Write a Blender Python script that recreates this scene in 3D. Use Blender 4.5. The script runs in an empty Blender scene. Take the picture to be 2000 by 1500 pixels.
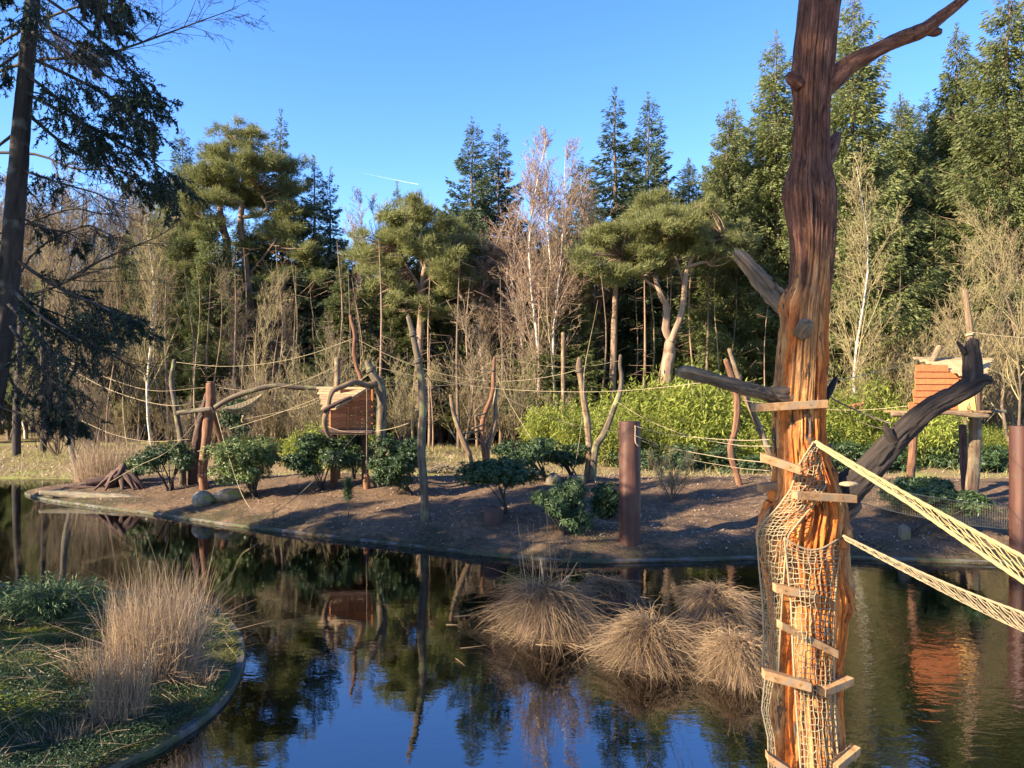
import bpy, math, random
import numpy as np
R = math.radians
scene = bpy.context.scene
C = scene.collection

# ------------------------------------------------------------------ camera
F, CX, HY, EYE = 1500.0, 1000.0, 770.0, 4.2          # focal length in photo pixels, centre column, horizon row, eye height
cd = bpy.data.cameras.new("camera")
cd.sensor_width = 36.0
cd.lens = 27.0
cd.shift_y = 0.01
cd.clip_start = 0.05
cd.clip_end = 20000
cam = bpy.data.objects.new("camera", cd)
cam.location = (0, 0, EYE)
cam.rotation_euler = (R(90), 0, 0)
C.objects.link(cam)
scene.camera = cam

# ------------------------------------------------------------------ light
SUN_ELEV, SUN_LEFT = 26.0, 63.0                       # degrees above horizon; degrees to the left of straight behind the camera
sdir = np.array([-math.sin(R(SUN_LEFT)) * math.cos(R(SUN_ELEV)), -math.cos(R(SUN_LEFT)) * math.cos(R(SUN_ELEV)), math.sin(R(SUN_ELEV))])
world = bpy.data.worlds.new("World")
scene.world = world
world.use_nodes = True
wn = world.node_tree
wn.nodes.clear()
sky = wn.nodes.new("ShaderNodeTexSky")
sky.sky_type = 'NISHITA'
sky.sun_disc = False
sky.sun_elevation = R(SUN_ELEV)
sky.sun_rotation = math.atan2(sdir[0], sdir[1])
sky.air_density = 1.0
sky.dust_density = 0.15
sky.ozone_density = 3.0
hs = wn.nodes.new("ShaderNodeHueSaturation")
hs.inputs['Saturation'].default_value = 1.26
hs.inputs['Hue'].default_value = 0.516
bg = wn.nodes.new("ShaderNodeBackground")
bg.inputs['Strength'].default_value = 0.108
wo = wn.nodes.new("ShaderNodeOutputWorld")
wn.links.new(sky.outputs[0], hs.inputs['Color'])
wn.links.new(hs.outputs[0], bg.inputs[0])
wn.links.new(bg.outputs[0], wo.inputs[0])
sd = bpy.data.lights.new("sun", 'SUN')
sd.energy = 5.0
sd.angle = R(0.5)
sd.color = (1.0, 0.84, 0.60)
sun = bpy.data.objects.new("sun", sd)
from mathutils import Vector
sun.rotation_euler = Vector(-sdir).to_track_quat('-Z', 'Y').to_euler()
sun.location = (-30, -20, 30)
C.objects.link(sun)
vs = scene.view_settings
vs.view_transform = 'Standard'
vs.look = 'None'
vs.exposure = 2.0
vs.gamma = 1.0
vs.use_curve_mapping = False
scene.cycles.max_bounces = 6
scene.cycles.diffuse_bounces = 3
scene.cycles.transparent_max_bounces = 8
scene.cycles.use_denoising = True
scene.cycles.sample_clamp_indirect = 6.0

# ------------------------------------------------------------------ helpers
def P(px, py, d):
    return np.array([(px - CX) / F * d, d, EYE - (py - HY) / F * d])

def smooth(x):
    x = np.clip(x, 0, 1)
    return x * x * (3 - 2 * x)

def hash3(i, j, k, seed):
    n = (i * 374761393 + j * 668265263 + k * 2147483647 + seed * 974634777) & 0xFFFFFFFF
    n = ((n ^ (n >> 13)) * 1274126177) & 0xFFFFFFFF
    n = ((n ^ (n >> 16)) * 2246822519) & 0xFFFFFFFF
    return ((n ^ (n >> 15)) & 0xFFFFFF) / float(0xFFFFFF)

def vnoise(p, seed=0):
    p = np.asarray(p, float)
    i = np.floor(p).astype(np.int64)
    f = p - i
    f = f * f * (3 - 2 * f)
    out = 0
    for a in (0, 1):
        wx = f[..., 0] if a else 1 - f[..., 0]
        for b in (0, 1):
            wy = f[..., 1] if b else 1 - f[..., 1]
            for c in (0, 1):
                wz = f[..., 2] if c else 1 - f[..., 2]
                out = out + wx * wy * wz * hash3(i[..., 0] + a, i[..., 1] + b, i[..., 2] + c, seed)
    return out

def fbm(p, octv=4, seed=0):
    p = np.asarray(p, float)
    s, a, t = 0, 1.0, 0
    for o in range(octv):
        s = s + a * vnoise(p * 2 ** o, seed + o * 17)
        t += a
        a *= 0.5
    return s / t

def unit(v):
    return v / np.maximum(np.linalg.norm(v, axis=-1, keepdims=True), 1e-9)

class MB:
    def __init__(self):
        self.v, self.b, self.t, self.q, self.r, self.n = [], [], [], [], [], 0
    def add(self, v, quads=None, tris=None, tint=0.5, bk=None):
        v = np.asarray(v, float).reshape(-1, 3)
        m = len(v)
        self.v.append(v)
        self.t.append(np.broadcast_to(np.asarray(tint, float), (m,)).copy())
        self.b.append(np.zeros((m, 3)) if bk is None else np.asarray(bk, float).reshape(-1, 3))
        if quads is not None and len(quads):
            self.q.append(np.asarray(quads).reshape(-1, 4) + self.n)
        if tris is not None and len(tris):
            self.r.append(np.asarray(tris).reshape(-1, 3) + self.n)
        self.n += m
    def mesh(self, name, mat, smooth=True):
        v = np.concatenate(self.v)
        q = np.concatenate(self.q) if self.q else np.zeros((0, 4), int)
        r = np.concatenate(self.r) if self.r else np.zeros((0, 3), int)
        me = bpy.data.meshes.new(name)
        me.vertices.add(len(v))
        me.vertices.foreach_set('co', v.astype(np.float32).ravel())
        lo = np.concatenate([q.ravel(), r.ravel()]).astype(np.int32)
        me.loops.add(len(lo))
        me.loops.foreach_set('vertex_index', lo)
        me.polygons.add(len(q) + len(r))
        st = np.concatenate([np.arange(len(q)) * 4, len(q) * 4 + np.arange(len(r)) * 3]).astype(np.int32)
        me.polygons.foreach_set('loop_start', st)
        me.polygons.foreach_set('use_smooth', np.full(len(st), smooth))
        me.update(calc_edges=True)
        a = me.attributes.new('tint', 'FLOAT', 'POINT')
        a.data.foreach_set('value', np.concatenate(self.t).astype(np.float32))
        a = me.attributes.new('bk', 'FLOAT_VECTOR', 'POINT')
        a.data.foreach_set('vector', np.concatenate(self.b).astype(np.float32).ravel())
        me.materials.append(mat)
        return me
    def build(self, name, mat, parent=None, smooth=True, stuff=False):
        o = bpy.data.objects.new(name, self.mesh(name, mat, smooth))
        C.objects.link(o)
        if parent is not None:
            o.parent = parent
        if stuff:
            o['kind'] = 'stuff'
        return o

def tag(o, label=None, cat=None, group=None, kind=None):
    if label: o['label'] = label
    if cat: o['category'] = cat
    if group: o['group'] = group
    if kind: o['kind'] = kind
    return o

def thing(name, label, cat, loc=(0, 0, 0), group=None, rz=0.0):
    o = bpy.data.objects.new(name, None)
    o.empty_display_size = 0.2
    o.location = tuple(float(c) for c in loc)
    o.rotation_euler = (0, 0, rz)
    C.objects.link(o)
    return tag(o, label, cat, group)

def put(mb, name, mat, parent, smooth=True, stuff=False):
    """mesh given in world coordinates, parented to an unrotated thing"""
    o = mb.build(name, mat, parent, smooth, stuff)
    if parent is not None:
        l = parent.location
        if parent.parent: l = l + parent.parent.location
        o.location = (-l[0], -l[1], -l[2])
    return o

def dup(root, loc, rz, sc=1.0, label=None, group=None, tilt=(0, 0)):
    r = root.copy()
    C.objects.link(r)
    r.location = tuple(float(c) for c in loc)
    r.rotation_euler = (tilt[0], tilt[1], rz)
    r.scale = (sc, sc, sc) if np.isscalar(sc) else sc
    if label: r['label'] = label
    if group: r['group'] = group
    for ch in list(root.children):
        c = ch.copy()
        C.objects.link(c)
        c.parent = r
    return r

def tubes(mb, Pt, Rd, sides=6, cap=False, tint=0.5, ref=None):
    """Pt [M,K,3] paths, Rd [M,K] radii; sides=2 gives a flat ribbon"""
    Pt = np.asarray(Pt, float)
    Rd = np.asarray(Rd, float)
    if Pt.ndim == 2:
        Pt, Rd = Pt[None], np.broadcast_to(Rd, Pt.shape[:1])[None]
    M, K, _ = Pt.shape
    Rd = np.broadcast_to(Rd, (M, K))
    T = unit(np.gradient(Pt, axis=1))
    if ref is None:
        mt = unit(Pt[:, -1] - Pt[:, 0] + 1e-6)
        ref = np.where(np.abs(mt[:, 2:3]) < 0.75, np.array([[0, 0, 1.0]]), np.array([[1.0, 0.15, 0]]))
    ref = np.broadcast_to(np.asarray(ref, float), (M, 3))[:, None, :]
    N1 = unit(np.cross(T, np.broadcast_to(ref, T.shape)))
    N2 = np.cross(T, N1)
    L = np.concatenate([np.zeros((M, 1)), np.cumsum(np.linalg.norm(np.diff(Pt, axis=1), axis=2), axis=1)], axis=1)
    if sides == 2:
        V = np.stack([Pt - N1 * Rd[..., None], Pt + N1 * Rd[..., None]], axis=2)
        S = 2
        ang = np.array([0, math.pi])
    else:
        S = sides
        ang = np.arange(S) / S * 2 * math.pi
        V = Pt[:, :, None, :] + Rd[:, :, None, None] * (np.cos(ang)[None, None, :, None] * N1[:, :, None, :] + np.sin(ang)[None, None, :, None] * N2[:, :, None, :])
    rr = Rd[:, :, None].mean() if True else 0
    bk = np.stack([np.broadcast_to(np.cos(ang) * max(rr, 0.03), (M, K, S)), np.broadcast_to(np.sin(ang) * max(rr, 0.03), (M, K, S)),
                   np.broadcast_to(L[:, :, None], (M, K, S))], axis=-1)
    m, k = np.meshgrid(np.arange(M), np.arange(K - 1), indexing='ij')
    base = (m * K + k) * S
    qs = []
    for s in range(1 if S == 2 else S):
        s2 = (s + 1) % S
        qs.append(np.stack([base + s, base + s2, base + S + s2, base + S + s], axis=-1).reshape(-1, 4))
    tris = None
    V = V.reshape(-1, 3)
    bk = bk.reshape(-1, 3)
    tt = np.broadcast_to(np.asarray(tint, float), (M,)) if np.ndim(tint) <= 1 else tint
    tt = np.repeat(tt, K * S)
    if cap and S > 2:
        e = np.concatenate([Pt[:, 0], Pt[:, -1]])
        nb = len(V)
        V = np.concatenate([V, e])
        bk = np.concatenate([bk, np.zeros((2 * M, 3))])
        tt = np.concatenate([tt, np.repeat(0.5, 2 * M)])
        tr = []
        for s in range(S):
            s2 = (s + 1) % S
            a = np.arange(M) * K * S
            tr.append(np.stack([a + s2, a + s, nb + np.arange(M)], -1))
            a = (np.arange(M) * K + K - 1) * S
            tr.append(np.stack([a + s, a + s2, nb + M + np.arange(M)], -1))
        tris = np.concatenate(tr)
    mb.add(V, np.concatenate(qs), tris, tt, bk)

def leaves(mb, pos, d, up, L, W, tint, kind='diamond'):
    """one leaf per row: base pos, direction d, width spread across cross(d, up)"""
    pos, d, up = np.asarray(pos, float), unit(np.asarray(d, float)), np.asarray(up, float)
    n = len(pos)
    s = unit(np.cross(d, up))
    L = np.broadcast_to(L, (n,))[:, None]
    W = np.broadcast_to(W, (n,))[:, None]
    tint = np.broadcast_to(tint, (n,))
    if kind == 'tri':
        V = np.stack([pos - s * W / 2, pos + s * W / 2, pos + d * L], axis=1)
        mb.add(V, None, np.arange(n * 3).reshape(n, 3), np.repeat(tint, 3))
    elif kind == 'diamond':
        V = np.stack([pos, pos + d * L * .45 + s * W / 2, pos + d * L, pos + d * L * .45 - s * W / 2], axis=1)
        mb.add(V, np.arange(n * 4).reshape(n, 4), None, np.repeat(tint, 4))
    else:   # broad leaf, folded on its midrib
        nn = unit(np.cross(s, d)) * W * 0.16
        V = np.stack([pos, pos + d * L * .3 + s * W * .42 + nn, pos + d * L * .7 + s * W * .4 + nn - [0, 0, .0], pos + d * L - nn,
                      pos + d * L * .7 - s * W * .4 + nn, pos + d * L * .3 - s * W * .42 + nn], axis=1)
        b = np.arange(n)[:, None] * 6
        mb.add(V, np.concatenate([b + [0, 1, 2, 3], b + [0, 3, 4, 5]]), None, np.repeat(tint, 6))

def spline(pts, K):
    """Catmull-Rom through rows of any width"""
    p = np.asarray(pts, float)
    if len(p) == 2:
        t = np.linspace(0, 1, K)[:, None]
        return p[0] * (1 - t) + p[1] * t
    p = np.concatenate([[2 * p[0] - p[1]], p, [2 * p[-1] - p[-2]]])
    n = len(p) - 3
    u = np.linspace(0, n - 1e-6, K)
    i = u.astype(int)
    t = (u - i)[:, None]
    a, b, c, d = p[i], p[i + 1], p[i + 2], p[i + 3]
    return 0.5 * (2 * b + (c - a) * t + (2 * a - 5 * b + 4 * c - d) * t ** 2 + (3 * b - a - 3 * c + d) * t ** 3)

def pathlerp(Pt, s):
    """Pt [M,K,3], s [M,n] -> points and tangents [M,n,3]"""
    M, K, _ = Pt.shape
    u = np.clip(s, 0, 1) * (K - 1) * 0.9999
    i = np.clip(u.astype(int), 0, K - 2)
    f = (u - i)[..., None]
    m = np.arange(M)[:, None]
    a, b = Pt[m, i], Pt[m, i + 1]
    return a * (1 - f) + b * f, unit(b - a)

def grow(rng, Pt, Rd, n, s0, s1, lf, ang, up, K=5, curl=0.25, rf=0.6, tip=0.25, lmin=0.0, taper=0.6):
    """n children on every path: returns new paths and radii"""
    M = len(Pt)
    s = rng.uniform(s0, s1, (M, n))
    b, t = pathlerp(Pt, s)
    plen = np.linalg.norm(np.diff(Pt, axis=1), axis=2).sum(1)[:, None]
    L = plen * lf * (1 - taper * s) * rng.uniform(.6, 1.25, (M, n)) + lmin
    rnd = unit(rng.normal(size=(M, n, 3)))
    side = unit(np.cross(t, rnd))
    a = R(ang) * rng.uniform(.65, 1.3, (M, n, 1))
    d = unit(t * np.cos(a) + side * np.sin(a) + np.array([0, 0, up]))
    u = np.linspace(0, 1, K)[None, None, :, None]
    cv = rng.normal(size=(M, n, 1, 3)) * curl + np.array([0, 0, up * .5])
    cv2 = rng.normal(size=(M, n, 1, 3)) * curl
    Q = b[:, :, None] + L[:, :, None, None] * (d[:, :, None] * u + cv * u ** 2 * .6 + cv2 * np.sin(u * math.pi * 1.5) * .15)
    K0 = Rd.shape[1]
    ri = np.take_along_axis(Rd, np.clip((s * (K0 - 1)).astype(int), 0, K0 - 1), axis=1) * rf
    q = ri[:, :, None] * (1 - (1 - tip) * np.linspace(0, 1, K))
    return Q.reshape(M * n, K, 3), q.reshape(M * n, K)

# ------------------------------------------------------------------ materials
def newmat(name):
    m = bpy.data.materials.new(name)
    m.use_nodes = True
    m.node_tree.nodes.clear()
    N = lambda t, **k: _node(m.node_tree, t, k)
    return m, N, m.node_tree.links.new

def _node(nt, t, k):
    n = nt.nodes.new(t)
    for a, b in k.items():
        setattr(n, a, b)
    return n

def ramp(N, stops):
    r = N('ShaderNodeValToRGB')
    e = r.color_ramp.elements
    while len(e) < len(stops): e.new(0.5)
    for i, (p, c) in enumerate(stops):
        e[i].position = p
        e[i].color = (*c, 1)
    return r

def leaf_mat(name, c0, c1, transl=0.3, rough=0.6, spec=0.3, objvar=0.15):
    m, N, Lk = newmat(name)
    at = N('ShaderNodeAttribute', attribute_name='tint')
    r = ramp(N, [(0.0, c0), (1.0, c1)])
    Lk(at.outputs['Fac'], r.inputs[0])
    oi = N('ShaderNodeObjectInfo')
    mr = N('ShaderNodeMapRange')
    mr.inputs['To Min'].default_value = 1 - objvar
    mr.inputs['To Max'].default_value = 1 + objvar
    Lk(oi.outputs['Random'], mr.inputs[0])
    hv = N('ShaderNodeHueSaturation')
    Lk(r.outputs[0], hv.inputs['Color'])
    Lk(mr.outputs[0], hv.inputs['Value'])
    b = N('ShaderNodeBsdfPrincipled')
    b.inputs['Roughness'].default_value = rough
    b.inputs['Specular IOR Level'].default_value = spec
    Lk(hv.outputs[0], b.inputs['Base Color'])
    o = N('ShaderNodeOutputMaterial')
    if transl:
        tr = N('ShaderNodeBsdfTranslucent')
        Lk(hv.outputs[0], tr.inputs[0])
        mx = N('ShaderNodeMixShader')
        mx.inputs[0].default_value = transl
        Lk(b.outputs[0], mx.inputs[1])
        Lk(tr.outputs[0], mx.inputs[2])
        Lk(mx.outputs[0], o.inputs[0])
    else:
        Lk(b.outputs[0], o.inputs[0])
    return m

def bark_mat(name, stops, scale=14.0, stretch=0.16, bump=0.5, rough=0.85, dist=0.02, patch=None, patch_scale=1.5, coord='bk', spec=0.25, noise_rough=0.65):
    m, N, Lk = newmat(name)
    if coord == 'bk':
        at = N('ShaderNodeAttribute', attribute_name='bk')
        src = at.outputs['Vector']
    else:
        tc = N('ShaderNodeTexCoord')
        src = tc.outputs['Object']
    mp = N('ShaderNodeMapping')
    mp.inputs['Scale'].default_value = (scale, scale, scale * stretch)
    Lk(src, mp.inputs[0])
    n1 = N('ShaderNodeTexNoise')
    n1.inputs['Scale'].default_value = 1.0
    n1.inputs['Detail'].default_value = 7
    n1.inputs['Roughness'].default_value = noise_rough
    Lk(mp.outputs[0], n1.inputs['Vector'])
    r = ramp(N, stops)
    Lk(n1.outputs['Fac'], r.inputs[0])
    col = r.outputs[0]
    if patch:
        n2 = N('ShaderNodeTexNoise')
        n2.inputs['Scale'].default_value = patch_scale
        n2.inputs['Detail'].default_value = 4
        tc2 = N('ShaderNodeTexCoord')
        Lk(tc2.outputs['Object'], n2.inputs['Vector'])
        r2 = ramp(N, [(patch[0], (0, 0, 0)), (patch[1], (1, 1, 1))])
        Lk(n2.outputs['Fac'], r2.inputs[0])
        mx = N('ShaderNodeMix', data_type='RGBA')
        Lk(r2.outputs[0], mx.inputs['Factor'])
        Lk(col, mx.inputs[6])
        mx.inputs[7].default_value = (*patch[2], 1)
        col = mx.outputs[2]
    at2 = N('ShaderNodeAttribute', attribute_name='tint')
    mr = N('ShaderNodeMapRange')
    mr.inputs['To Min'].default_value = 0.7
    mr.inputs['To Max'].default_value = 1.3
    Lk(at2.outputs['Fac'], mr.inputs[0])
    hv = N('ShaderNodeHueSaturation')
    Lk(col, hv.inputs['Color'])
    Lk(mr.outputs[0], hv.inputs['Value'])
    b = N('ShaderNodeBsdfPrincipled')
    b.inputs['Roughness'].default_value = rough
    b.inputs['Specular IOR Level'].default_value = spec
    Lk(hv.outputs[0], b.inputs['Base Color'])
    if bump:
        bp = N('ShaderNodeBump')
        bp.inputs['Strength'].default_value = bump
        bp.inputs['Distance'].default_value = dist
        Lk(n1.outputs['Fac'], bp.inputs['Height'])
        Lk(bp.outputs[0], b.inputs['Normal'])
    o = N('ShaderNodeOutputMaterial')
    Lk(b.outputs[0], o.inputs[0])
    return m

M = {}
M['spruce'] = leaf_mat('spruce_needles', (0.055, 0.078, 0.028), (0.155, 0.175, 0.058), .35)
M['fir'] = leaf_mat('fir_needles', (0.042, 0.068, 0.042), (0.110, 0.145, 0.075), .35)
M['hemlock'] = leaf_mat('hemlock_needles', (0.080, 0.102, 0.034), (0.200, 0.218, 0.080), .4)
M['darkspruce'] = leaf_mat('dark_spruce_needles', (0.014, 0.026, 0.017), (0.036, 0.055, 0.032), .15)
M['pine'] = leaf_mat('pine_needles', (0.105, 0.122, 0.042), (0.275, 0.270, 0.095), .4)
M['bamboo'] = leaf_mat('bamboo_leaves', (0.115, 0.155, 0.022), (0.340, 0.360, 0.065), .4, objvar=.2)
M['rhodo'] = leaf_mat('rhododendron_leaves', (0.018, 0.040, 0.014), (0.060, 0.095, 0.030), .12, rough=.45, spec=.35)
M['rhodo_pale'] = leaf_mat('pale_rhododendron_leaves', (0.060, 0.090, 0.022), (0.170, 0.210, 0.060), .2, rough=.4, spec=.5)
M['cover'] = leaf_mat('cover_leaves', (0.013, 0.032, 0.016), (0.050, 0.085, 0.030), .2, rough=.5)
M['juniper'] = leaf_mat('juniper_sprays', (0.025, 0.055, 0.025), (0.080, 0.120, 0.045), .2)
M['reed'] = leaf_mat('dry_reed', (0.130, 0.085, 0.052), (0.440, 0.320, 0.205), .3)
M['tussock'] = leaf_mat('dry_tussock', (0.100, 0.062, 0.034), (0.370, 0.255, 0.150), .3)
M['drygrass'] = leaf_mat('dry_grass', (0.200, 0.170, 0.060), (0.420, 0.360, 0.150), .3)
M['greengrass'] = leaf_mat('moss_grass', (0.065, 0.085, 0.013), (0.200, 0.205, 0.036), .3)
M['litter'] = leaf_mat('leaf_litter', (0.120, 0.070, 0.045), (0.480, 0.380, 0.280), .15)
M['twig'] = bark_mat('bare_twigs', [(0.3, (0.125, 0.088, 0.054)), (0.7, (0.31, 0.235, 0.145))], bump=0)
M['twig_pink'] = bark_mat('birch_twigs', [(0.3, (0.17, 0.112, 0.078)), (0.7, (0.34, 0.240, 0.165))], bump=0)
M['twig_dark'] = bark_mat('dark_twigs', [(0.3, (0.030, 0.022, 0.018)), (0.7, (0.085, 0.062, 0.05))], bump=0)
M['twig_yellow'] = bark_mat('hazel_twigs', [(0.3, (0.155, 0.122, 0.056)), (0.7, (0.335, 0.27, 0.14))], bump=0)
M['bark'] = bark_mat('conifer_bark', [(0.3, (0.055, 0.036, 0.024)), (0.7, (0.20, 0.145, 0.10))], scale=6, dist=.05)
M['pinebark'] = bark_mat('pine_bark', [(0.3, (0.10, 0.062, 0.042)), (0.55, (0.25, 0.165, 0.11)), (0.8, (0.38, 0.28, 0.20))], scale=5, dist=.05)
M['birchbark'] = bark_mat('birch_bark', [(0.38, (0.06, 0.05, 0.045)), (0.46, (0.50, 0.45, 0.38)), (0.8, (0.72, 0.67, 0.58))], scale=6, stretch=2.2, bump=.2)
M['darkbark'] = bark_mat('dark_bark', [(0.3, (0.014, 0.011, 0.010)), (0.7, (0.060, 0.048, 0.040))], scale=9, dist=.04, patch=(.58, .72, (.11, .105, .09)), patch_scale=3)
M['post'] = bark_mat('weathered_post', [(0.28, (0.050, 0.032, 0.020)), (0.5, (0.150, 0.096, 0.056)), (0.75, (0.31, 0.215, 0.13))], scale=16, stretch=.1, patch=(.55, .7, (.23, .20, .12)), patch_scale=2.2)
M['post_red'] = bark_mat('red_brown_post', [(0.28, (0.048, 0.023, 0.014)), (0.5, (0.150, 0.070, 0.038)), (0.75, (0.29, 0.155, 0.085))], scale=16, stretch=.1, patch=(.6, .72, (.10, .07, .05)), patch_scale=2.5)
M['post_grey'] = bark_mat('grey_post', [(0.28, (0.036, 0.027, 0.019)), (0.5, (0.100, 0.074, 0.050)), (0.75, (0.21, 0.165, 0.112))], scale=16, stretch=.1, patch=(.52, .68, (.19, .185, .08)), patch_scale=2)
M['cutwood'] = bark_mat('cut_wood', [(0.3, (0.36, 0.23, 0.12)), (0.7, (0.58, 0.42, 0.26))], scale=20, stretch=1, bump=.2, coord='obj')
M['rope'] = bark_mat('hemp_rope', [(0.3, (0.22, 0.165, 0.095)), (0.7, (0.44, 0.35, 0.22))], scale=60, stretch=1, bump=.4, dist=.006)
M['rope_dark'] = bark_mat('weathered_rope', [(0.3, (0.065, 0.05, 0.038)), (0.7, (0.17, 0.135, 0.10))], scale=60, stretch=1, bump=.4, dist=.006)
M['net'] = bark_mat('net_rope', [(0.3, (0.16, 0.12, 0.065)), (0.7, (0.34, 0.265, 0.155))], scale=80, stretch=1.5, bump=.6, dist=.004)
M['net_green'] = bark_mat('green_net_rope', [(0.3, (0.20, 0.155, 0.062)), (0.7, (0.40, 0.315, 0.145))], scale=80, stretch=1.5, bump=.6, dist=.004)
M['plank'] = bark_mat('plank_wood', [(0.3, (0.14, 0.075, 0.034)), (0.5, (0.28, 0.158, 0.072)), (0.75, (0.38, 0.245, 0.125))], scale=14, patch=(.52, .66, (.20, .145, .095)), patch_scale=7, stretch=1, bump=.25, dist=.01, coord='obj')
M['redplank'] = bark_mat('stained_plank', [(0.3, (0.30, 0.092, 0.032)), (0.7, (0.47, 0.165, 0.060))], scale=9, stretch=1, bump=.2, dist=.01, coord='obj')
M['roofslat'] = bark_mat('roof_slat', [(0.3, (0.24, 0.155, 0.075)), (0.7, (0.42, 0.29, 0.155))], scale=9, stretch=1, bump=.2, dist=.01, coord='obj')
M['plywood'] = bark_mat('orange_board', [(0.3, (0.42, 0.20, 0.06)), (0.7, (0.56, 0.32, 0.115))], scale=4, stretch=1, bump=.1, dist=.01, coord='obj')
M['stone'] = bark_mat('mossy_stone', [(0.3, (0.10, 0.085, 0.065)), (0.7, (0.30, 0.26, 0.20))], scale=5, stretch=1, bump=.7, dist=.06, coord='obj', patch=(.5, .62, (.20, .19, .06)), patch_scale=3)
M['kerb'] = bark_mat('concrete_kerb', [(0.3, (0.045, 0.040, 0.034)), (0.7, (0.14, 0.128, 0.115))], scale=3, stretch=1, bump=.4, dist=.02, coord='obj', patch=(.42, .55, (.055, .058, .026)), patch_scale=1.6)
M['deadwood'] = bark_mat('dark_dead_wood', [(0.3, (0.030, 0.018, 0.016)), (0.7, (0.13, 0.075, 0.058))], scale=12, stretch=.2, bump=.8, dist=.03)
M['log'] = bark_mat('rotting_log', [(0.3, (0.06, 0.045, 0.033)), (0.7, (0.20, 0.165, 0.115))], scale=10, stretch=.2, bump=.8, dist=.03, patch=(.55, .65, (.12, .12, .05)), patch_scale=3)
M['fungus'] = bark_mat('bracket_fungus', [(0.3, (0.22, 0.15, 0.08)), (0.7, (0.42, 0.31, 0.18))], scale=20, stretch=1, bump=.2, coord='obj')
M['fur_tan'] = bark_mat('tan_fur', [(0.3, (0.20, 0.13, 0.06)), (0.7, (0.42, 0.30, 0.15))], scale=60, stretch=1, bump=.5, coord='obj')
M['fur_brown'] = bark_mat('brown_fur', [(0.3, (0.16, 0.065, 0.030)), (0.7, (0.36, 0.17, 0.075))], scale=40, stretch=1, bump=.5, coord='obj')
M['fur_dark'] = bark_mat('dark_fur', [(0.3, (0.02, 0.015, 0.012)), (0.7, (0.06, 0.045, 0.035))], scale=60, stretch=1, bump=.5, coord='obj')
M['fur_pale'] = bark_mat('pale_fur', [(0.3, (0.45, 0.37, 0.28)), (0.7, (0.65, 0.56, 0.44))], scale=60, stretch=1, bump=.5, coord='obj')

def rust_mat():
    m, N, Lk = newmat('rusty_steel')
    tc = N('ShaderNodeTexCoord')
    mp = N('ShaderNodeMapping')
    mp.inputs['Scale'].default_value = (5, 5, .35)
    Lk(tc.outputs['Object'], mp.inputs[0])
    n = N('ShaderNodeTexNoise')
    n.inputs['Scale'].default_value = 1.6
    n.inputs['Detail'].default_value = 8
    Lk(mp.outputs[0], n.inputs['Vector'])
    r = ramp(N, [(.3, (.032, .012, .008)), (.55, (.066, .023, .014)), (.8, (.12, .050, .026))])
    Lk(n.outputs[0], r.inputs[0])
    n2 = N('ShaderNodeTexNoise')
    n2.inputs['Scale'].default_value = 3.0
    n2.inputs['Detail'].default_value = 5
    Lk(tc.outputs['Object'], n2.inputs['Vector'])
    r2 = ramp(N, [(.62, (0, 0, 0)), (.72, (.7, .7, .7))])
    Lk(n2.outputs[0], r2.inputs[0])
    mx = N('ShaderNodeMix', data_type='RGBA')
    Lk(r2.outputs[0], mx.inputs['Factor'])
    Lk(r.outputs[0], mx.inputs[6])
    mx.inputs[7].default_value = (.05, .055, .03, 1)
    b = N('ShaderNodeBsdfPrincipled')
    b.inputs['Roughness'].default_value = .6
    b.inputs['Specular IOR Level'].default_value = .4
    Lk(mx.outputs[2], b.inputs['Base Color'])
    bp = N('ShaderNodeBump')
    bp.inputs['Strength'].default_value = .25
    bp.inputs['Distance'].default_value = .01
    Lk(n2.outputs[0], bp.inputs['Height'])
    Lk(bp.outputs[0], b.inputs['Normal'])
    o = N('ShaderNodeOutputMaterial')
    Lk(b.outputs[0], o.inputs[0])
    return m
M['rust'] = rust_mat()

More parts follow.
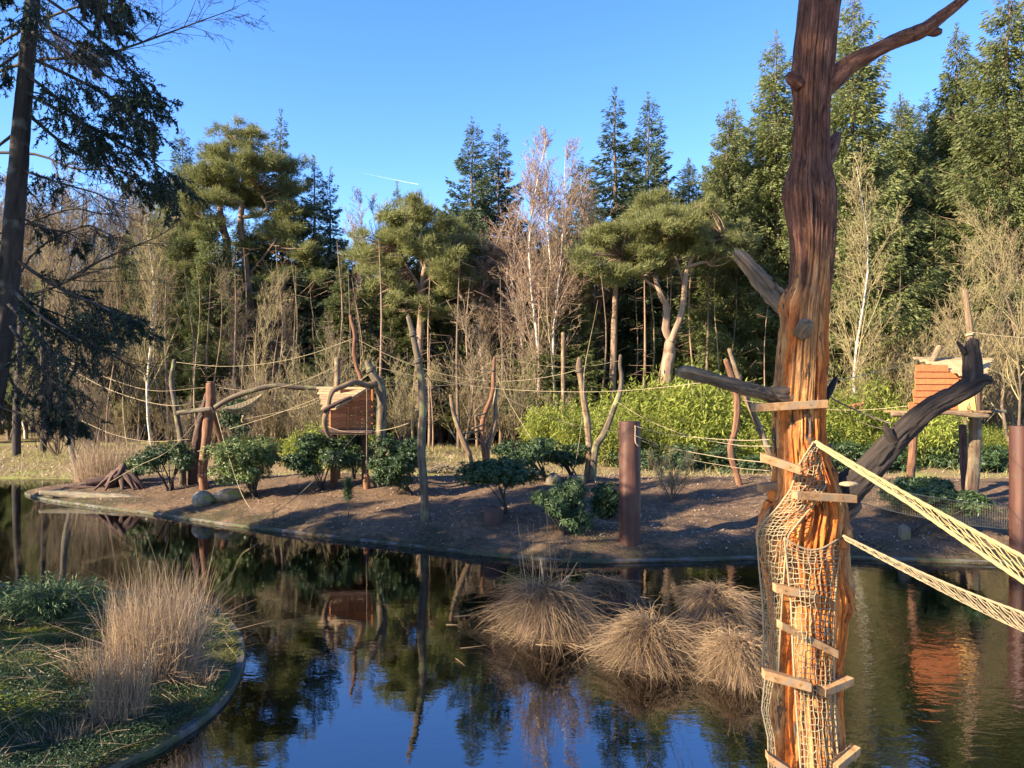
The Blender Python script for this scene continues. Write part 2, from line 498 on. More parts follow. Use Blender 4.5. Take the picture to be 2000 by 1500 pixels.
def soil_mat(name, stops, patch_col, patch=(.5, .62), patch_scale=.35, scale=6, speck=None):
    m, N, Lk = newmat(name)
    tc = N('ShaderNodeTexCoord')
    n = N('ShaderNodeTexNoise')
    n.inputs['Scale'].default_value = scale
    n.inputs['Detail'].default_value = 9
    n.inputs['Roughness'].default_value = .7
    Lk(tc.outputs['Object'], n.inputs['Vector'])
    r = ramp(N, stops)
    Lk(n.outputs[0], r.inputs[0])
    n2 = N('ShaderNodeTexNoise')
    n2.inputs['Scale'].default_value = patch_scale
    n2.inputs['Detail'].default_value = 7
    n2.inputs['Roughness'].default_value = .65
    Lk(tc.outputs['Object'], n2.inputs['Vector'])
    r2 = ramp(N, [(patch[0], (0, 0, 0)), (patch[1], (1, 1, 1))])
    Lk(n2.outputs[0], r2.inputs[0])
    mx = N('ShaderNodeMix', data_type='RGBA')
    Lk(r2.outputs[0], mx.inputs['Factor'])
    Lk(r.outputs[0], mx.inputs[6])
    mx.inputs[7].default_value = (*patch_col, 1)
    wt = N('ShaderNodeAttribute', attribute_name='tint')    # 0 where the ground is damp and mossy beside the water
    wm = N('ShaderNodeMix', data_type='RGBA')
    rw = ramp(N, [(.0, (1, 1, 1)), (.45, (0, 0, 0))])
    Lk(wt.outputs['Fac'], rw.inputs[0])
    Lk(rw.outputs[0], wm.inputs['Factor'])
    Lk(mx.outputs[2], wm.inputs[6])
    rd = ramp(N, [(.35, (.030, .024, .014)), (.55, (.062, .050, .026)), (.75, (.085, .080, .030))])
    Lk(n.outputs[0], rd.inputs[0])
    Lk(rd.outputs[0], wm.inputs[7])
    b = N('ShaderNodeBsdfPrincipled')
    b.inputs['Roughness'].default_value = .95
    b.inputs['Specular IOR Level'].default_value = .15
    Lk(wm.outputs[2], b.inputs['Base Color'])
    n3 = N('ShaderNodeTexNoise')
    n3.inputs['Scale'].default_value = 25
    n3.inputs['Detail'].default_value = 6
    Lk(tc.outputs['Object'], n3.inputs['Vector'])
    bp = N('ShaderNodeBump')
    bp.inputs['Strength'].default_value = .9
    bp.inputs['Distance'].default_value = .06
    Lk(n3.outputs[0], bp.inputs['Height'])
    Lk(bp.outputs[0], b.inputs['Normal'])
    o = N('ShaderNodeOutputMaterial')
    Lk(b.outputs[0], o.inputs[0])
    return m
M['soil'] = soil_mat('bare_soil', [(.3, (.064, .040, .024)), (.55, (.150, .096, .058)), (.8, (.26, .178, .112))], (.092, .062, .038), (.48, .66), .8)
M['floor'] = soil_mat('forest_floor', [(.3, (.10, .065, .035)), (.55, (.22, .155, .085)), (.8, (.36, .27, .15))], (.20, .20, .055), (.5, .62), .25)
M['moss'] = soil_mat('mossy_bank', [(.3, (.030, .040, .014)), (.55, (.060, .075, .022)), (.8, (.12, .11, .05))], (.17, .20, .022), (.5, .62), .55)
M['bed'] = soil_mat('pond_bed', [(.3, (.060, .044, .020)), (.55, (.15, .11, .045)), (.8, (.25, .185, .085))], (.10, .085, .032), (.45, .62), .5, scale=3)

def water_mat():
    m, N, Lk = newmat('pond_water')
    tc = N('ShaderNodeTexCoord')
    mp = N('ShaderNodeMapping')
    mp.inputs['Scale'].default_value = (1.0, 1.6, 1.0)
    Lk(tc.outputs['Object'], mp.inputs[0])
    n = N('ShaderNodeTexNoise')
    n.inputs['Scale'].default_value = 2.6
    n.inputs['Detail'].default_value = 3
    n.inputs['Distortion'].default_value = .4
    Lk(mp.outputs[0], n.inputs['Vector'])
    n2 = N('ShaderNodeTexNoise')
    n2.inputs['Scale'].default_value = 9
    n2.inputs['Detail'].default_value = 2
    Lk(mp.outputs[0], n2.inputs['Vector'])
    ad = N('ShaderNodeMath', operation='MULTIPLY_ADD')
    Lk(n2.outputs[0], ad.inputs[0])
    ad.inputs[1].default_value = .35
    Lk(n.outputs[0], ad.inputs[2])
    sx = N('ShaderNodeSeparateXYZ')
    Lk(tc.outputs['Object'], sx.inputs[0])
    n3 = N('ShaderNodeTexNoise')
    n3.inputs['Scale'].default_value = .22
    n3.inputs['Detail'].default_value = 3
    Lk(tc.outputs['Object'], n3.inputs['Vector'])
    mr = N('ShaderNodeMapRange')           # the breeze reaches the right side of the pond
    mr.inputs['From Min'].default_value = 1.5
    mr.inputs['From Max'].default_value = 5.5
    mr.inputs['To Min'].default_value = .012
    mr.inputs['To Max'].default_value = .05
    Lk(sx.outputs[0], mr.inputs[0])
    ml = N('ShaderNodeMath', operation='MULTIPLY')
    Lk(mr.outputs[0], ml.inputs[0])
    mr2 = N('ShaderNodeMapRange')
    mr2.inputs['From Min'].default_value = .35
    mr2.inputs['From Max'].default_value = .65
    mr2.inputs['To Min'].default_value = .5
    mr2.inputs['To Max'].default_value = 1.5
    Lk(n3.outputs[0], mr2.inputs[0])
    Lk(mr2.outputs[0], ml.inputs[1])
    bp = N('ShaderNodeBump')
    bp.inputs['Distance'].default_value = .10
    Lk(ml.outputs[0], bp.inputs['Strength'])
    Lk(ad.outputs[0], bp.inputs['Height'])
    fr = N('ShaderNodeFresnel')
    fr.inputs['IOR'].default_value = 2.8
    Lk(bp.outputs[0], fr.inputs['Normal'])
    gl = N('ShaderNodeBsdfGlossy')
    gl.inputs['Roughness'].default_value = .0
    gl.inputs['Color'].default_value = (.95, .97, 1, 1)
    Lk(bp.outputs[0], gl.inputs['Normal'])
    tr = N('ShaderNodeBsdfTransparent')
    tr.inputs[0].default_value = (.50, .50, .34, 1)
    mx = N('ShaderNodeMixShader')
    Lk(fr.outputs[0], mx.inputs[0])
    Lk(tr.outputs[0], mx.inputs[1])
    Lk(gl.outputs[0], mx.inputs[2])
    o = N('ShaderNodeOutputMaterial')
    Lk(mx.outputs[0], o.inputs[0])
    return m
M['water'] = water_mat()
# ------------------------------------------------------------------ terrain
def wpt(px, py):                                      # where a pixel's ray meets the water
    d = F * EYE / (py - HY)
    return ((px - CX) / F * d, d)
ISLE = np.array([wpt(80, 975), wpt(200, 993), wpt(300, 1005), wpt(450, 1027), wpt(600, 1045), wpt(750, 1063), wpt(900, 1080), wpt(1000, 1090),
                 wpt(1100, 1098), wpt(1250, 1098), wpt(1480, 1092), wpt(1650, 1092), wpt(2000, 1103), (16, 18.6), (24, 20), (28, 27), (22, 33.5),
                 (10, 35.2), (0, 35.5), (-10, 35.6), (-17, 35), (-20.5, 33)])
NEAR = np.array([(-4.9, 7.2), wpt(235, 1500), wpt(300, 1472), wpt(380, 1420), wpt(440, 1360), wpt(470, 1290), wpt(462, 1240), wpt(430, 1205), wpt(400, 1190),
                 wpt(300, 1170), wpt(150, 1155), wpt(0, 1148), (-16.5, 18.5), (-18.5, 24), (-30, 25), (-30, 13), (-24, 2), (-10, 1), (-6, 4)])
def densify(poly, n=12):
    p = np.concatenate([poly[-1:], poly, poly[:2]])
    out = []
    for i in range(len(poly)):
        a, b, c, d = p[i], p[i + 1], p[i + 2], p[i + 3]
        for k in range(n):
            t = k / n
            out.append(0.5 * (2 * b + (c - a) * t + (2 * a - 5 * b + 4 * c - d) * t ** 2 + (3 * b - a - 3 * c + d) * t ** 3))
    return np.array(out)
ISLE_D, NEAR_D = densify(ISLE, 5), densify(NEAR, 5)

def sdist(x, y, poly):
    """signed distance to a polygon, positive inside"""
    x, y = np.asarray(x, float), np.asarray(y, float)
    best = np.full(x.shape, 1e9)
    ins = np.zeros(x.shape, bool)
    n = len(poly)
    for i in range(n):
        x0, y0 = poly[i]
        x1, y1 = poly[(i + 1) % n]
        dx, dy = x1 - x0, y1 - y0
        t = np.clip(((x - x0) * dx + (y - y0) * dy) / (dx * dx + dy * dy + 1e-12), 0, 1)
        best = np.minimum(best, (x - x0 - t * dx) ** 2 + (y - y0 - t * dy) ** 2)
        if dy != 0:
            c = ((y0 > y) != (y1 > y)) & (x < (x1 - x0) * (y - y0) / dy + x0)
            ins ^= c
    return np.where(ins, 1, -1) * np.sqrt(best)

def h_isle(x, y):
    s = sdist(x, y, ISLE_D)
    p = np.stack([x, y, np.zeros_like(x)], -1)
    nz = (fbm(p * .45, 3, 5) - .5) * .45 + (fbm(p * 2.2, 3, 6) - .5) * .12
    return np.where(s > 0, .13 + .98 * (1 - np.exp(-np.maximum(s, 0) / 4.2)) * 1.12 + nz * smooth(s / 2.0), .13 + s * 1.5)

def h_near(x, y):
    s = sdist(x, y, NEAR_D)
    p = np.stack([x, y, np.zeros_like(x)], -1)
    nz = (fbm(p * .8, 3, 15) - .5) * .35 + (fbm(p * 3, 3, 16) - .5) * .12
    return np.where(s > 0, .10 + .42 * smooth(s / 3.2) + nz * smooth(s / 1.2), .10 + s * 1.5)

def h_ground(x, y):
    p = np.stack([x, y, np.zeros_like(x)], -1)
    back = 37.6 + (fbm(p * .12, 3, 31) - .5) * 3.0
    s = np.maximum(np.maximum(y - back, -4.0 - y), np.abs(x) - 48.0)     # > 0 on land
    land = .12 + .35 * smooth(s / 6) + (fbm(p * .15, 4, 33) - .5) * .5 * smooth(s / 5)
    return np.where(s > 0, land, np.maximum(-.9, .12 + s * .9))

def zg(x, y):
    x, y = np.atleast_1d(np.asarray(x, float)), np.atleast_1d(np.asarray(y, float))
    return np.maximum(np.maximum(h_isle(x, y), h_near(x, y)), h_ground(x, y))

_ys = np.linspace(7.5, 95, 1400)
def hit(px, py):
    """first ground point along a photo pixel's ray -> (x, y, z)"""
    x = (px - CX) / F * _ys
    z = EYE - (py - HY) / F * _ys
    g = zg(x, _ys)
    k = np.argmax(z <= g)
    if not (z <= g).any(): k = len(_ys) - 1
    return np.array([x[k], _ys[k], g[k]])

def sheet(name, xs, ys, hf, mat, keep=None, damp=None):
    X, Y = np.meshgrid(xs, ys)
    Z = hf(X.ravel(), Y.ravel())
    V = np.stack([X.ravel(), Y.ravel(), Z], -1)
    nx, ny = len(xs), len(ys)
    j, i = np.meshgrid(np.arange(ny - 1), np.arange(nx - 1), indexing='ij')
    b = (j * nx + i).ravel()
    Q = np.stack([b, b + 1, b + nx + 1, b + nx], -1)
    if keep is not None:
        k = keep(V)
        Q = Q[k[Q].any(1)]
        used = np.unique(Q)
        mp = np.zeros(len(V), int)
        mp[used] = np.arange(len(used))
        V, Q = V[used], mp[Q]
    mb = MB()
    mb.add(V, Q, None, .5 if damp is None else damp(V[:, 0], V[:, 1]))
    o = mb.build(name, mat)
    o['kind'] = 'structure'
    return o

def graded(a, b, lo, hi, fine, n):
    return np.unique(np.round(np.concatenate([lo - (np.geomspace(1, lo - a + 1, n) - 1), np.arange(lo, hi, fine), hi + np.geomspace(1, b - hi + 1, n) - 1]), 3))
def bed_h(x, y):
    h = -.5 + (fbm(np.stack([x, y, x * 0], -1) * .4, 3, 44) - .5) * .3
    for (px, py_, r, a) in ((930, 1185, 1.3, .40), (1010, 1235, 1.2, .40), (1140, 1215, 1.4, .46), (1330, 1250, 1.6, .36), (870, 1245, .9, .34)):
        cx, cy = wpt(px, py_)
        h = h + a * np.exp(-((x - cx) ** 2 + ((y - cy) * 1.3) ** 2) / r ** 2)
    return np.minimum(h, -.05)
gx = graded(-900, 900, -50, 50, .8, 14)
gy = graded(-400, 1500, -8, 90, .8, 14)
sheet('ground', gx, gy, h_ground, M['floor'])
sheet('pond_bed', np.linspace(-47, 47, 160), np.linspace(-4, 40, 110), bed_h, M['bed'])
sheet('monkey_island', np.arange(-22, 30, .22), np.arange(17.5, 37, .22), h_isle, M['soil'], lambda V: V[:, 2] > -.55,
      lambda x, y: np.clip(sdist(x, y, ISLE_D) / 2.6 + (fbm(np.stack([x, y, x * 0], -1) * 1.3, 4, 51) - .5) * 1.5 + .08, 0, .5))
sheet('planted_bank', np.arange(-31, -3.2, .17), np.arange(0.2, 26, .17), h_near, M['moss'], lambda V: V[:, 2] > -.55,
      lambda x, y: np.clip(sdist(x, y, NEAR_D) / 1.2 + (fbm(np.stack([x, y, x * 0], -1) * 1.8, 4, 52) - .5) * 1.8 + .05, 0, .5))
sheet('water', np.linspace(-50, 50, 41), np.linspace(-6, 42, 21), lambda x, y: x * 0, M['water'])

def kerb(name, poly, w, h, label):
    n = len(poly)
    t = unit(np.roll(poly, -1, 0) - np.roll(poly, 1, 0))
    nrm = np.stack([t[:, 1], -t[:, 0]], -1)            # outward for counter-clockwise outlines
    V = []
    p3 = np.concatenate([poly, np.zeros((n, 1))], 1)
    wob = (fbm(p3 * .7, 3, 71) - .5) * .10
    for off, z in ((-w * .5, -.3), (-w * .5, h), (w * .35, h), (w * .5, h - .03), (w * .5, -.3)):
        q = poly + nrm * (off + wob[:, None])
        V.append(np.concatenate([q, np.full((n, 1), z) + (wob[:, None] * .25 if z > 0 else 0)], 1))
    V = np.stack(V, 1).reshape(-1, 3)
    i = np.arange(n)
    j = (i + 1) % n
    Q = np.concatenate([np.stack([i * 5 + s, j * 5 + s, j * 5 + s + 1, i * 5 + s + 1], -1) for s in range(4)])
    mb = MB()
    mb.add(V, Q)
    o = mb.build(name, M['kerb'], smooth=False)
    tag(o, kind='structure')
    return o
def ccw(p):
    a = np.sum(p[:, 0] * np.roll(p[:, 1], -1) - np.roll(p[:, 0], -1) * p[:, 1])
    return p if a > 0 else p[::-1]
kerb('island_kerb', ccw(densify(ISLE, 10)), .10, .09, '')
kerb('bank_kerb', ccw(densify(NEAR, 14)), .12, .08, '')

# vapour trail: a thin strip of ice cloud kilometres away
def contrail():
    m, N, Lk = newmat('vapour')
    df = N('ShaderNodeBsdfDiffuse')
    df.inputs[0].default_value = (.9, .92, .95, 1)
    tl = N('ShaderNodeBsdfTranslucent')
    tl.inputs[0].default_value = (.9, .92, .95, 1)
    a = N('ShaderNodeMixShader')
    Lk(df.outputs[0], a.inputs[1]); Lk(tl.outputs[0], a.inputs[2])
    tp = N('ShaderNodeBsdfTransparent')
    at = N('ShaderNodeAttribute', attribute_name='tint')
    mx = N('ShaderNodeMixShader')
    Lk(at.outputs['Fac'], mx.inputs[0])
    Lk(tp.outputs[0], mx.inputs[1]); Lk(a.outputs[0], mx.inputs[2])
    o = N('ShaderNodeOutputMaterial')
    Lk(mx.outputs[0], o.inputs[0])
    d = 9000.0
    p = spline([P(690, 334, d * 1.08), P(760, 349, d * 1.03), P(817, 360, d)], 24)
    mb = MB()
    S = 8
    r = np.linspace(3, 6, 24)
    tubes(mb, p, r, S)
    mb.t[0][:] = np.repeat(np.linspace(0, .2, 24), S)
    o = mb.build('vapour_trail', m)
    tag(o, 'thin white vapour trail high in the blue sky', 'vapour trail')
contrail()
# ------------------------------------------------------------------ trees
def spruce(name, seed, H, Rr, leafm, start=.12, spacing=.42, per=6, slope=(.15, -.35), curve=-.18, n_sprig=26000, sprig=(.34, .085), hang=.5, trunk_r=.011, barem='bark', gap=0.0, sparse_low=0.0):
    rng = np.random.default_rng(seed)
    root = thing(name, None, None)
    K = 14
    z = np.linspace(0, H, K)
    path = np.stack([(fbm(np.stack([z * .15, z * 0 + seed, z * 0], -1), 2, seed) - .5) * .5 * (z / H), (fbm(np.stack([z * .15, z * 0 + seed, z * 0 + 9], -1), 2, seed) - .5) * .5 * (z / H), z], -1)
    mb = MB()
    tubes(mb, path, H * trunk_r * (1 - z / H) ** .8 + .012, 8)
    zs = []
    zz = H * start
    while zz < H * .985:
        zs += list(zz + rng.uniform(-.5, .5, per) * spacing)
        zz += spacing * rng.uniform(.7, 1.3) * (1.0 - .45 * zz / H)
    zs = np.clip(np.array(zs), 0.5, H * .99)
    n = len(zs)
    t = zs / H
    tt = np.clip((t - start) / (1 - start), 0, 1)
    az = rng.uniform(0, 2 * math.pi, n)
    lobe = .58 + .85 * vnoise(np.stack([np.cos(az) * 1.4 + seed, np.sin(az) * 1.4, zs * .45], -1), seed)
    L = Rr * (1 - tt) ** .82 * np.where(tt < .12, .65 + tt * 3, 1) * rng.uniform(.42, 1.3, n) * lobe + .18
    if gap: 
        keep = rng.random(n) > gap
        zs, t, tt, az, L = zs[keep], t[keep], tt[keep], az[keep], L[keep]
        n = len(zs)
    sl = slope[1] + (slope[0] - slope[1]) * tt ** 1.2 + rng.normal(0, .07, n)
    sl = sl + .9 * np.clip(tt - .86, 0, 1) / .14 * .6
    kk = np.linspace(0, 1, 6)
    rad = np.stack([np.cos(az), np.sin(az), az * 0], -1)
    side = np.stack([-np.sin(az), np.cos(az), az * 0], -1)
    bx = np.stack([np.interp(zs, z, path[:, 0]), np.interp(zs, z, path[:, 1]), zs], -1)
    def bp(u, i):
        u = u[..., None]
        return bx[i] + L[i][:, None] * (rad[i] * u + np.array([0, 0, 1]) * (sl[i][:, None] * u + curve * np.sin(u * math.pi) + .10 * u ** 3) )
    bpaths = np.stack([bp(np.full(n, k), np.arange(n)) for k in kk], 1)
    tubes(mb, bpaths, (.006 + L * .011)[:, None] * (1 - kk * .8)[None], 3)
    mb.build('trunk', M[barem], root)
    w = L ** 1.6 * (1 - sparse_low * (1 - tt))
    cnt = rng.multinomial(n_sprig, w / w.sum())
    i = np.repeat(np.arange(n), cnt)
    u = 1 - rng.random(len(i)) ** 1.25 * .93
    sg = rng.choice([-1, 1], len(i))
    wd = (.34 * L[i] + .12) * np.clip(1.12 - u, 0, 1) ** .6 * np.clip(u * 3, .3, 1)
    # branchlets: sprays gathered along a few side shoots, so gaps stay open between them
    q = np.round(u * L[i] / .38 + rng.random(n)[i])
    sh = (hash3(q.astype(np.int64), i, sg.astype(np.int64) + 2, seed) - .5) * .3
    off = wd * rng.random(len(i)) ** .8
    p = bp(np.clip(u, 0, 1), i) + side[i] * (sg * off)[:, None] + rad[i] * (off * (.55 + sh))[:, None]
    drop = -hang * off * rng.uniform(.3, 1.0, len(i)) - rng.random(len(i)) ** 2 * hang * .25
    p = p + np.stack([0 * u, 0 * u, drop], -1) + rng.normal(0, .03, (len(i), 3))
    d = rad[i] * .75 + side[i] * (sg * rng.uniform(.1, 1, len(i)))[:, None] + np.stack([0 * u, 0 * u, rng.normal(-.28 * hang * 2, .3, len(i))], -1)
    up = np.array([0, 0, .8]) + rng.normal(0, .8, (len(i), 3))
    sc = rng.uniform(.6, 1.25, len(i)) * np.clip(.6 + L[i] / 2.5, .6, 1.1)
    cb = MB()
    tint = np.clip(.45 * rng.random(len(i)) + .35 * u + .2 * rng.random(n)[i], 0, 1)
    leaves(cb, p, d, up, sprig[0] * sc, sprig[1] * sc, tint, 'diamond')
    # leader
    m = 60
    zl = H * rng.uniform(.955, 1.012, m)
    a2 = rng.uniform(0, 6.28, m)
    leaves(cb, np.stack([np.cos(a2) * .02, np.sin(a2) * .02, zl], -1), np.stack([np.cos(a2), np.sin(a2), rng.uniform(.5, 1.8, m)], -1), rng.normal(0, 1, (m, 3)), .3, .07, .6, 'diamond')
    o = cb.build('crown', M[leafm], root, smooth=False)
    o['kind'] = 'stuff'
    return root

def bare(name, seed, H, twigm, barkm='bark', trunks=1, lean=.12, r0=.10, n1=16, n2=9, n3=7, ang1=38, up=.25, s0=.3, l1=.34, l2=.42, l3=.42, tw=.007, curl=.18, spread=.25, multi_fork=False, l4=0, n4=3, K0=9, bendk=.05):
    """leafless tree or shrub: trunk(s) and three or four orders of branches; the twigs are the crown"""
    rng = np.random.default_rng(seed)
    root = thing(name, None, None)
    u = np.linspace(0, 1, K0)[None, :, None]
    az = rng.uniform(0, 6.28, trunks)
    ln = rng.uniform(.3, 1, trunks) * (lean if trunks == 1 else spread)
    tip = np.stack([np.cos(az) * ln, np.sin(az) * ln, np.ones(trunks)], -1) * (H * rng.uniform(.8, 1.0, trunks) if trunks > 1 else np.array([H]))[:, None]
    bend = rng.normal(0, bendk, (trunks, 1, 3)) * H * np.array([1, 1, 0])
    b2 = rng.normal(0, .02, (trunks, 1, 3)) * H * np.array([1, 1, 0])
    st = (rng.normal(0, .12, (trunks, 1, 3)) * np.array([1, 1, 0])) if trunks > 1 else 0
    T = st + tip[:, None] * u + bend * np.sin(u * math.pi) + b2 * np.sin(u * 7)
    TR = r0 * (1 - .93 * np.linspace(0, 1, K0))[None] * rng.uniform(.7, 1, trunks)[:, None]
    mb, cb = MB(), MB()
    tubes(mb, T, TR, 8)
    A, AR = grow(rng, T, TR, n1, s0, .98, l1, ang1, up, 7, curl, .5, .15, taper=.62)
    tubes(cb, A, np.maximum(AR, tw), 4, tint=rng.random(len(A)))
    B, BR = grow(rng, A, AR, n2, .12, 1.0, l2, 42, up * .6, 5, curl, .55, .2)
    tubes(cb, B, np.maximum(BR, tw), 3, tint=rng.random(len(B)))
    D, DR = grow(rng, B, BR, n3, .1, 1.0, l3, 42, up * .5, 4, curl, .6, .3)
    tubes(cb, D, np.maximum(DR, tw) * np.linspace(1, .35, 4), 2, tint=rng.random(len(D)), ref=unit(rng.normal(size=(len(D), 3))))
    if l4:
        E, ER = grow(rng, D, DR, n4, .15, 1.0, l4, 42, up * .3, 3, curl, .6, .3)
        tubes(cb, E, np.maximum(ER, tw * .9) * np.linspace(1, .3, 3), 2, tint=rng.random(len(E)), ref=unit(rng.normal(size=(len(E), 3))))
    mb.build('trunk', M[barkm], root)
    o = cb.build('crown', M[twigm], root)
    o['kind'] = 'stuff'
    return root

def tufts(cb, rng, pos, axis, n, L, W, spread=1.0, tint=None):
    """bunches of needles round each point"""
    m = len(pos)
    p = np.repeat(pos, n, 0) + rng.normal(0, L * .3, (m * n, 3))
    d = np.repeat(axis, n, 0) + rng.normal(0, spread, (m * n, 3))
    tt = np.repeat(rng.random(m), n) * .5 + rng.random(m * n) * .5
    leaves(cb, p, d, rng.normal(0, 1, (m * n, 3)), L * rng.uniform(.6, 1.2, m * n), W, tt, 'tri')

def pine(name, seed, trunks, limbs, pads, n_tuft=2400, per=13, L=.34, W=.055, rad=.35, twigs=260):
    """Scots pine: trunks and limbs given as rows of (x, y, z, r) relative to the base; pads are the flat foliage masses (x, y, z, rx, rz)"""
    rng = np.random.default_rng(seed)
    root = thing(name, None, None)
    mb = MB()
    for t in trunks + limbs:
        q = spline(t, 16)
        k = len(q)
        q[:, :3] += (fbm(np.stack([np.arange(k) * .35, np.full(k, seed), np.full(k, q[0, 2])], -1), 2, seed)[:, None] - .5) * q[:, 3:4] * 1.6
        tubes(mb, q[:, :3], q[:, 3], 9)
    pads = np.array(pads, float)
    w = pads[:, 3] ** 2
    cnt = rng.multinomial(n_tuft, w / w.sum())
    i = np.repeat(np.arange(len(pads)), cnt)
    # each pad is a heap of smaller bosses
    boss = []
    for k, p in enumerate(pads):
        nb = max(3, int(5.5 * p[3]))
        dirs = unit(rng.normal(size=(nb, 3)))
        boss.append(p[:3] + dirs * np.array([p[3], p[3], p[4]]) * rng.uniform(.25, 1.25, (nb, 1)))
    pos = np.zeros((len(i), 3)); ax = np.zeros((len(i), 3))
    for k in range(len(pads)):
        s = i == k
        m = s.sum()
        wb = rng.random(len(boss[k])) ** 1.5 + .1
        j = rng.choice(len(boss[k]), m, p=wb / wb.sum())
        b = boss[k][j]
        sz = rng.uniform(.55, 1.5, len(boss[k]))[j][:, None]
        dv = unit(rng.normal(size=(m, 3)) + [0, 0, .15])
        pos[s] = b + dv * rad * sz * rng.random((m, 1)) ** .6 * [1.3, 1.3, .55]
        outw = unit(b - pads[k, :3] + 1e-6)
        ax[s] = outw * .8 + dv * .4 + [0, 0, .55]
    cb = MB()
    tufts(cb, rng, pos, ax, per, L, W, .6)
    # boughs reaching into the pads
    allb = np.concatenate(boss)
    k = rng.choice(len(allb), min(len(allb), twigs), replace=False)
    ends = allb[k]
    src = np.concatenate([spline(t, 16)[4:, :3] for t in limbs + trunks])
    j = np.argmin(((ends[:, None] - src[None]) ** 2 * [1, 1, 1.8]).sum(-1) + rng.random((len(ends), len(src))) * 1.5, axis=1)
    a = src[j]
    u = np.linspace(0, 1, 6)[None, :, None]
    Q = a[:, None] * (1 - u) + ends[:, None] * u + np.sin(u * math.pi) * rng.normal(0, .22, (len(ends), 1, 3))
    tubes(mb, Q, (.05 * (1 - .75 * np.linspace(0, 1, 6)))[None] * np.ones((len(ends), 1)), 4)
    mb.build('trunk', M['pinebark'], root)
    o = cb.build('crown', M['pine'], root, smooth=False)
    o['kind'] = 'stuff'
    return root

def gz(x, y): return float(zg(x, y)[0])
def at_px(px, d):                                     # ground point under a photo column at a given distance
    x = (px - CX) / F * d
    return np.array([x, d, gz(x, d)])
rs = np.random.default_rng(7)
def top_h(py, d, z=.4): return EYE - (py - HY) / F * d - z

# --- conifers that stand out, one mesh each for five kinds, then copies turned and scaled
SP_A = spruce('spruce_tree', 1, 27, 3.4, 'spruce', start=.10, n_sprig=56000)
SP_B = spruce('spruce_tree', 2, 27, 4.0, 'fir', start=.14, spacing=.5, per=6, slope=(.35, -.05), curve=-.10, n_sprig=52000, hang=.25)
SP_C = spruce('spruce_tree', 3, 27, 2.6, 'fir', start=.30, spacing=.55, per=5, slope=(.2, -.3), n_sprig=24000, gap=.25, hang=.35)
SP_D = spruce('spruce_tree', 4, 28, 4.6, 'hemlock', start=.20, spacing=.42, per=7, slope=(.25, -.25), n_sprig=90000, hang=.7, sprig=(.30, .08))
SP_E = spruce('spruce_tree', 5, 27, 4.4, 'spruce', start=.24, spacing=.45, per=7, slope=(.3, -.3), n_sprig=80000, hang=.7)
SP_H = spruce('spruce_tree', 6, 27, 4.0, 'spruce', start=.52, n_sprig=26000, hang=.5)
H0 = {id(SP_A): 27, id(SP_B): 27, id(SP_C): 27, id(SP_D): 28, id(SP_E): 27}
used = set()
def conifer(proto, px, top, d, label, group=None, rz=None, wide=1.0):
    p = at_px(px, d)
    h = top_h(top, d, p[2])
    s = h / H0[id(proto)]
    rz = rs.uniform(0, 6.28) if rz is None else rz
    if id(proto) not in used:
        used.add(id(proto))
        proto.location = tuple(p)
        proto.rotation_euler = (0, 0, rz)
        proto.scale = (s * wide, s * wide, s)
        o = proto
    else:
        o = dup(proto, p, rz, (s * wide, s * wide, s))
    tag(o, label, 'spruce tree', group)
    if group is None and 'group' in o: del o['group']
    return o
conifer(SP_B, 357, 262, 76, 'blue green spruce whose tip shows just left of the big double pine')
conifer(SP_C, 548, 222, 66, 'thin spruce with a spindly spire rising behind the right side of the big double pine', wide=1.0)
conifer(SP_C, 612, 312, 62, 'slim sparse spruce standing against the sky right of the big double pine', wide=1.15)
conifer(SP_C, 647, 334, 63, 'slim spruce close behind the slim sparse one, right of the big pine')
conifer(SP_A, 776, 362, 74, 'small spruce tip above the round pine in the middle of the wood', wide=.9)
conifer(SP_B, 922, 238, 64, 'dark blue green spruce with a full pointed crown left of the pink birches', wide=1.0)
conifer(SP_B, 974, 252, 67, 'dark spruce close beside the full pointed one, nearer the pink birches', wide=1.0)
conifer(SP_C, 1200, 180, 63, 'tall thin spruce with a see-through top right of the pink birches', wide=1.3)
conifer(SP_B, 1266, 190, 62, 'tall spruce with a flat dense top and bare lower trunk beside the thin one', wide=.95)
conifer(SP_D, 1420, 208, 57, 'yellow green hemlock with a ragged top just left of the great bare trunk', wide=.9)
conifer(SP_D, 1516, 72, 58, 'very tall yellow green conifer right behind the upper left of the great bare trunk', wide=1.0)
conifer(SP_D, 1668, -12, 54, 'tallest yellow green conifer right of the great bare trunk behind its long limb', wide=.95)
conifer(SP_E, 1868, 55, 57, 'tall blue green spruce with a narrow spire in the gap beside the right limb', wide=.85)
conifer(SP_D, 1968, -60, 52, 'tall conifer with rusty cones filling the upper right corner', wide=.9)
conifer(SP_E, 1760, 190, 62, 'dark green spruce behind the white birch right of the great trunk', wide=1.0)
conifer(SP_E, 2040, 60, 56, 'green spruce cut by the right edge of the view', wide=.9)
conifer(SP_A, 1345, 320, 66, 'green spruce between the flat topped spruce and the ragged hemlock', wide=1.1)
conifer(SP_A, 1130, 430, 62, 'green spruce low down behind the stems of the pink birches', wide=1.1)
conifer(SP_A, 860, 520, 61, 'dark low spruce behind the bare grey shrub in the middle', wide=1.3)
conifer(SP_A, 1060, 470, 66, 'dark green low spruce in the gap left of the birch stems', wide=1.3)
conifer(SP_E, 500, 430, 68, 'green spruce seen through the stems of the big double pine', wide=.9)
conifer(SP_E, 1900, 300, 66, 'dark spruce standing behind the bare yellow trees at the right', wide=1.0)
G1 = 'spruces in the back rows of the wood'
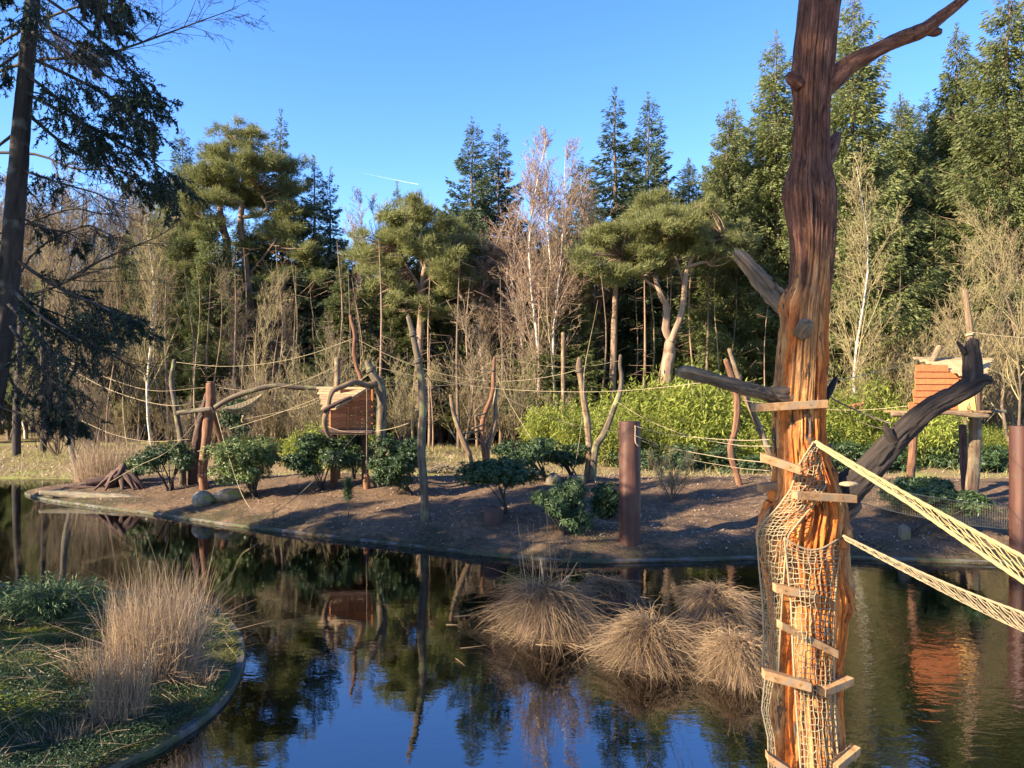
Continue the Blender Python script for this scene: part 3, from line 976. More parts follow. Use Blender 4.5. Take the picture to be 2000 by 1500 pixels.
for k in range(40):
    px = -150 + k * 58 + rs.uniform(-20, 20)
    d = rs.uniform(72, 100)
    top = (520 if px < 300 else 470 if px < 1120 else 330 if px < 1400 else 200) + rs.uniform(-30, 70)
    conifer([SP_A, SP_E, SP_B, SP_A][k % 4], px, top, d, 'dark spruce standing among others in the back rows of the wood', G1, wide=1.2)
G1c = 'middling conifers behind the pines'
for k in range(42):
    px = -30 + k * 28 + rs.uniform(-10, 10)
    d = rs.uniform(57, 70)
    top = np.interp(px, [0, 200, 300, 400, 520, 620, 700, 800, 900, 1050, 1150], [500, 470, 420, 400, 400, 420, 450, 450, 400, 420, 430]) + rs.uniform(-15, 75)
    conifer([SP_D, SP_A, SP_D, SP_C][k % 4], px, top, d, 'middling conifer filling the wood behind the pines', G1c, wide=rs.uniform(.9, 1.3))
G1b = 'young spruces under the tall trees'
for k in range(26):
    px = 330 + k * 62 + rs.uniform(-25, 25)
    d = rs.uniform(54, 64)
    top = rs.uniform(560, 690)
    conifer([SP_D, SP_A, SP_D][k % 3], px, top, d, 'young spruce growing in the shade under the tall trees', G1b, wide=2.2)

# bare conifer stems seen between the crowns on the right
def stem(px0, top, d, r, label, group=None, mat='bark', base=None):
    p = at_px(px0, d)
    h = top_h(top, d, p[2])
    z = np.linspace(-.1, h, 9)
    mb = MB()
    rg = np.random.default_rng(int(px0 * 7))
    ln = rg.normal(0, .05 if r < .12 else .015, 2)
    wv = .28 if r < .12 else .08
    tubes(mb, np.stack([np.sin(z * .45 + px0) * wv + ln[0] * z, np.cos(z * .35 + px0) * wv + ln[1] * z, z], -1), r * (1 - (.85 if r < .18 else .5) * np.clip(z / h, 0, 1)), 10)
    rng = np.random.default_rng(int(px0))
    n = 26 if r > .1 else 16
    zz = rng.uniform(.25, 1, n) * h
    a = rng.uniform(0, 6.28, n)
    L = rng.uniform(.4, 1.6, n)
    u = np.linspace(0, 1, 4)[None, :, None]
    dr = np.stack([np.cos(a), np.sin(a), rng.uniform(-.5, .15, n)], -1)[:, None]
    tubes(mb, np.stack([a * 0, a * 0, zz], -1)[:, None] + dr * u * L[:, None, None], .018 * (1 - .6 * np.linspace(0, 1, 4))[None] * np.ones((n, 1)), 3)
    o = mb.build('conifer_stem', M[mat])
    o.location = tuple(p)
    tag(o, label, 'tree stem', group)
G2 = 'bare conifer stems behind the bamboo'
for px, d, r in ((1478, 58, .21), (1432, 62, .2), (1512, 57, .23), (1640, 60, .28), (1382, 64, .17), (1372, 66, .15), (1742, 57, .26), (1805, 62, .22), (1720, 64, .2), (1560, 66, .22), (1458, 70, .16), (1590, 72, .2),
                 (590, 66, .16), (730, 68, .15), (800, 70, .15), (1045, 64, .15), (905, 68, .16), (700, 72, .14), (1240, 66, .18), (1165, 67, .16), (1310, 70, .18), (560, 70, .16), (380, 66, .16), (230, 64, .17), (180, 66, .16)):
    stem(px, rs.uniform(330, 450) if px > 1200 else rs.uniform(500, 570), d, r, 'straight bare conifer stem standing in the wood', 'straight stems in the wood')
for k in range(70):
    px = 170 + k * 26 + rs.uniform(-12, 12)
    stem(px, rs.uniform(480, 690) if px < 1150 else rs.uniform(380, 560), rs.uniform(50, 64), rs.uniform(.05, .10), 'thin bare stem standing in the undergrowth of the wood', 'thin stems in the wood', mat=['bark', 'twig', 'pinebark', 'twig_yellow'][k % 4])
for k in range(30):
    px = 340 + k * 50 + rs.uniform(-18, 18)
    stem(px, rs.uniform(450, 540), rs.uniform(53, 60), rs.uniform(.10, .17), 'straight bare conifer stem standing in the wood', 'straight stems in the wood', mat=['pinebark', 'bark'][k % 2])
stem(35, 560, 44.5, .24, 'dark stem at the far left on the sunlit bank, left of its slimmer neighbour', mat='darkbark')
stem(82, 570, 47.5, .20, 'slim dark stem second from the left on the sunlit bank', mat='darkbark')

# --- Scots pines
def rel(px, py, d, base): return np.array(P(px, py, d)) - base
def px_path(rows, d, base, dd=None):
    out = []
    for k, (px, py, w) in enumerate(rows):
        e = d + (dd[k] if dd else 0)
        out.append([*rel(px, py, e, base), w / 2 / F * e])
    return out
def pads_px(rows, base):
    return [[*rel(px, py, d, base), rx / F * d, rz / F * d] for px, py, d, rx, rz in rows]
D1 = 62.0
b1 = at_px(470, D1)
pr = np.random.default_rng(77)
T1 = [px_path([(474, 905, 28), (468, 800, 26), (452, 680, 22), (442, 560, 19), (440, 470, 15), (432, 420, 12), (428, 330, 7)], D1, b1),
      px_path([(476, 905, 28), (478, 780, 24), (478, 680, 20), (488, 600, 18), (478, 520, 15), (470, 450, 13), (474, 400, 10), (480, 280, 6)], D1 + .4, b1)]
L1 = [px_path([(474, 425, 8), (500, 420, 7), (522, 405, 6), (512, 380, 4), (500, 365, 3)], D1 - .5, b1),
      px_path([(430, 425, 7), (410, 430, 6), (375, 415, 5), (350, 425, 3)], D1 - .5, b1),
      px_path([(441, 445, 7), (415, 450, 6), (385, 452, 4)], D1 - .8, b1),
      px_path([(490, 572, 8), (520, 575, 6), (545, 590, 5), (570, 610, 4)], D1 - .6, b1),
      px_path([(480, 540, 6), (500, 520, 5), (540, 470, 4), (560, 440, 3)], D1 + .5, b1)]
pads1 = []
for px, py, rx in ((450, 260, 30), (505, 265, 30), (420, 300, 42), (500, 310, 52), (395, 350, 46), (470, 345, 60), (545, 340, 42), (370, 395, 44), (440, 390, 52), (520, 385, 56), (345, 430, 34), (400, 432, 40),
                   (560, 405, 44), (585, 440, 34), (350, 475, 34), (385, 490, 30), (560, 470, 40), (590, 500, 30), (470, 480, 26), (545, 445, 36), (345, 455, 30), (440, 330, 40), (520, 300, 34), (480, 285, 36), (570, 370, 30), (330, 500, 30), (365, 530, 28), (420, 545, 24), (520, 540, 30), (565, 540, 32), (600, 545, 24), (600, 470, 28), (500, 590, 22), (340, 405, 26)):
    for s in range(4):
        k = pr.uniform(.4, .95)
        pads1.append((px + pr.normal(0, 17), py + pr.normal(0, 12), D1 + pr.uniform(-3.5, 3.5), rx * k, rx * k * .34))
o = pine('pine_tree', 11, T1, L1, pads_px(pads1, b1), n_tuft=13000, per=12, L=.42, W=.045, rad=.50)
o.location = tuple(b1)
tag(o, 'big double stemmed pine with a broad yellow green crown standing at the left', 'pine tree')

D2 = 57.0
b2 = at_px(826, D2)
T2 = [px_path([(822, 900, 18), (822, 760, 16), (826, 640, 14), (824, 560, 12), (830, 500, 8), (812, 450, 5)], D2, b2)]
L2 = [px_path([(826, 555, 8), (845, 540, 6), (866, 520, 5), (880, 500, 3)], D2, b2), px_path([(824, 570, 7), (795, 520, 5), (770, 480, 4)], D2, b2), px_path([(828, 520, 6), (810, 480, 5), (790, 440, 3)], D2, b2)]
pads2 = []
for px, py, rx in ((800, 420, 30), (770, 450, 36), (830, 450, 32), (740, 490, 34), (790, 480, 40), (850, 490, 38), (885, 500, 26), (745, 530, 30), (870, 530, 30), (800, 430, 36), (725, 470, 22), (890, 470, 24), (760, 550, 26), (735, 575, 24), (775, 595, 24), (875, 565, 28), (850, 600, 24), (900, 530, 22), (815, 400, 20), (715, 510, 22)):
    for s in range(4):
        k = pr.uniform(.4, .95)
        pads2.append((px + pr.normal(0, 17), py + pr.normal(0, 14), D2 + pr.uniform(-2.8, 2.8), rx * k, rx * k * .45))
o = pine('pine_tree', 12, T2, L2, pads_px(pads2, b2), n_tuft=6500, per=12, L=.40, W=.045, rad=.50)
o.location = tuple(b2)
tag(o, 'round crowned pine in the middle of the wood behind the tall dark pole', 'pine tree')

D3 = 50.0
b3 = at_px(1305, D3)
T3 = [px_path([(1303, 905, 28), (1304, 740, 24), (1309, 680, 22), (1311, 662, 19)], D3, b3),
      px_path([(1312, 672, 18), (1302, 630, 15), (1297, 590, 13), (1286, 560, 10), (1280, 540, 7)], D3, b3),
      px_path([(1310, 668, 15), (1326, 630, 12), (1336, 570, 11), (1345, 520, 9), (1368, 480, 6)], D3 - .4, b3)]
L3 = [px_path([(1345, 520, 8), (1375, 512, 6), (1392, 520, 4)], D3 - .6, b3), px_path([(1290, 570, 7), (1255, 540, 5), (1215, 500, 4)], D3, b3), px_path([(1336, 560, 6), (1320, 500, 5), (1300, 440, 4)], D3, b3), px_path([(1350, 510, 6), (1400, 470, 4), (1440, 460, 3)], D3, b3)]
pads3 = []
for px, py, rx in ((1265, 420, 36), (1310, 415, 36), (1220, 450, 36), (1350, 430, 40), (1395, 445, 42), (1430, 460, 34), (1270, 460, 46), (1330, 465, 48), (1190, 490, 34), (1240, 495, 40), (1170, 465, 28), (1400, 480, 36),
                   (1300, 500, 34), (1445, 480, 26), (1210, 525, 28), (1160, 510, 24), (1260, 530, 26), (1375, 415, 30), (1290, 395, 26), (1420, 500, 26)):
    for s in range(4):
        k = pr.uniform(.4, .9)
        pads3.append((px + pr.normal(0, 15), py + pr.normal(0, 10), D3 + pr.uniform(-2.8, 2.8), rx * k, rx * k * .40))
o = pine('pine_tree', 13, T3, L3, pads_px(pads3, b3), n_tuft=9500, per=12, L=.35, W=.040, rad=.45)
o.location = tuple(b3)
tag(o, 'forked pine with a spreading grey green crown behind the bamboo left of the great trunk', 'pine tree')
D4 = 55.0
b4 = at_px(1200, D4)
T4 = [px_path([(1196, 900, 14), (1198, 700, 13), (1200, 600, 11), (1203, 520, 8), (1200, 480, 5)], D4, b4)]
L4 = [px_path([(1202, 530, 6), (1225, 520, 5), (1250, 510, 3)], D4, b4), px_path([(1202, 540, 6), (1180, 515, 4), (1160, 500, 3)], D4, b4)]
pads4 = [(px + pr.normal(0, 6), py, D4 + pr.uniform(-1.8, 1.8), rx, rx * .4) for px, py, rx in ((1165, 470, 26), (1200, 455, 28), (1150, 500, 24), (1235, 480, 24), (1180, 515, 26), (1215, 505, 22), (1140, 530, 18), (1165, 540, 20))]
o = pine('pine_tree', 14, T4, L4, pads_px(pads4, b4), n_tuft=2600, per=12, L=.36, W=.05)
o.location = tuple(b4)
tag(o, 'slim single stemmed pine left of the forked pine, its crown touching it', 'pine tree')

# --- birches and other leafless trees
BI_A = bare('birch_tree', 21, 21, 'twig_pink', 'birchbark', 1, .05, .13, 46, 11, 7, 30, .30, .25, .24, .45, .45, .0115, .14, l4=.5, n4=3, bendk=.018)
BI_B = bare('birch_tree', 22, 15, 'twig_yellow', 'birchbark', 1, .06, .14, 36, 10, 8, 34, .30, .22, .30, .42, .42, .009, .16, l4=.5, n4=2, bendk=.01)
BW_A = bare('bare_tree', 23, 16, 'twig', 'bark', 2, .1, .13, 24, 11, 8, 36, .25, .18, .32, .42, .42, .009, .22, spread=.2, l4=.5, n4=2)
BW_B = bare('bare_tree', 24, 14, 'twig_yellow', 'bark', 3, .1, .11, 18, 11, 8, 38, .2, .15, .34, .42, .42, .008, .24, spread=.3)
SH_A = bare('bare_shrub', 25, 6.5, 'twig', 'bark', 9, .2, .05, 14, 9, 6, 30, .35, .15, .30, .42, .42, .0068, .22, spread=.45)
SH_B = bare('bare_shrub', 26, 5.0, 'twig_yellow', 'bark', 10, .2, .035, 14, 8, 5, 34, .3, .12, .34, .42, .42, .006, .24, spread=.5)
SH_C = bare('bare_shrub', 27, 7.5, 'twig', 'bark', 1, .1, .09, 26, 9, 6, 46, .3, .22, .42, .42, .42, .010, .18)
used2 = set()
HB = {}
for o_, h_ in ((BI_A, 21), (BI_B, 15), (BW_A, 16), (BW_B, 14), (SH_A, 6.5), (SH_B, 5), (SH_C, 7.5)): HB[o_.name] = h_
def bare_at(proto, px, top, d, label, cat, group=None, rz=None, wide=1.0, tilt=(0, 0)):
    p = at_px(px, d)
    s = top_h(top, d, p[2]) / HB[proto.name]
    rz = rs.uniform(0, 6.28) if rz is None else rz
    if proto.name not in used2:
        used2.add(proto.name)
        o = proto
        o.location = tuple(p); o.rotation_euler = (tilt[0], tilt[1], rz); o.scale = (s * wide, s * wide, s)
    else:
        o = dup(proto, p, rz, (s * wide, s * wide, s), tilt=tilt)
    tag(o, label, cat, group)
    if group is None and 'group' in o: del o['group']
    return o
bare_at(BI_A, 1042, 262, 55, 'leftmost pink twigged birch of the group in the middle of the wood', 'birch tree', wide=1.0)
bare_at(BI_A, 1066, 272, 57, 'second birch of the pink group, its stem leaning over behind the left one', 'birch tree', wide=1.0)
bare_at(BI_A, 1103, 300, 54, 'birch with a forked white stem right of the pink group', 'birch tree', wide=1.1)
bare_at(BI_A, 1000, 400, 58, 'short pink twigged birch at the left end of the pink group', 'birch tree', wide=1.6)
bare_at(BI_A, 955, 430, 59, 'low rounded reddish birch in front of the dark pointed spruce', 'birch tree', wide=1.8)
bare_at(BI_A, 1150, 330, 60, 'thin birch behind the forked white stem, beside the tall thin spruce', 'birch tree', wide=1.0)
bare_at(BI_A, 702, 378, 61, 'slim dark birch against the sky between the slim spruces and the round pine', 'birch tree', wide=.9)
bare_at(BI_A, 742, 400, 66, 'thin birch rising beside the small spruce tip, right of the slim dark birch', 'birch tree', wide=.9)
bare_at(BI_B, 1692, 318, 47, 'white stemmed birch right of the great trunk', 'birch tree', wide=1.0)
bare_at(BI_B, 296, 420, 52, 'white stemmed young birch left of the far left pole', 'birch tree', wide=.9)
bare_at(BW_B, 1900, 470, 44, 'yellowish leafless tree behind the right hut', 'bare tree', wide=1.1)
bare_at(BW_B, 1985, 380, 43, 'tall yellowish leafless tree at the right edge', 'bare tree', wide=1.0)
bare_at(BW_B, 1830, 560, 47, 'low yellowish leafless tree left of the right hut', 'bare tree', wide=1.2)
bare_at(BW_A, 1960, 440, 50, 'reddish brown leafless tree behind the yellowish ones at the right edge', 'bare tree', wide=1.1)
bare_at(SH_C, 905, 615, 48, 'wide grey leafless shrub with a single stem behind the forked post', 'shrub', wide=1.25)
bare_at(SH_C, 1015, 600, 52, 'yellow leafless young tree with one thin stem left of the paired posts', 'shrub', wide=.8)
G3 = 'leafless trees in the wood on the left'
for k in range(26):
    px = -80 + k * 31 + rs.uniform(-14, 14)
    d = rs.uniform(50, 72)
    top = rs.uniform(350, 500) if px < 330 else rs.uniform(500, 630)
    bare_at([BW_A, BW_B, BW_A][k % 3], px, top, d, 'brown leafless tree in the thicket on the left', 'bare tree', G3, wide=.85)
G4 = 'leafless shrubs under the trees'
for k in range(32):
    px = 120 + k * 31 + rs.uniform(-14, 14)
    d = rs.uniform(43, 62)
    top = rs.uniform(660, 790)
    bare_at([SH_A, SH_B, SH_A][k % 3], px, top, d, 'brown leafless shrub in the undergrowth behind the island', 'shrub', G4, wide=1.15)
for k in range(12):
    px = 1640 + k * 34 + rs.uniform(-14, 14)
    d = rs.uniform(46, 58)
    bare_at([SH_B, SH_A][k % 2], px, rs.uniform(600, 720), d, 'leafless shrub in the undergrowth behind the right hut', 'shrub', 'leafless shrubs on the right', wide=1.1)
G3b = 'tall leafless trees at the back left'
for k in range(18):
    px = -40 + k * 21 + rs.uniform(-9, 9)
    bare_at([BW_A, BI_A, BW_A][k % 3], px, rs.uniform(340, 420), rs.uniform(66, 84), 'tall greyish leafless tree in the back row behind the dark near spruce', 'bare tree', G3b, wide=1.3)
G5 = 'leafless trees in the middle of the wood'
for k in range(7):
    px = 640 + k * 80 + rs.uniform(-16, 16)
    d = rs.uniform(56, 68)
    bare_at([BW_A, BW_B][k % 2], px, rs.uniform(500, 600), d, 'brown leafless tree among the stems in the middle of the wood', 'bare tree', G5, wide=.9)

# --- bamboo
def bamboo(name, seed, H=3.4, n=46, spread=1.15, per=95, L=.24, W=.05):
    rng = np.random.default_rng(seed)
    root = thing(name, None, None)
    a = rng.uniform(0, 6.28, n)
    r = rng.random(n) ** .5 * spread
    b = np.stack([np.cos(a) * r * .7, np.sin(a) * r * .7, 0 * a - .1], -1)
    h = H * rng.uniform(.6, 1.1, n) * (1 - .25 * r / spread)
    ln = np.stack([np.cos(a) * (.25 + r * .28), np.sin(a) * (.25 + r * .28), 0 * a], -1) * rng.uniform(.3, 1.2, (n, 1))
    u = np.linspace(0, 1, 7)[None, :, None]
    Q = b[:, None] + np.array([0, 0, 1.]) * h[:, None, None] * (u - .12 * u ** 3) + ln[:, None] * u ** 2.2
    mb = MB()
    tubes(mb, Q, .012 * (1 - .7 * np.linspace(0, 1, 7))[None] * np.ones((n, 1)), 4)
    mb.build('culms', M['twig_yellow'], root)['kind'] = 'stuff'
    s = 1 - rng.random((n, per)) ** 1.3 * .85
    p, t = pathlerp(Q, s)
    p = p.reshape(-1, 3)
    m = len(p)
    # leaves in small sprays of the same branchlet
    off = rng.normal(0, .17, (n, per // 5 + 1, 3)).repeat(5, 1)[:, :per].reshape(-1, 3)
    p = p + off + rng.normal(0, .05, (m, 3))
    d = unit(off + 1e-3) * .7 + rng.normal(0, .55, (m, 3)) + [0, 0, -.35]
    cb = MB()
    hh = np.clip(p[:, 2] / H, 0, 1)
    leaves(cb, p, d, np.array([0, 0, 1.]) + rng.normal(0, .5, (m, 3)), L * rng.uniform(.6, 1.2, m), W, np.clip(rng.random(m) * .6 + .4 * rng.random(n).repeat(per), 0, 1), 'diamond')
    o = cb.build('foliage', M['bamboo'], root, smooth=False)
    o['kind'] = 'stuff'
    return root
BM = [bamboo('bamboo_clump', 31), bamboo('bamboo_clump', 32, 3.8, 44, 1.2), bamboo('bamboo_clump', 33, 2.8, 50, 1.3)]
G6 = 'bamboo clumps on the back bank'
usedb = set()
def bam(k, px, top, d, wide=1.0, dark=None):
    p = at_px(px, d)
    s = top_h(top, d, p[2]) / (3.5, 3.9, 2.9)[k]
    o = BM[k] if k not in usedb else dup(BM[k], p, rs.uniform(0, 6.28))
    usedb.add(k)
    o.location = tuple(p); o.scale = (s * wide,) * 2 + (s,)
    tag(o, 'bright yellow green bamboo clump in the thicket on the back bank', 'bamboo', G6)
n = 0
for row, (d, dy) in enumerate(((42.5, 40), (44.5, 15), (46.5, 0), (48.5, -15))):
    for px in np.arange(1045, 2010, 46):
        if px < 1120 and row in (0,): continue
        x = px + rs.uniform(-16, 16) + row * 11
        top = (np.interp(x, [1030, 1100, 1200, 1300, 1500, 1700, 1800, 1900, 2000], [800, 770, 745, 735, 760, 750, 790, 850, 860])) + dy * (1.0 if x < 1750 else .4) + rs.normal(0, 26)
        bam(n % 3, x, top, d + rs.uniform(-.7, .7), 1.1)
        n += 1
for px, top, d in ((665, 800, 40.5), (620, 815, 41.5), (700, 820, 41), (585, 838, 41)):
    p = at_px(px, d)
    s = top_h(top, d, p[2]) / 2.9
    o = dup(BM[2], p, rs.uniform(0, 6.28), (s * 1.3, s * 1.3, s))
    tag(o, 'small bamboo clump beneath and behind the left hut', 'bamboo', 'bamboo clumps behind the left hut')
# ------------------------------------------------------------------ the great bare trunk in the water
DT = 7.5
PROF = np.array([(-60, 1570, 1648), (0, 1563, 1641), (60, 1558, 1634), (110, 1552, 1630), (160, 1548, 1626), (200, 1552, 1620), (260, 1552, 1618), (310, 1549, 1619), (345, 1538, 1626), (375, 1531, 1631), (410, 1537, 1631),
                 (450, 1544, 1630), (500, 1546, 1627), (560, 1542, 1621), (600, 1527, 1618), (650, 1522, 1615), (720, 1516, 1612), (780, 1509, 1611), (850, 1509, 1611), (900, 1511, 1618), (950, 1509, 1636), (990, 1500, 1650),
                 (1030, 1483, 1648), (1060, 1481, 1643), (1110, 1493, 1646), (1160, 1502, 1652), (1220, 1505, 1650), (1300, 1507, 1640), (1380, 1509, 1638), (1450, 1510, 1645), (1520, 1508, 1652), (1640, 1500, 1668), (1760, 1490, 1685)], float)
def prof(py):
    return np.interp(py, PROF[:, 0], PROF[:, 1]), np.interp(py, PROF[:, 0], PROF[:, 2])

def hero_mat():
    m, N, Lk = newmat('old_trunk_wood')
    at = N('ShaderNodeAttribute', attribute_name='bk')
    mp = N('ShaderNodeMapping')
    mp.inputs['Scale'].default_value = (14, 14, 4.2)
    Lk(at.outputs['Vector'], mp.inputs[0])
    n = N('ShaderNodeTexNoise')
    n.inputs['Scale'].default_value = 1.0
    n.inputs['Detail'].default_value = 9
    n.inputs['Roughness'].default_value = .68
    n.inputs['Distortion'].default_value = .35
    Lk(mp.outputs[0], n.inputs['Vector'])
    r = ramp(N, [(.26, (.045, .020, .011)), (.38, (.21, .090, .030)), (.52, (.40, .185, .060)), (.68, (.55, .31, .12)), (.85, (.60, .41, .21))])
    Lk(n.outputs[0], r.inputs[0])
    # large stains: orange algae, grey weathered wood, dark wet streaks
    tc = N('ShaderNodeTexCoord')
    mp2 = N('ShaderNodeMapping')
    mp2.inputs['Scale'].default_value = (3.2, 3.2, .55)
    Lk(tc.outputs['Object'], mp2.inputs[0])
    n2 = N('ShaderNodeTexNoise')
    n2.inputs['Scale'].default_value = 1.3
    n2.inputs['Detail'].default_value = 5
    Lk(mp2.outputs[0], n2.inputs['Vector'])
    rr = ramp(N, [(.44, (0, 0, 0)), (.54, (.9, .9, .9))])
    Lk(n2.outputs[0], rr.inputs[0])
    mx = N('ShaderNodeMix', data_type='RGBA')
    Lk(rr.outputs[0], mx.inputs['Factor'])
    Lk(r.outputs[0], mx.inputs[6])
    mo = N('ShaderNodeMix', data_type='RGBA', blend_type='MULTIPLY')
    mo.inputs['Factor'].default_value = 1
    Lk(r.outputs[0], mo.inputs[6])
    mo.inputs[7].default_value = (1.25, .66, .22, 1)
    Lk(mo.outputs[2], mx.inputs[7])
    # upper stem darkened to purplish brown: wet wood, plus shade put into the colour
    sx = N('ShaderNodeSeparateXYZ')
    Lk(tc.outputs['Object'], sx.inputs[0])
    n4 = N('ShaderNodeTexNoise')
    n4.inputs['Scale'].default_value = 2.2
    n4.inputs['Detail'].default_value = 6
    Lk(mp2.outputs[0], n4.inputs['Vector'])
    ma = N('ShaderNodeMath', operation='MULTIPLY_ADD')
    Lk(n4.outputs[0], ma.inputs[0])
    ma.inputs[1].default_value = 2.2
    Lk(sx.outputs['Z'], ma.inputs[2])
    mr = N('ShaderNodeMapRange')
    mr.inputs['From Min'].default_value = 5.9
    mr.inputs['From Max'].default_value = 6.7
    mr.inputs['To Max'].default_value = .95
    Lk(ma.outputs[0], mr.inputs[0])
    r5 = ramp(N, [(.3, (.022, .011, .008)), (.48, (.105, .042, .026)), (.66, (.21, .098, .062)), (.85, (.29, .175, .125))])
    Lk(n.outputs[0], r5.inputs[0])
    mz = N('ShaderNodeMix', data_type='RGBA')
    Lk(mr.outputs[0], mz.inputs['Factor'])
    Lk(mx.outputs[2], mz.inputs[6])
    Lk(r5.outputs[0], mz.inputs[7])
    # remnants of grey brown bark with ragged edges
    mp3 = N('ShaderNodeMapping')
    mp3.inputs['Scale'].default_value = (4.2, 4.2, 1.3)
    Lk(tc.outputs['Object'], mp3.inputs[0])
    n6 = N('ShaderNodeTexNoise')
    n6.inputs['Scale'].default_value = 1.7
    n6.inputs['Detail'].default_value = 9
    n6.inputs['Roughness'].default_value = .72
    Lk(mp3.outputs[0], n6.inputs['Vector'])
    r6 = ramp(N, [(.585, (0, 0, 0)), (.61, (1, 1, 1))])
    Lk(n6.outputs[0], r6.inputs[0])
    r7 = ramp(N, [(.35, (.028, .020, .015)), (.6, (.105, .075, .055)), (.8, (.20, .16, .125))])
    Lk(n.outputs[0], r7.inputs[0])
    mk = N('ShaderNodeMix', data_type='RGBA')
    Lk(r6.outputs[0], mk.inputs['Factor'])
    Lk(mz.outputs[2], mk.inputs[6])
    Lk(r7.outputs[0], mk.inputs[7])
    at2 = N('ShaderNodeAttribute', attribute_name='tint')
    hv = N('ShaderNodeHueSaturation')
    mr2 = N('ShaderNodeMapRange')
    mr2.inputs['To Min'].default_value = .5
    mr2.inputs['To Max'].default_value = 1.4
    Lk(at2.outputs['Fac'], mr2.inputs[0])
    Lk(mr2.outputs[0], hv.inputs['Value'])
    Lk(mk.outputs[2], hv.inputs['Color'])
    b = N('ShaderNodeBsdfPrincipled')
    b.inputs['Roughness'].default_value = .75
    b.inputs['Specular IOR Level'].default_value = .3
    Lk(hv.outputs[0], b.inputs['Base Color'])
    hm = N('ShaderNodeMath', operation='MULTIPLY_ADD')
    Lk(r6.outputs[0], hm.inputs[0])
    hm.inputs[1].default_value = .35
    Lk(n.outputs[0], hm.inputs[2])
    bp = N('ShaderNodeBump')
    bp.inputs['Strength'].default_value = .9
    bp.inputs['Distance'].default_value = .05
    Lk(hm.outputs[0], bp.inputs['Height'])
    Lk(bp.outputs[0], b.inputs['Normal'])
    o = N('ShaderNodeOutputMaterial')
    Lk(b.outputs[0], o.inputs[0])
    return m
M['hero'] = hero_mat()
M['limb_dark'] = bark_mat('black_limb', [(0.3, (.010, .008, .008)), (.55, (.034, .025, .021)), (.8, (.10, .074, .053))], scale=13, stretch=.12, bump=1.0, dist=.04, coord='bk', patch=(.60, .68, (.24, .17, .10)), patch_scale=2.4)  # black to dark brown, with tan patches at random
M['limb_grey'] = bark_mat('grey_limb', [(0.28, (.035, .025, .018)), (.5, (.13, .092, .060)), (.75, (.30, .225, .15))], scale=13, stretch=.10, bump=1.0, dist=.03, coord='bk', patch=(.58, .7, (.10, .085, .06)), patch_scale=3)

def rugged(mb, q, sides, amp, seed, lump=.12, freq=9.0, capped=True, fine=0.0, knots=None):
    """q rows (x, y, z, r): a trunk or limb with furrowed surface; closed at both ends"""
    K = len(q)
    Pt, r = q[:, :3], q[:, 3]
    T = unit(np.gradient(Pt, axis=0))
    N1 = np.zeros((K, 3)); 
    v = np.array([0, 1.0, .1]) if abs(T[0, 1]) < .8 else np.array([1.0, 0, 0])
    for k in range(K):                                   # parallel transport
        v = v - T[k] * np.dot(v, T[k])
        v = v / np.linalg.norm(v)
        N1[k] = v
    N2 = np.cross(T, N1)
    th = np.arange(sides) / sides * 2 * math.pi
    L = np.concatenate([[0], np.cumsum(np.linalg.norm(np.diff(Pt, axis=0), axis=1))])
    c, s = np.cos(th)[None], np.sin(th)[None]
    rm = max(r.mean(), .02)
    A = np.stack([np.broadcast_to(c, (K, sides)) * 1.0, np.broadcast_to(s, (K, sides)) * 1.0, np.broadcast_to(L[:, None] / rm * .45, (K, sides))], -1)
    big = (fbm(A * [1.3, 1.3, .9] + seed, 3, seed) - .5) * 2 * lump
    w = fbm(A * [1, 1, 1.4] + seed, 3, seed + 3)
    B = A * [freq / 2, freq / 2, .40] + w[..., None] * 1.3
    n = vnoise(B, seed + 5)
    ridge = 1 - np.abs(n * 2 - 1) * 2.0
    n2 = fbm(A * [freq * 1.6, freq * 1.6, 2.2], 3, seed + 9) - .5
    fur = np.clip(ridge, 0, 1) ** 2.2
    disp = big - amp * fur + amp * .9 * n2
    if fine:
        disp = disp + fine * (fbm(A * [freq * 2.2, freq * 2.2, 1.2] + 40, 3, seed + 12) - .5)
    if knots:
        for (zk, ak, hk, wk) in knots:
            dz = (L[:, None] - zk) / (wk * rm); da = (np.angle(np.exp(1j * (th[None] - ak)))) / wk
            g = np.exp(-(dz ** 2 + da ** 2) * 1.6)
            disp = disp + hk * (g - .75 * np.exp(-(dz ** 2 + da ** 2) * 9))
    rr = r[:, None] * (1 + disp)
    V = Pt[:, None] + rr[..., None] * (c[..., None] * N1[:, None] + s[..., None] * N2[:, None])
    bk = np.stack([np.broadcast_to(c * rm, (K, sides)), np.broadcast_to(s * rm, (K, sides)), np.broadcast_to(L[:, None], (K, sides))], -1)
    tint = np.clip(.62 - .5 * fur + .5 * n2, 0, 1).ravel()
    k, i = np.meshgrid(np.arange(K - 1), np.arange(sides), indexing='ij')
    i2 = (i + 1) % sides
    Q = np.stack([k * sides + i, k * sides + i2, (k + 1) * sides + i2, (k + 1) * sides + i], -1).reshape(-1, 4)
    V = V.reshape(-1, 3); bk = bk.reshape(-1, 3)
    tr = None
    if capped:
        nb = len(V)
        V = np.concatenate([V, Pt[:1], Pt[-1:] + T[-1:] * r[-1] * .25])
        bk = np.concatenate([bk, [[0, 0, 0], [0, 0, L[-1]]]])
        tint = np.concatenate([tint, [.4, .4]])
        a = np.arange(sides); a2 = (a + 1) % sides
        tr = np.concatenate([np.stack([a2, a, np.full(sides, nb)], -1), np.stack([(K - 1) * sides + a, (K - 1) * sides + a2, np.full(sides, nb + 1)], -1)])
    mb.add(V, Q, tr, tint, bk)

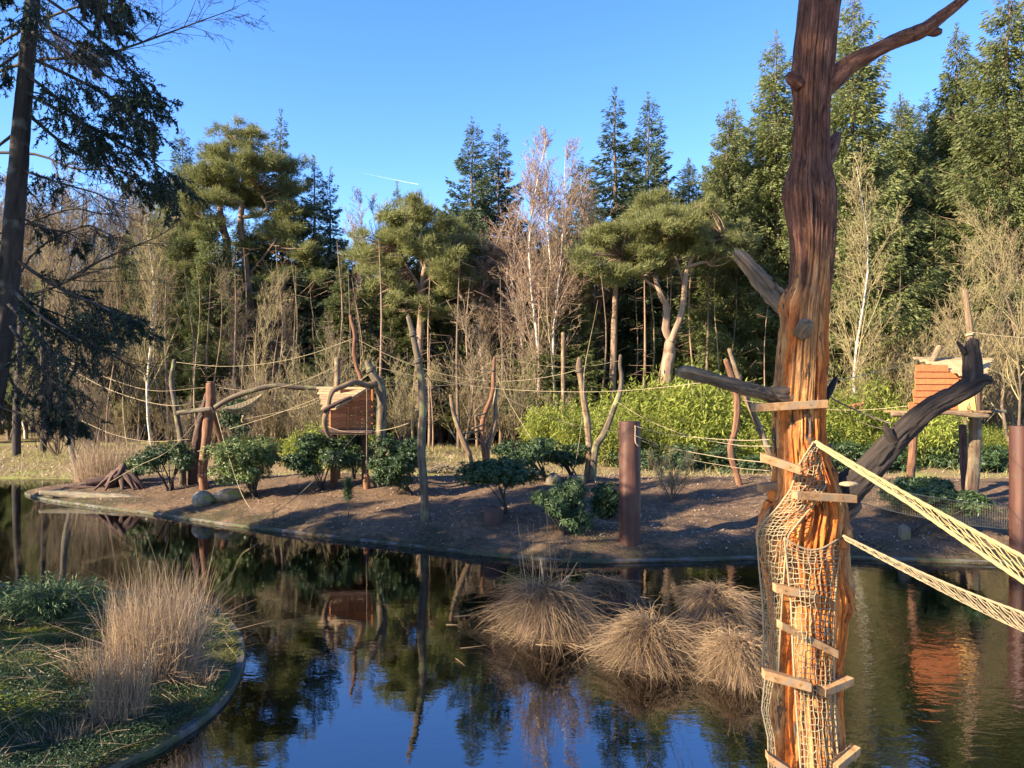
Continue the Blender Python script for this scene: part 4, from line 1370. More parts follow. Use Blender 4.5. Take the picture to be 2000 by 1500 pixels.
base = P(1578, 1740, DT)
hero = thing('dead_tree', 'great bare orange brown trunk rising from the pond, hung with nets and planks', 'dead tree', base)
py = np.linspace(1745, -60, 420)
l, r_ = prof(py)
q = np.array([[*P((a + b) / 2, y, DT), (b - a) / 2 / F * DT] for y, a, b in zip(py, l, r_)])
rsk = np.random.default_rng(3)
mb = MB()
rugged(mb, q, 240, .13, 3, lump=.07, freq=17, fine=.12, knots=[(kz, ka, kh, kw) for kz, ka, kh, kw in zip(rsk.uniform(.5, 8.6, 22), rsk.uniform(0, 6.28, 22), rsk.uniform(.06, .22, 22), rsk.uniform(.22, .5, 22))])
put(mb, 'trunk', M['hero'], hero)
def limb(name, rows, mat, amp=.14, seed=1, K=90, sides=40, lump=.16, label=None, mats=None):
    q = spline([[*P(px, y, d), w / 2 / F * d] for px, y, w, d in rows], K)
    mb = MB()
    rugged(mb, q, sides, amp, seed, lump=lump, freq=6)
    o = put(mb, name, M[mat], hero)
    if label: o['label'] = label
    return o
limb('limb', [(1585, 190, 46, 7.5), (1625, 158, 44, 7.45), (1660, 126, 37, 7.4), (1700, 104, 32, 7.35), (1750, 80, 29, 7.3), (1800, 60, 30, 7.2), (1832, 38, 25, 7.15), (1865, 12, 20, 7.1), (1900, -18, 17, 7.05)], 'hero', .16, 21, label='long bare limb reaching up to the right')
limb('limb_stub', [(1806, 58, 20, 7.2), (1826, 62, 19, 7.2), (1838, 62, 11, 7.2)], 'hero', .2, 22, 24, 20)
limb('limb', [(1560, 618, 56, 7.55), (1526, 592, 42, 7.6), (1496, 558, 36, 7.65), (1467, 523, 30, 7.7), (1444, 500, 24, 7.75), (1435, 492, 12, 7.78)], 'limb_grey', .34, 23, lump=.28, label='grey broken limb stub reaching up to the left')
limb('limb', [(1545, 772, 44, 7.4), (1505, 770, 30, 7.3), (1470, 762, 27, 7.2), (1430, 752, 27, 7.1), (1390, 740, 25, 7.0), (1350, 730, 27, 6.9), (1332, 727, 25, 6.85), (1324, 724, 14, 6.83)], 'limb_grey', .34, 24, lump=.28, label='grey gnarled limb pointing left with a hollow end')
limb('limb', [(1590, 1000, 84, 7.5), (1640, 968, 70, 7.5), (1690, 924, 54, 7.45), (1730, 880, 48, 7.4), (1775, 834, 44, 7.35), (1820, 796, 40, 7.3), (1865, 772, 38, 7.28), (1900, 750, 40, 7.25), (1920, 742, 28, 7.22), (1937, 745, 12, 7.2)], 'limb_dark', .20, 25, 120, 56, label='black limb rising to the right')
limb('limb', [(1895, 756, 34, 7.25), (1900, 728, 37, 7.26), (1899, 700, 34, 7.27), (1898, 680, 29, 7.27), (1903, 664, 20, 7.28)], 'limb_dark', .2, 26, 50, 36, label='short black upright end of the right limb')
limb('limb_stub', [(1884, 690, 12, 7.25), (1876, 676, 9, 7.25), (1869, 667, 4, 7.25)], 'limb_dark', .2, 27, 16, 14)
limb('limb_stub', [(1748, 868, 26, 7.35), (1736, 845, 18, 7.3), (1727, 828, 7, 7.3)], 'limb_dark', .3, 28, 20, 16)
limb('limb_stub', [(1596, 800, 22, 7.6), (1614, 775, 16, 7.65), (1624, 755, 13, 7.7), (1633, 738, 9, 7.72)], 'limb_dark', .2, 29, 24, 16)
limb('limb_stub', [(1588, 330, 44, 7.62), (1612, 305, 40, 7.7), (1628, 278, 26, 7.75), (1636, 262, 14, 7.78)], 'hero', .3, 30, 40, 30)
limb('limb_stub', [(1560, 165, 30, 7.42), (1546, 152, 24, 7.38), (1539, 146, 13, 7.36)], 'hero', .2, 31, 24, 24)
limb('limb_stub', [(1565, 650, 34, 7.3), (1572, 636, 30, 7.2), (1582, 630, 16, 7.15)], 'limb_grey', .3, 32, 24, 24)
limb('limb_stub', [(1610, 1010, 60, 7.55), (1650, 1000, 40, 7.6), (1678, 986, 16, 7.65)], 'limb_grey', .3, 33, 40, 30)
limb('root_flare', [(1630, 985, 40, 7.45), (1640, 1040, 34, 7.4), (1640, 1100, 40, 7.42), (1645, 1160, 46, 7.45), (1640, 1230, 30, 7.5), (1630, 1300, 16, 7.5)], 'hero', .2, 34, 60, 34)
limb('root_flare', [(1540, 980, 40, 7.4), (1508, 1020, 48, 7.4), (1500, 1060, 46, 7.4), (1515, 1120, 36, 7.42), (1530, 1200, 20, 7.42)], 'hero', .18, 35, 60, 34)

def boxmesh(mb, c, ax, ay, az, tint=.5, bev=.0):
    """box from centre and three half-axis vectors"""
    c, ax, ay, az = map(np.asarray, (c, ax, ay, az))
    V = [c + sx * ax + sy * ay + sz * az for sx in (-1, 1) for sy in (-1, 1) for sz in (-1, 1)]
    Q = [(0, 1, 3, 2), (4, 6, 7, 5), (0, 4, 5, 1), (2, 3, 7, 6), (0, 2, 6, 4), (1, 5, 7, 3)]
    mb.add(V, Q, None, tint)
def bevel(o, w=.004):
    m = o.modifiers.new('bevel', 'BEVEL')
    m.width = w
    m.segments = 2

def front(px, py, gap=.03):
    a, b = prof(py)
    c, h = (a + b) / 2, (b - a) / 2
    u = np.clip((px - c) / h, -1, 1)
    return DT - np.sqrt(np.maximum(1 - u * u, 0)) * h / F * DT * 1.0 - gap

# planks nailed across the trunk
PL = 'planks nailed to the great trunk'
def nail_plank(x0, y0, x1, y1, th, label, d0=None, d1=None, dep=.10):
    """seen edge from (x0,y0) to (x1,y1), th pixels high; the plank lies flat on the trunk as a step"""
    mid = min(float(front(np.clip((x0 + x1) / 2, 1520, 1600), (y0 + y1) / 2, .02)), DT)
    a, b = P(x0, y0 + th / 2, d0 or mid), P(x1, y1 + th / 2, d1 or mid)
    c = (a + b) / 2
    ax = (b - a) / 2
    az = np.array([0, 0, th / F * DT / 2])
    ay = unit(np.cross(az, ax)) * dep / 2
    o_ = thing('plank', label, 'plank', c, PL)
    mb = MB()
    boxmesh(mb, (0, 0, 0), ax, ay, az, .5)
    o = mb.build('board', M['plank'], o_, smooth=False)
    bevel(o)
    # heads of the nails
    nb = MB()
    for t in (-.55, .5):
        p = ax * t - ay * 1.06 * np.sign(ay[1] if ay[1] else 1)
        tubes(nb, np.array([p, p * 1.0 + unit(-ay * np.sign(ay[1])) * .004]), np.array([.0035, .0035]), 8, cap=True)
    nb.build('nail', M['limb_dark'], o_)
    return o_
nail_plank(1471, 789, 1612, 781, 15, 'long reddish plank across the trunk below the left limb, topmost of the planks', dep=.14)
nail_plank(1485, 884, 1563, 910, 16, 'pale plank sloping down right at the edge of the upper net', 7.05, 6.95)
nail_plank(1484, 946, 1514, 941, 14, 'short orange plank end sticking out left of the trunk', 7.4, 7.45)
nail_plank(1551, 960, 1668, 967, 14, 'orange plank on the right below the black limb', 6.98, 7.1)
nail_plank(1512, 1140, 1592, 1155, 15, 'weathered plank behind the net below its top edge', 7.03, 7.03)
nail_plank(1522, 1212, 1632, 1268, 15, 'grey plank sloping steeply down right behind the middle of the net', 7.0, 7.1)
nail_plank(1490, 1307, 1582, 1332, 16, 'pale plank with a dark end at the left edge of the net, above the water', 7.0, 6.98)
nail_plank(1604, 1344, 1660, 1321, 14, 'short pale plank rising to the right at the right edge of the net', 7.05, 7.2)
nail_plank(1497, 1468, 1545, 1500, 14, 'lowest pale plank on the left, sloping to the bottom edge', 7.0, 6.98)
nail_plank(1628, 1492, 1672, 1456, 14, 'lowest plank on the right, rising to the right', 7.05, 7.2)

# bracket fungus at the foot of the black limb
def fungus():
    mb = MB()
    c = P(1658, 946, 7.08)
    n = 26
    a = np.linspace(0, 2 * math.pi, n, endpoint=False)
    rx = .085 * (1 + .12 * np.sin(3 * a + 1))
    ring = lambda s, z: np.stack([np.cos(a) * rx * s, np.sin(a) * rx * .75 * s, np.full(n, z)], -1)
    rows = [ring(.1, .028), ring(.6, .022), ring(.95, .008), ring(1.0, -.002), ring(.9, -.012), ring(.1, -.022)]
    V = np.concatenate(rows)
    i = np.arange(n); j = (i + 1) % n
    Q = np.concatenate([np.stack([k * n + i, k * n + j, (k + 1) * n + j, (k + 1) * n + i], -1) for k in range(5)])
    mb.add(V, Q)
    o = mb.build('bracket_fungus', M['fungus'])
    o.location = tuple(c)
    tag(o, 'pale bracket fungus shelf between the trunk and the black limb', 'fungus')
fungus()

# ------------------------------------------------------------------ nets
def net(name, label, S, nu, nv, rad, mat, brad=None, edges='lrtb', K=4, cat='net', group=None, jit=.12, diamond=False, seed=1, bmat=None):
    """S(u, v) -> points [n,3]; ropes run along both directions of the mesh, heavier ropes along the edges"""
    rng = np.random.default_rng(seed)
    ju = rng.normal(0, jit / nu, (nv + 1, nu + 1)); jv = rng.normal(0, jit / nv, (nv + 1, nu + 1))
    U, V = np.meshgrid(np.linspace(0, 1, nu + 1), np.linspace(0, 1, nv + 1))
    U = np.clip(U + ju * (U > 0) * (U < 1), 0, 1); V = np.clip(V + jv * (V > 0) * (V < 1), 0, 1)
    if diamond:
        U[:, :] = np.clip(U + np.where((np.arange(nv + 1) % 2)[:, None] == 1, .5 / nu, 0), 0, 1)
    G = S(U.ravel(), V.ravel()).reshape(nv + 1, nu + 1, 3)
    c = G.mean((0, 1))
    t = thing(name, label, cat, c, group)
    def seg(a, b):
        u = np.linspace(0, 1, K)[None, :, None]
        d = np.linalg.norm(b - a, axis=-1)[:, None, None]
        return a[:, None] * (1 - u) + b[:, None] * u - np.array([0, 0, 1.]) * d * .05 * np.sin(u * math.pi)
    mb = MB()
    a, b = G[:, :-1].reshape(-1, 3), G[:, 1:].reshape(-1, 3)
    Q = seg(a, b); tubes(mb, Q, np.full(Q.shape[:2], rad), 5, tint=rng.random(len(Q)))
    a, b = G[:-1].reshape(-1, 3), G[1:].reshape(-1, 3)
    Q = seg(a, b); tubes(mb, Q, np.full(Q.shape[:2], rad), 5, tint=rng.random(len(Q)))
    # knots
    kp = G[1:-1, 1:-1].reshape(-1, 3)
    if len(kp):
        w = rad * 1.5
        Q = np.stack([kp - [0, 0, w], kp - [0, 0, w * .4], kp + [0, 0, w * .4], kp + [0, 0, w]], 1)
        tubes(mb, Q, np.array([w * .4, w * 1.1, w * 1.1, w * .4])[None] * np.ones((len(kp), 1)), 5)
    o = put(mb, 'mesh', M[mat], t)
    o['kind'] = 'stuff'
    br = brad or rad * 1.8
    n = 70
    z, e = np.zeros(n), np.linspace(0, 1, n)
    for ch, (u, v) in dict(l=(z, e), r=(z + 1, e), t=(e, z), b=(e, z + 1)).items():
        if ch in edges:
            q = S(u, v)
            m2 = MB()
            tubes(m2, q, np.full(n, br) * (1 + .12 * np.sin(np.arange(n) * 2.1)), 8, cap=True)
            put(m2, 'border_rope', M[bmat or mat], t)
    return t
def lerp_rows(rows):
    rows = np.array(rows, float)
    def f(v, k): return np.interp(v, rows[:, 0], rows[:, k])
    return f
# upper net: hangs from its hook in a slanting band down the left of the trunk, then straight down the left side
RA = lerp_rows([(0, 1590, 862, 1625, 868), (.14, 1562, 905, 1622, 905), (.26, 1545, 955, 1612, 950), (.36, 1520, 990, 1590, 985), (.46, 1490, 1022, 1560, 1020), (.54, 1479, 1045, 1540, 1045), (.64, 1482, 1100, 1533, 1100), (.76, 1489, 1170, 1528, 1170), (.88, 1492, 1240, 1524, 1240), (1, 1489, 1320, 1520, 1322)])
def SA(u, v):
    x = RA(v, 1) * (1 - u) + RA(v, 3) * u
    y = RA(v, 2) * (1 - u) + RA(v, 4) * u
    d = front(x, y, .05) + .018 * np.sin(u * 9 + v * 30)
    d = np.where(x < prof(y)[0] + 4, np.minimum(d, DT - .16), d)
    return np.array([P(a, b, c) for a, b, c in zip(x, y, d)])
net('climbing_net', 'tan rope net slung down the left side of the great trunk from a high hook', SA, 8, 52, .0046, 'net', .010, 'lr', jit=.2, seed=4)
RB = lerp_rows([(0, 1532, 1050, 1646, 1046), (.12, 1537, 1098, 1637, 1100), (.3, 1545, 1180, 1630, 1185), (.5, 1549, 1280, 1628, 1290), (.75, 1556, 1390, 1632, 1400), (1, 1566, 1530, 1640, 1540)])
def SB(u, v):
    x = RB(v, 1) * (1 - u) + RB(v, 3) * u
    y = RB(v, 2) * (1 - u) + RB(v, 4) * u + 26 * np.sin(u * math.pi) * np.maximum(0, 1 - v * 8)
    d = front(x, y, .12) + .03 * np.sin(u * 5 + v * 9) - .03
    return np.array([P(a, b, min(c, DT - .2)) for a, b, c in zip(x, y, d)])
net('climbing_net', 'long square meshed rope net hanging straight down the front of the great trunk', SB, 9, 42, .0046, 'net', .010, 'lrt', jit=.15, seed=5)
RC = lerp_rows([(0, 1495, 1320, 1512, 1322), (.35, 1488, 1385, 1500, 1390), (.7, 1500, 1440, 1512, 1440), (1, 1502, 1530, 1520, 1530)])
def SC(u, v):
    x = RC(v, 1) * (1 - u) + RC(v, 3) * u
    y = RC(v, 2) * (1 - u) + RC(v, 4) * u
    return np.array([P(a, b, 7.12) for a, b in zip(x, y)])
net('net_tail', 'loose tail of netting hanging at the lower left of the great trunk', SC, 3, 22, .005, 'net', .009, 'l', jit=.2, seed=6)
# net bridge running from the hook toward the viewer on the right
def bridge(a, b, sag, wpx0, wpx1, d0, d1, belly):
    def S(u, v):      # v along, u across
        d = d0 + (d1 - d0) * v
        ax = a[0] + (b[0] - a[0]) * v
        ay = a[1] + (b[1] - a[1]) * v + sag * np.sin(v * math.pi)
        w = (wpx0 + (wpx1 - wpx0) * v)
        y = ay + w * (u + belly * np.sin(u * math.pi))
        dd = d - .55 * np.sin(u * math.pi * .5) * np.minimum(1, v * 3 + .15) * .6
        x0 = (ax - CX) / F * d
        zz = EYE - (y - HY) / F * d
        return np.stack([x0, dd, zz], -1)
    return S
net('net_bridge', 'greenish yellow net bridge running from the great trunk to the lower right', bridge((1592, 862), (2090, 1134), 6, 6, 78, 7.0, 5.6, .12), 4, 30, .0046, 'net_green', .017, 'lr', jit=.12, diamond=True, seed=7)
net('net_bridge', 'narrow shaded net strip sagging from the trunk at the water line to the right edge', bridge((1646, 1046), (2080, 1225), 10, 6, 42, 7.1, 6.0, .2), 3, 40, .0046, 'net', .012, 'l', jit=.12, diamond=True, seed=8)
def SF(u, v):
    x = 1672 + (1972 - 1672) * v
    yt = 944 + (990 - 944) * v + 4 * np.sin(v * math.pi)
    yb = 980 + (1034 - 980) * v + 8 * np.sin(v * math.pi)
    y = yt * (1 - u) + yb * u
    d = 8.2 + (19.3 - 8.2) * v + .9 * np.sin(u * math.pi * .5) * (1 - v)
    return np.array([P(a, b, c) for a, b, c in zip(x, y, d)])
net('net_bridge', 'fine thin net stretched from the great trunk to the rusty pillar at the right edge', SF, 7, 90, .0022, 'net', .008, 'lr', jit=.05, seed=9, K=2)

# ------------------------------------------------------------------ posts on the island
def post(name, label, rows, mat, cat='post', base_px=None, d=None, dd=None, group=None, seed=1, amp=.10, cut=True, sides=16, K=44, wrap=None, parts=None, sink=True, lump=.14):
    """rows (px, py, width px) from the foot to the top"""
    if d is None: d = hit(*(base_px or rows[0][:2]))[1]
    q = []
    for k, (px, y, w) in enumerate(rows):
        e = d + (dd[k] if dd else 0)
        q.append([*P(px, y, e), w * .9 / 2 / F * e])
    q = spline(q, K)
    if sink:
        g = gz(q[0, 0], q[0, 1])
        q = np.concatenate([[[q[0, 0], q[0, 1], min(g, q[0, 2]) - .35, q[0, 3] * 1.05]], q])
    t = thing(name, label, cat, (q[0, 0], q[0, 1], max(q[0, 2], gz(q[0, 0], q[0, 1])) if sink else q[0, 2]), group)
    mb = MB()
    rugged(mb, q, sides, amp, seed, lump=lump, freq=5)
    put(mb, 'stem' if name != 'log' else 'timber', M[mat], t)
    T = unit(q[-1, :3] - q[-2, :3])
    if cut:
        c = MB()
        tubes(c, np.array([q[-1, :3] + T * q[-1, 3] * .26, q[-1, :3] + T * q[-1, 3] * .33]), np.array([q[-1, 3] * .8, q[-1, 3] * .74]), 12, cap=True)
        put(c, 'cut_end', M['cutwood'], t)
    for (py_, n_, wm) in (wrap or []):
        k = int(np.argmin(np.abs(q[:, 2] - (EYE - (py_ - HY) / F * q[:, 1]))))
        ax = unit(q[min(k + 1, len(q) - 1), :3] - q[k - 1, :3])
        a1 = unit(np.cross(ax, [0, 1, .2])); a2 = np.cross(ax, a1)
        th = np.linspace(0, n_ * 2 * math.pi, n_ * 16)
        rr = q[k, 3] * 1.14 + .012
        pts = q[k, :3] + np.outer(np.cos(th), a1) * rr + np.outer(np.sin(th), a2) * rr + np.outer((th / (2 * math.pi) - n_ / 2) * .042 + .012 * np.sin(th * .9), ax)
        w = MB()
        tubes(w, pts, np.full(len(th), .019), 6)
        put(w, 'rope_lashing', M[wm], t)
    return t, q
GP = None
post('pole', 'tall dark pole standing alone near the water in the middle of the island', [(830, 1016, 19), (829, 960, 18), (823, 880, 19), (826, 800, 18), (823, 740, 17), (816, 700, 15), (808, 660, 13), (797, 618, 10)], 'post_grey', 'pole', wrap=[(650, 3, 'rope_dark'), (703, 3, 'rope_dark')], seed=41)
_, QB = post('post', 'thick leaning post with a rope lashed top, right of the left hut', [(740, 950, 24), (742, 880, 22), (745, 820, 22), (746, 780, 22), (741, 755, 24), (730, 735, 20), (722, 718, 16), (717, 706, 13)], 'post_grey', wrap=[(722, 3, 'rope_dark')], seed=42)
dB = QB[0, 1]
post('branch', 'pale crooked branch joining the thick post above the left hut roof', [(735, 748, 14), (715, 752, 13), (692, 746, 12), (672, 754, 12), (650, 764, 12), (643, 780, 11), (640, 800, 11), (634, 818, 12), (636, 838, 11), (645, 855, 8)], 'post', 'branch', d=dB, dd=[-.1, -.3, -.6, -.9, -1.2, -1.3, -1.35, -1.4, -1.35, -1.2], seed=43, sink=False)
post('log', 'dark log lying across the front of the left hut', [(631, 803, 11), (650, 792, 10), (672, 781, 9), (686, 776, 8)], 'deadwood', 'log', d=dB - 1.5, dd=[0, .1, .2, .3], seed=44, sink=False)
post('pole', 'slim bent pole leaning behind the left hut with ropes tied to its top', [(712, 900, 12), (710, 800, 12), (705, 740, 10), (697, 720, 9), (692, 690, 10), (693, 655, 9), (684, 616, 7)], 'post_red', 'pole', d=29.0, seed=45)
post('post', 'straight round post behind the roof of the left hut', [(659, 905, 13), (659, 800, 13), (659, 750, 13), (659, 700, 13)], 'post', d=29.5, seed=46, amp=.05, lump=.04)
_, QT = post('post', 'upright trunk in front of the three legged frame at the left', [(398, 955, 20), (396, 920, 20), (401, 870, 20), (406, 830, 22), (411, 800, 22), (412, 770, 20), (411, 748, 18)], 'post_red', wrap=[(803, 2, 'rope')], seed=47)
dT = QT[0, 1]
post('post', 'dark shaded leg leaning left in the three legged frame', [(376, 925, 22), (382, 880, 20), (390, 830, 18), (400, 795, 16), (406, 770, 14)], 'deadwood', d=dT + 1.0, dd=[.3, .2, 0, -.4, -.8], seed=48, cut=False)
post('post', 'thin reddish leg leaning right in the three legged frame', [(440, 890, 14), (430, 855, 13), (420, 820, 12), (412, 795, 11)], 'post_red', d=dT + 1.2, dd=[.3, .1, -.3, -.8], seed=49, cut=False)
post('log', 'short mossy log jutting left from the three legged frame', [(347, 807, 11), (375, 803, 11), (412, 799, 11)], 'log', 'log', d=dT - .3, seed=50, sink=False)
post('branch', 'long crooked branch running from the three legged frame to the left hut', [(420, 796, 12), (445, 781, 11), (470, 770, 12), (495, 762, 11), (520, 756, 11), (548, 753, 10), (575, 757, 10), (610, 758, 10), (650, 758, 9), (690, 752, 7)], 'post_grey', 'branch', d=dT - .2, dd=[0, 0, 0, 0, .1, .2, .3, .5, .7, .9], seed=51, sink=False)
post('pole', 'slender crooked pole at the left, tied to the longest slack rope', [(357, 885, 14), (352, 850, 13), (346, 815, 12), (340, 780, 11), (335, 745, 11), (336, 730, 9), (340, 703, 8)], 'post_grey', 'pole', d=30.5, seed=52)
post('leaning_stem', 'dark ivy clad stem leaning at the far left end of the island', [(154, 940, 11), (148, 910, 12), (138, 870, 14), (128, 820, 15), (124, 770, 13), (120, 730, 12), (117, 690, 11)], 'log', 'tree stem', seed=53)
post('post', 'leaning post with a cut top left of the forked post', [(921, 944, 13), (921, 915, 12), (917, 890, 12), (905, 862, 12), (895, 835, 11), (886, 805, 10), (880, 772, 9)], 'post', d=28.2, seed=54)
_, QF = post('post', 'taller arm of the forked post near the middle, with a rope tied near its top', [(947, 895, 12), (943, 860, 11), (942, 825, 10), (950, 800, 10), (960, 775, 9), (964, 745, 9), (964, 720, 8), (966, 698, 7)], 'post_red', d=29.0, seed=55, wrap=[(722, 2, 'rope_dark')])
post('post', 'shorter right arm of the forked post near the middle', [(951, 895, 13), (953, 870, 12), (962, 845, 11), (968, 815, 10), (967, 785, 9), (971, 755, 9)], 'post', d=29.2, seed=56)
for k, (x0, y0, x1, y1, w) in enumerate(((903, 848, 945, 840, 4), (922, 837, 948, 829, 4), (928, 813, 950, 807, 4), (897, 860, 930, 857, 4))):
    post('rung', ('rung nearest the shrubs between the leaning post and the forked post', 'middle rung between the leaning post and the forked post', 'topmost rung on the forked post', 'lowest rung on the leaning post left of the forked post')[k], [(x0, y0, w), (x1, y1, w)], 'post', 'rung', d=28.3, dd=[0, .5], group='rungs of the forked post', seed=60 + k, sink=False, K=8, sides=8, cut=False)
post('post', 'left post of the pair in the middle, its top bound with rope', [(1145, 942, 15), (1150, 900, 15), (1150, 860, 15), (1147, 820, 15), (1140, 780, 14), (1135, 745, 13), (1131, 715, 13), (1133, 698, 9)], 'post', d=28.0, seed=57, wrap=[(724, 3, 'rope_dark')], cut=False)
post('post', 'right crooked post of the pair, leaning right with a slender cut top', [(1158, 942, 15), (1160, 905, 15), (1164, 872, 16), (1178, 850, 14), (1190, 822, 13), (1200, 795, 12), (1211, 765, 12), (1214, 735, 10), (1211, 715, 8), (1212, 694, 7)], 'post_grey', d=27.8, seed=58)
post('post', 'winding reddish post left of the great trunk, standing behind its grey limb', [(1446, 955, 13), (1440, 930, 13), (1430, 900, 14), (1427, 870, 14), (1436, 840, 14), (1440, 800, 15), (1436, 760, 15), (1425, 725, 13), (1417, 703, 11)], 'post_red', d=27.0, seed=59)
post('post', 'straight pole leaning left over the winding post, rope bound in the middle', [(1522, 935, 15), (1500, 880, 14), (1483, 835, 14), (1468, 800, 13), (1450, 760, 12), (1438, 725, 10), (1424, 682, 9)], 'post', d=27.5, seed=61, wrap=[(738, 3, 'rope_dark'), (835, 2, 'rope_dark')], amp=.06)
_, QR = post('post', 'pale post rising high behind the right hut above the black limb', [(1896, 985, 28), (1900, 930, 27), (1904, 880, 25), (1905, 830, 23), (1904, 770, 20), (1898, 700, 17), (1894, 640, 14), (1889, 600, 12), (1885, 566, 11)], 'post', d=24.6, seed=62, wrap=[(648, 2, 'rope')], amp=.08)
post('post', 'reddish front leg under the left end of the right hut', [(1776, 960, 19), (1779, 920, 18), (1783, 870, 17), (1786, 820, 15)], 'post_red', d=24.2, seed=63, cut=False)
post('post', 'dark shaded leg under the right end of the right hut', [(1886, 962, 16), (1882, 900, 16), (1880, 830, 16)], 'deadwood', d=25.4, seed=64, cut=False)
post('log', 'round beam jutting out under the floor of the right hut', [(1740, 809, 11), (1790, 811, 11), (1850, 806, 11), (1900, 811, 12), (1930, 813, 11)], 'post', 'log', d=23.6, dd=[.4, .3, .1, 0, 0], seed=65, sink=False)
post('log', 'short log sticking up above the roof of the right hut', [(1816, 712, 14), (1826, 696, 14), (1835, 678, 13)], 'post', 'log', d=25.3, seed=66, sink=False, K=16)
post('post', 'straight cut post behind the bamboo between the birch stems', [(1101, 880, 9), (1100, 760, 9), (1100, 650, 9)], 'post', d=44.0, seed=67, amp=.04)
# ------------------------------------------------------------------ steel pillars
def pillar(px, py0, py1, wpx, label, d=None, rails=None):
    d = d or hit(px, py1 - 4)[1]
    b = P(px, py1, d)
    g = gz(b[0], d)
    t = thing('steel_pillar', label, 'pillar', (b[0], d, g))
    h = P(px, py0, d)[2] - g
    r = wpx / 2 / F * d
    mb = MB()
    z = np.array([-.4, .0, h * .24, h * .245, h * .25, h * .6, h - .02, h, h, h - .4])
    rr = np.array([r, r, r, r * 1.006, r, r, r, r * .99, r * .93, r * .92])
    tubes(mb, np.stack([z * 0, z * 0, z + np.arange(10) * 1e-5], -1), rr, 40)
    mb.build('shell', M['rust'], t)
    if rails:
        mb = MB()
        for s in (1,):
            q = np.array([[r * .30, -r * 1.04, h - .12], [r * .34, -r * 1.12, h - .14], [r * .34, -r * 1.12, h - .50], [r * .62, -r * 1.0, h - .62]])
            tubes(mb, spline(q, 20), np.full(20, .018), 6)
        mb.build('rope_eye', M['rope'], t)
    return t
pillar(1230, 823, 1063, 42, 'rusty steel pillar standing on the shore in front of the bamboo', rails=True)
pillar(1993, 832, 1088, 38, 'rusty steel pillar cut by the right edge of the view')

# ------------------------------------------------------------------ ropes
def rope(label, pts, mat='rope', r=.015, K=40, group=None, sagk=None):
    q = spline([P(*p) for p in pts], K)
    mb = MB()
    r = r * .64
    tubes(mb, q, np.full(K, r) * (1 + .10 * np.sin(np.arange(K) * 2.4)), 6, cap=True)
    o = mb.build('rope', M[mat])
    tag(o, label, 'rope', group)
    return o
def sag(a, b, s, n=5):
    a, b = np.array(a, float), np.array(b, float)
    u = np.linspace(0, 1, n)[:, None]
    q = a * (1 - u) + b * u
    q[:, 1] += s * 4 * (u * (1 - u))[:, 0]
    return q
rope('longest slack rope, from the slender crooked pole to the bent pole behind the left hut', sag((340, 707, 30.5), (693, 660, 29), 27))
rope('rope slanting down from the bent pole to the forked post', sag((693, 660, 29), (964, 745, 29), 18))
rope('rope from the forked post up to the bound top of the paired posts', sag((966, 745, 29), (1131, 722, 28), 6))
rope('long level rope from the lashed thick post past the paired posts to the grey limb', [(722, 714, dB), (840, 740, 27.5), (968, 759, 28), (1100, 765, 27), (1200, 764, 26), (1300, 756, 25), (1368, 748, 24)])
rope('short slack rope from the lashed thick post to the forked post', [(724, 731, dB), (775, 748, 27.5), (830, 754, 28), (900, 748, 28.6), (964, 724, 29)])
rope('dark sagging rope from the top of the tall dark pole to the forked post', [(803, 650, 22.8), (850, 688, 24.5), (905, 718, 27), (964, 724, 29)], 'rope_dark', .016)
rope('dark guy rope running down right from the tall dark pole to the ground', [(815, 704, 22.8), (860, 770, 23.5), (905, 825, 24), (960, 880, 25), (1045, 948, 26)], 'rope_dark', .018)
rope('dark guy rope running down left from the tall dark pole to the shore', [(806, 705, 22.8), (745, 790, 22.9), (660, 888, 23), (585, 965, 23), (512, 1018, 23.2)], 'rope_dark', .016)
rope('slack rope from the ivy clad stem to the head of the three legged frame', [(127, 715, 33), (200, 755, 32), (280, 783, 30), (345, 792, 29), (407, 780, dT)])
rope('upper thin rope from the ivy clad stem to the head of the three legged frame', [(121, 700, 33), (210, 738, 32), (300, 763, 30), (407, 756, dT)], r=.011)
rope('rope from the three legged frame to the round post behind the left hut', sag((420, 756, dT), (656, 716, 29.3), 22))
rope('thin rope from the round post behind the left hut down to the long crooked branch', sag((654, 722, 29.3), (560, 775, 28), 8), r=.010)
rope('guy rope from the three legged frame down left to the ground by the dead roots', [(396, 810, dT - .3), (332, 878, 27.5), (270, 910, 28), (214, 942, 28.6)], r=.012)
rope('pale guy rope from the three legged frame down right to the shore', [(422, 805, dT - .3), (440, 870, 26), (468, 955, 25), (490, 995, 24), (510, 1018, 23.6)], r=.013)
rope('rope rising from beside the pine stems to the lashed thick post', [(448, 838, 29), (530, 812, 28.5), (620, 778, 28), (690, 750, 27.5), (722, 730, dB)])
rope('thin rope from beside the pine stems to the left hut', [(470, 820, 29.4), (540, 806, 29), (600, 792, 28.6), (640, 772, 28.2)], r=.010)
rope('slack rope slung under the floor of the left hut', [(640, 833, 26.9), (668, 842, 26.6), (705, 844, 26.6), (760, 838, 26), (823, 818, 22.9)], r=.013)
hang_ = rope('rope hanging straight down in front of the left hut, a block on its end', [(716, 760, 27), (716.4, 820, 27), (716, 880, 27), (716, 928, 27)], r=.014)
rope('low slack rope at the far left above the dry reeds', [(160, 822, 33), (220, 848, 32), (290, 862, 31), (372, 858, 30)], r=.012)
rope('thin high rope between the young yellow tree and the right crooked post', sag((1012, 706, 29), (1212, 704, 27.8), 12), r=.009)
rope('rope hanging down along the left post of the pair', [(1141, 730, 27.9), (1138, 800, 27.7), (1130, 870, 27.5), (1117, 942, 27.2)], r=.012)
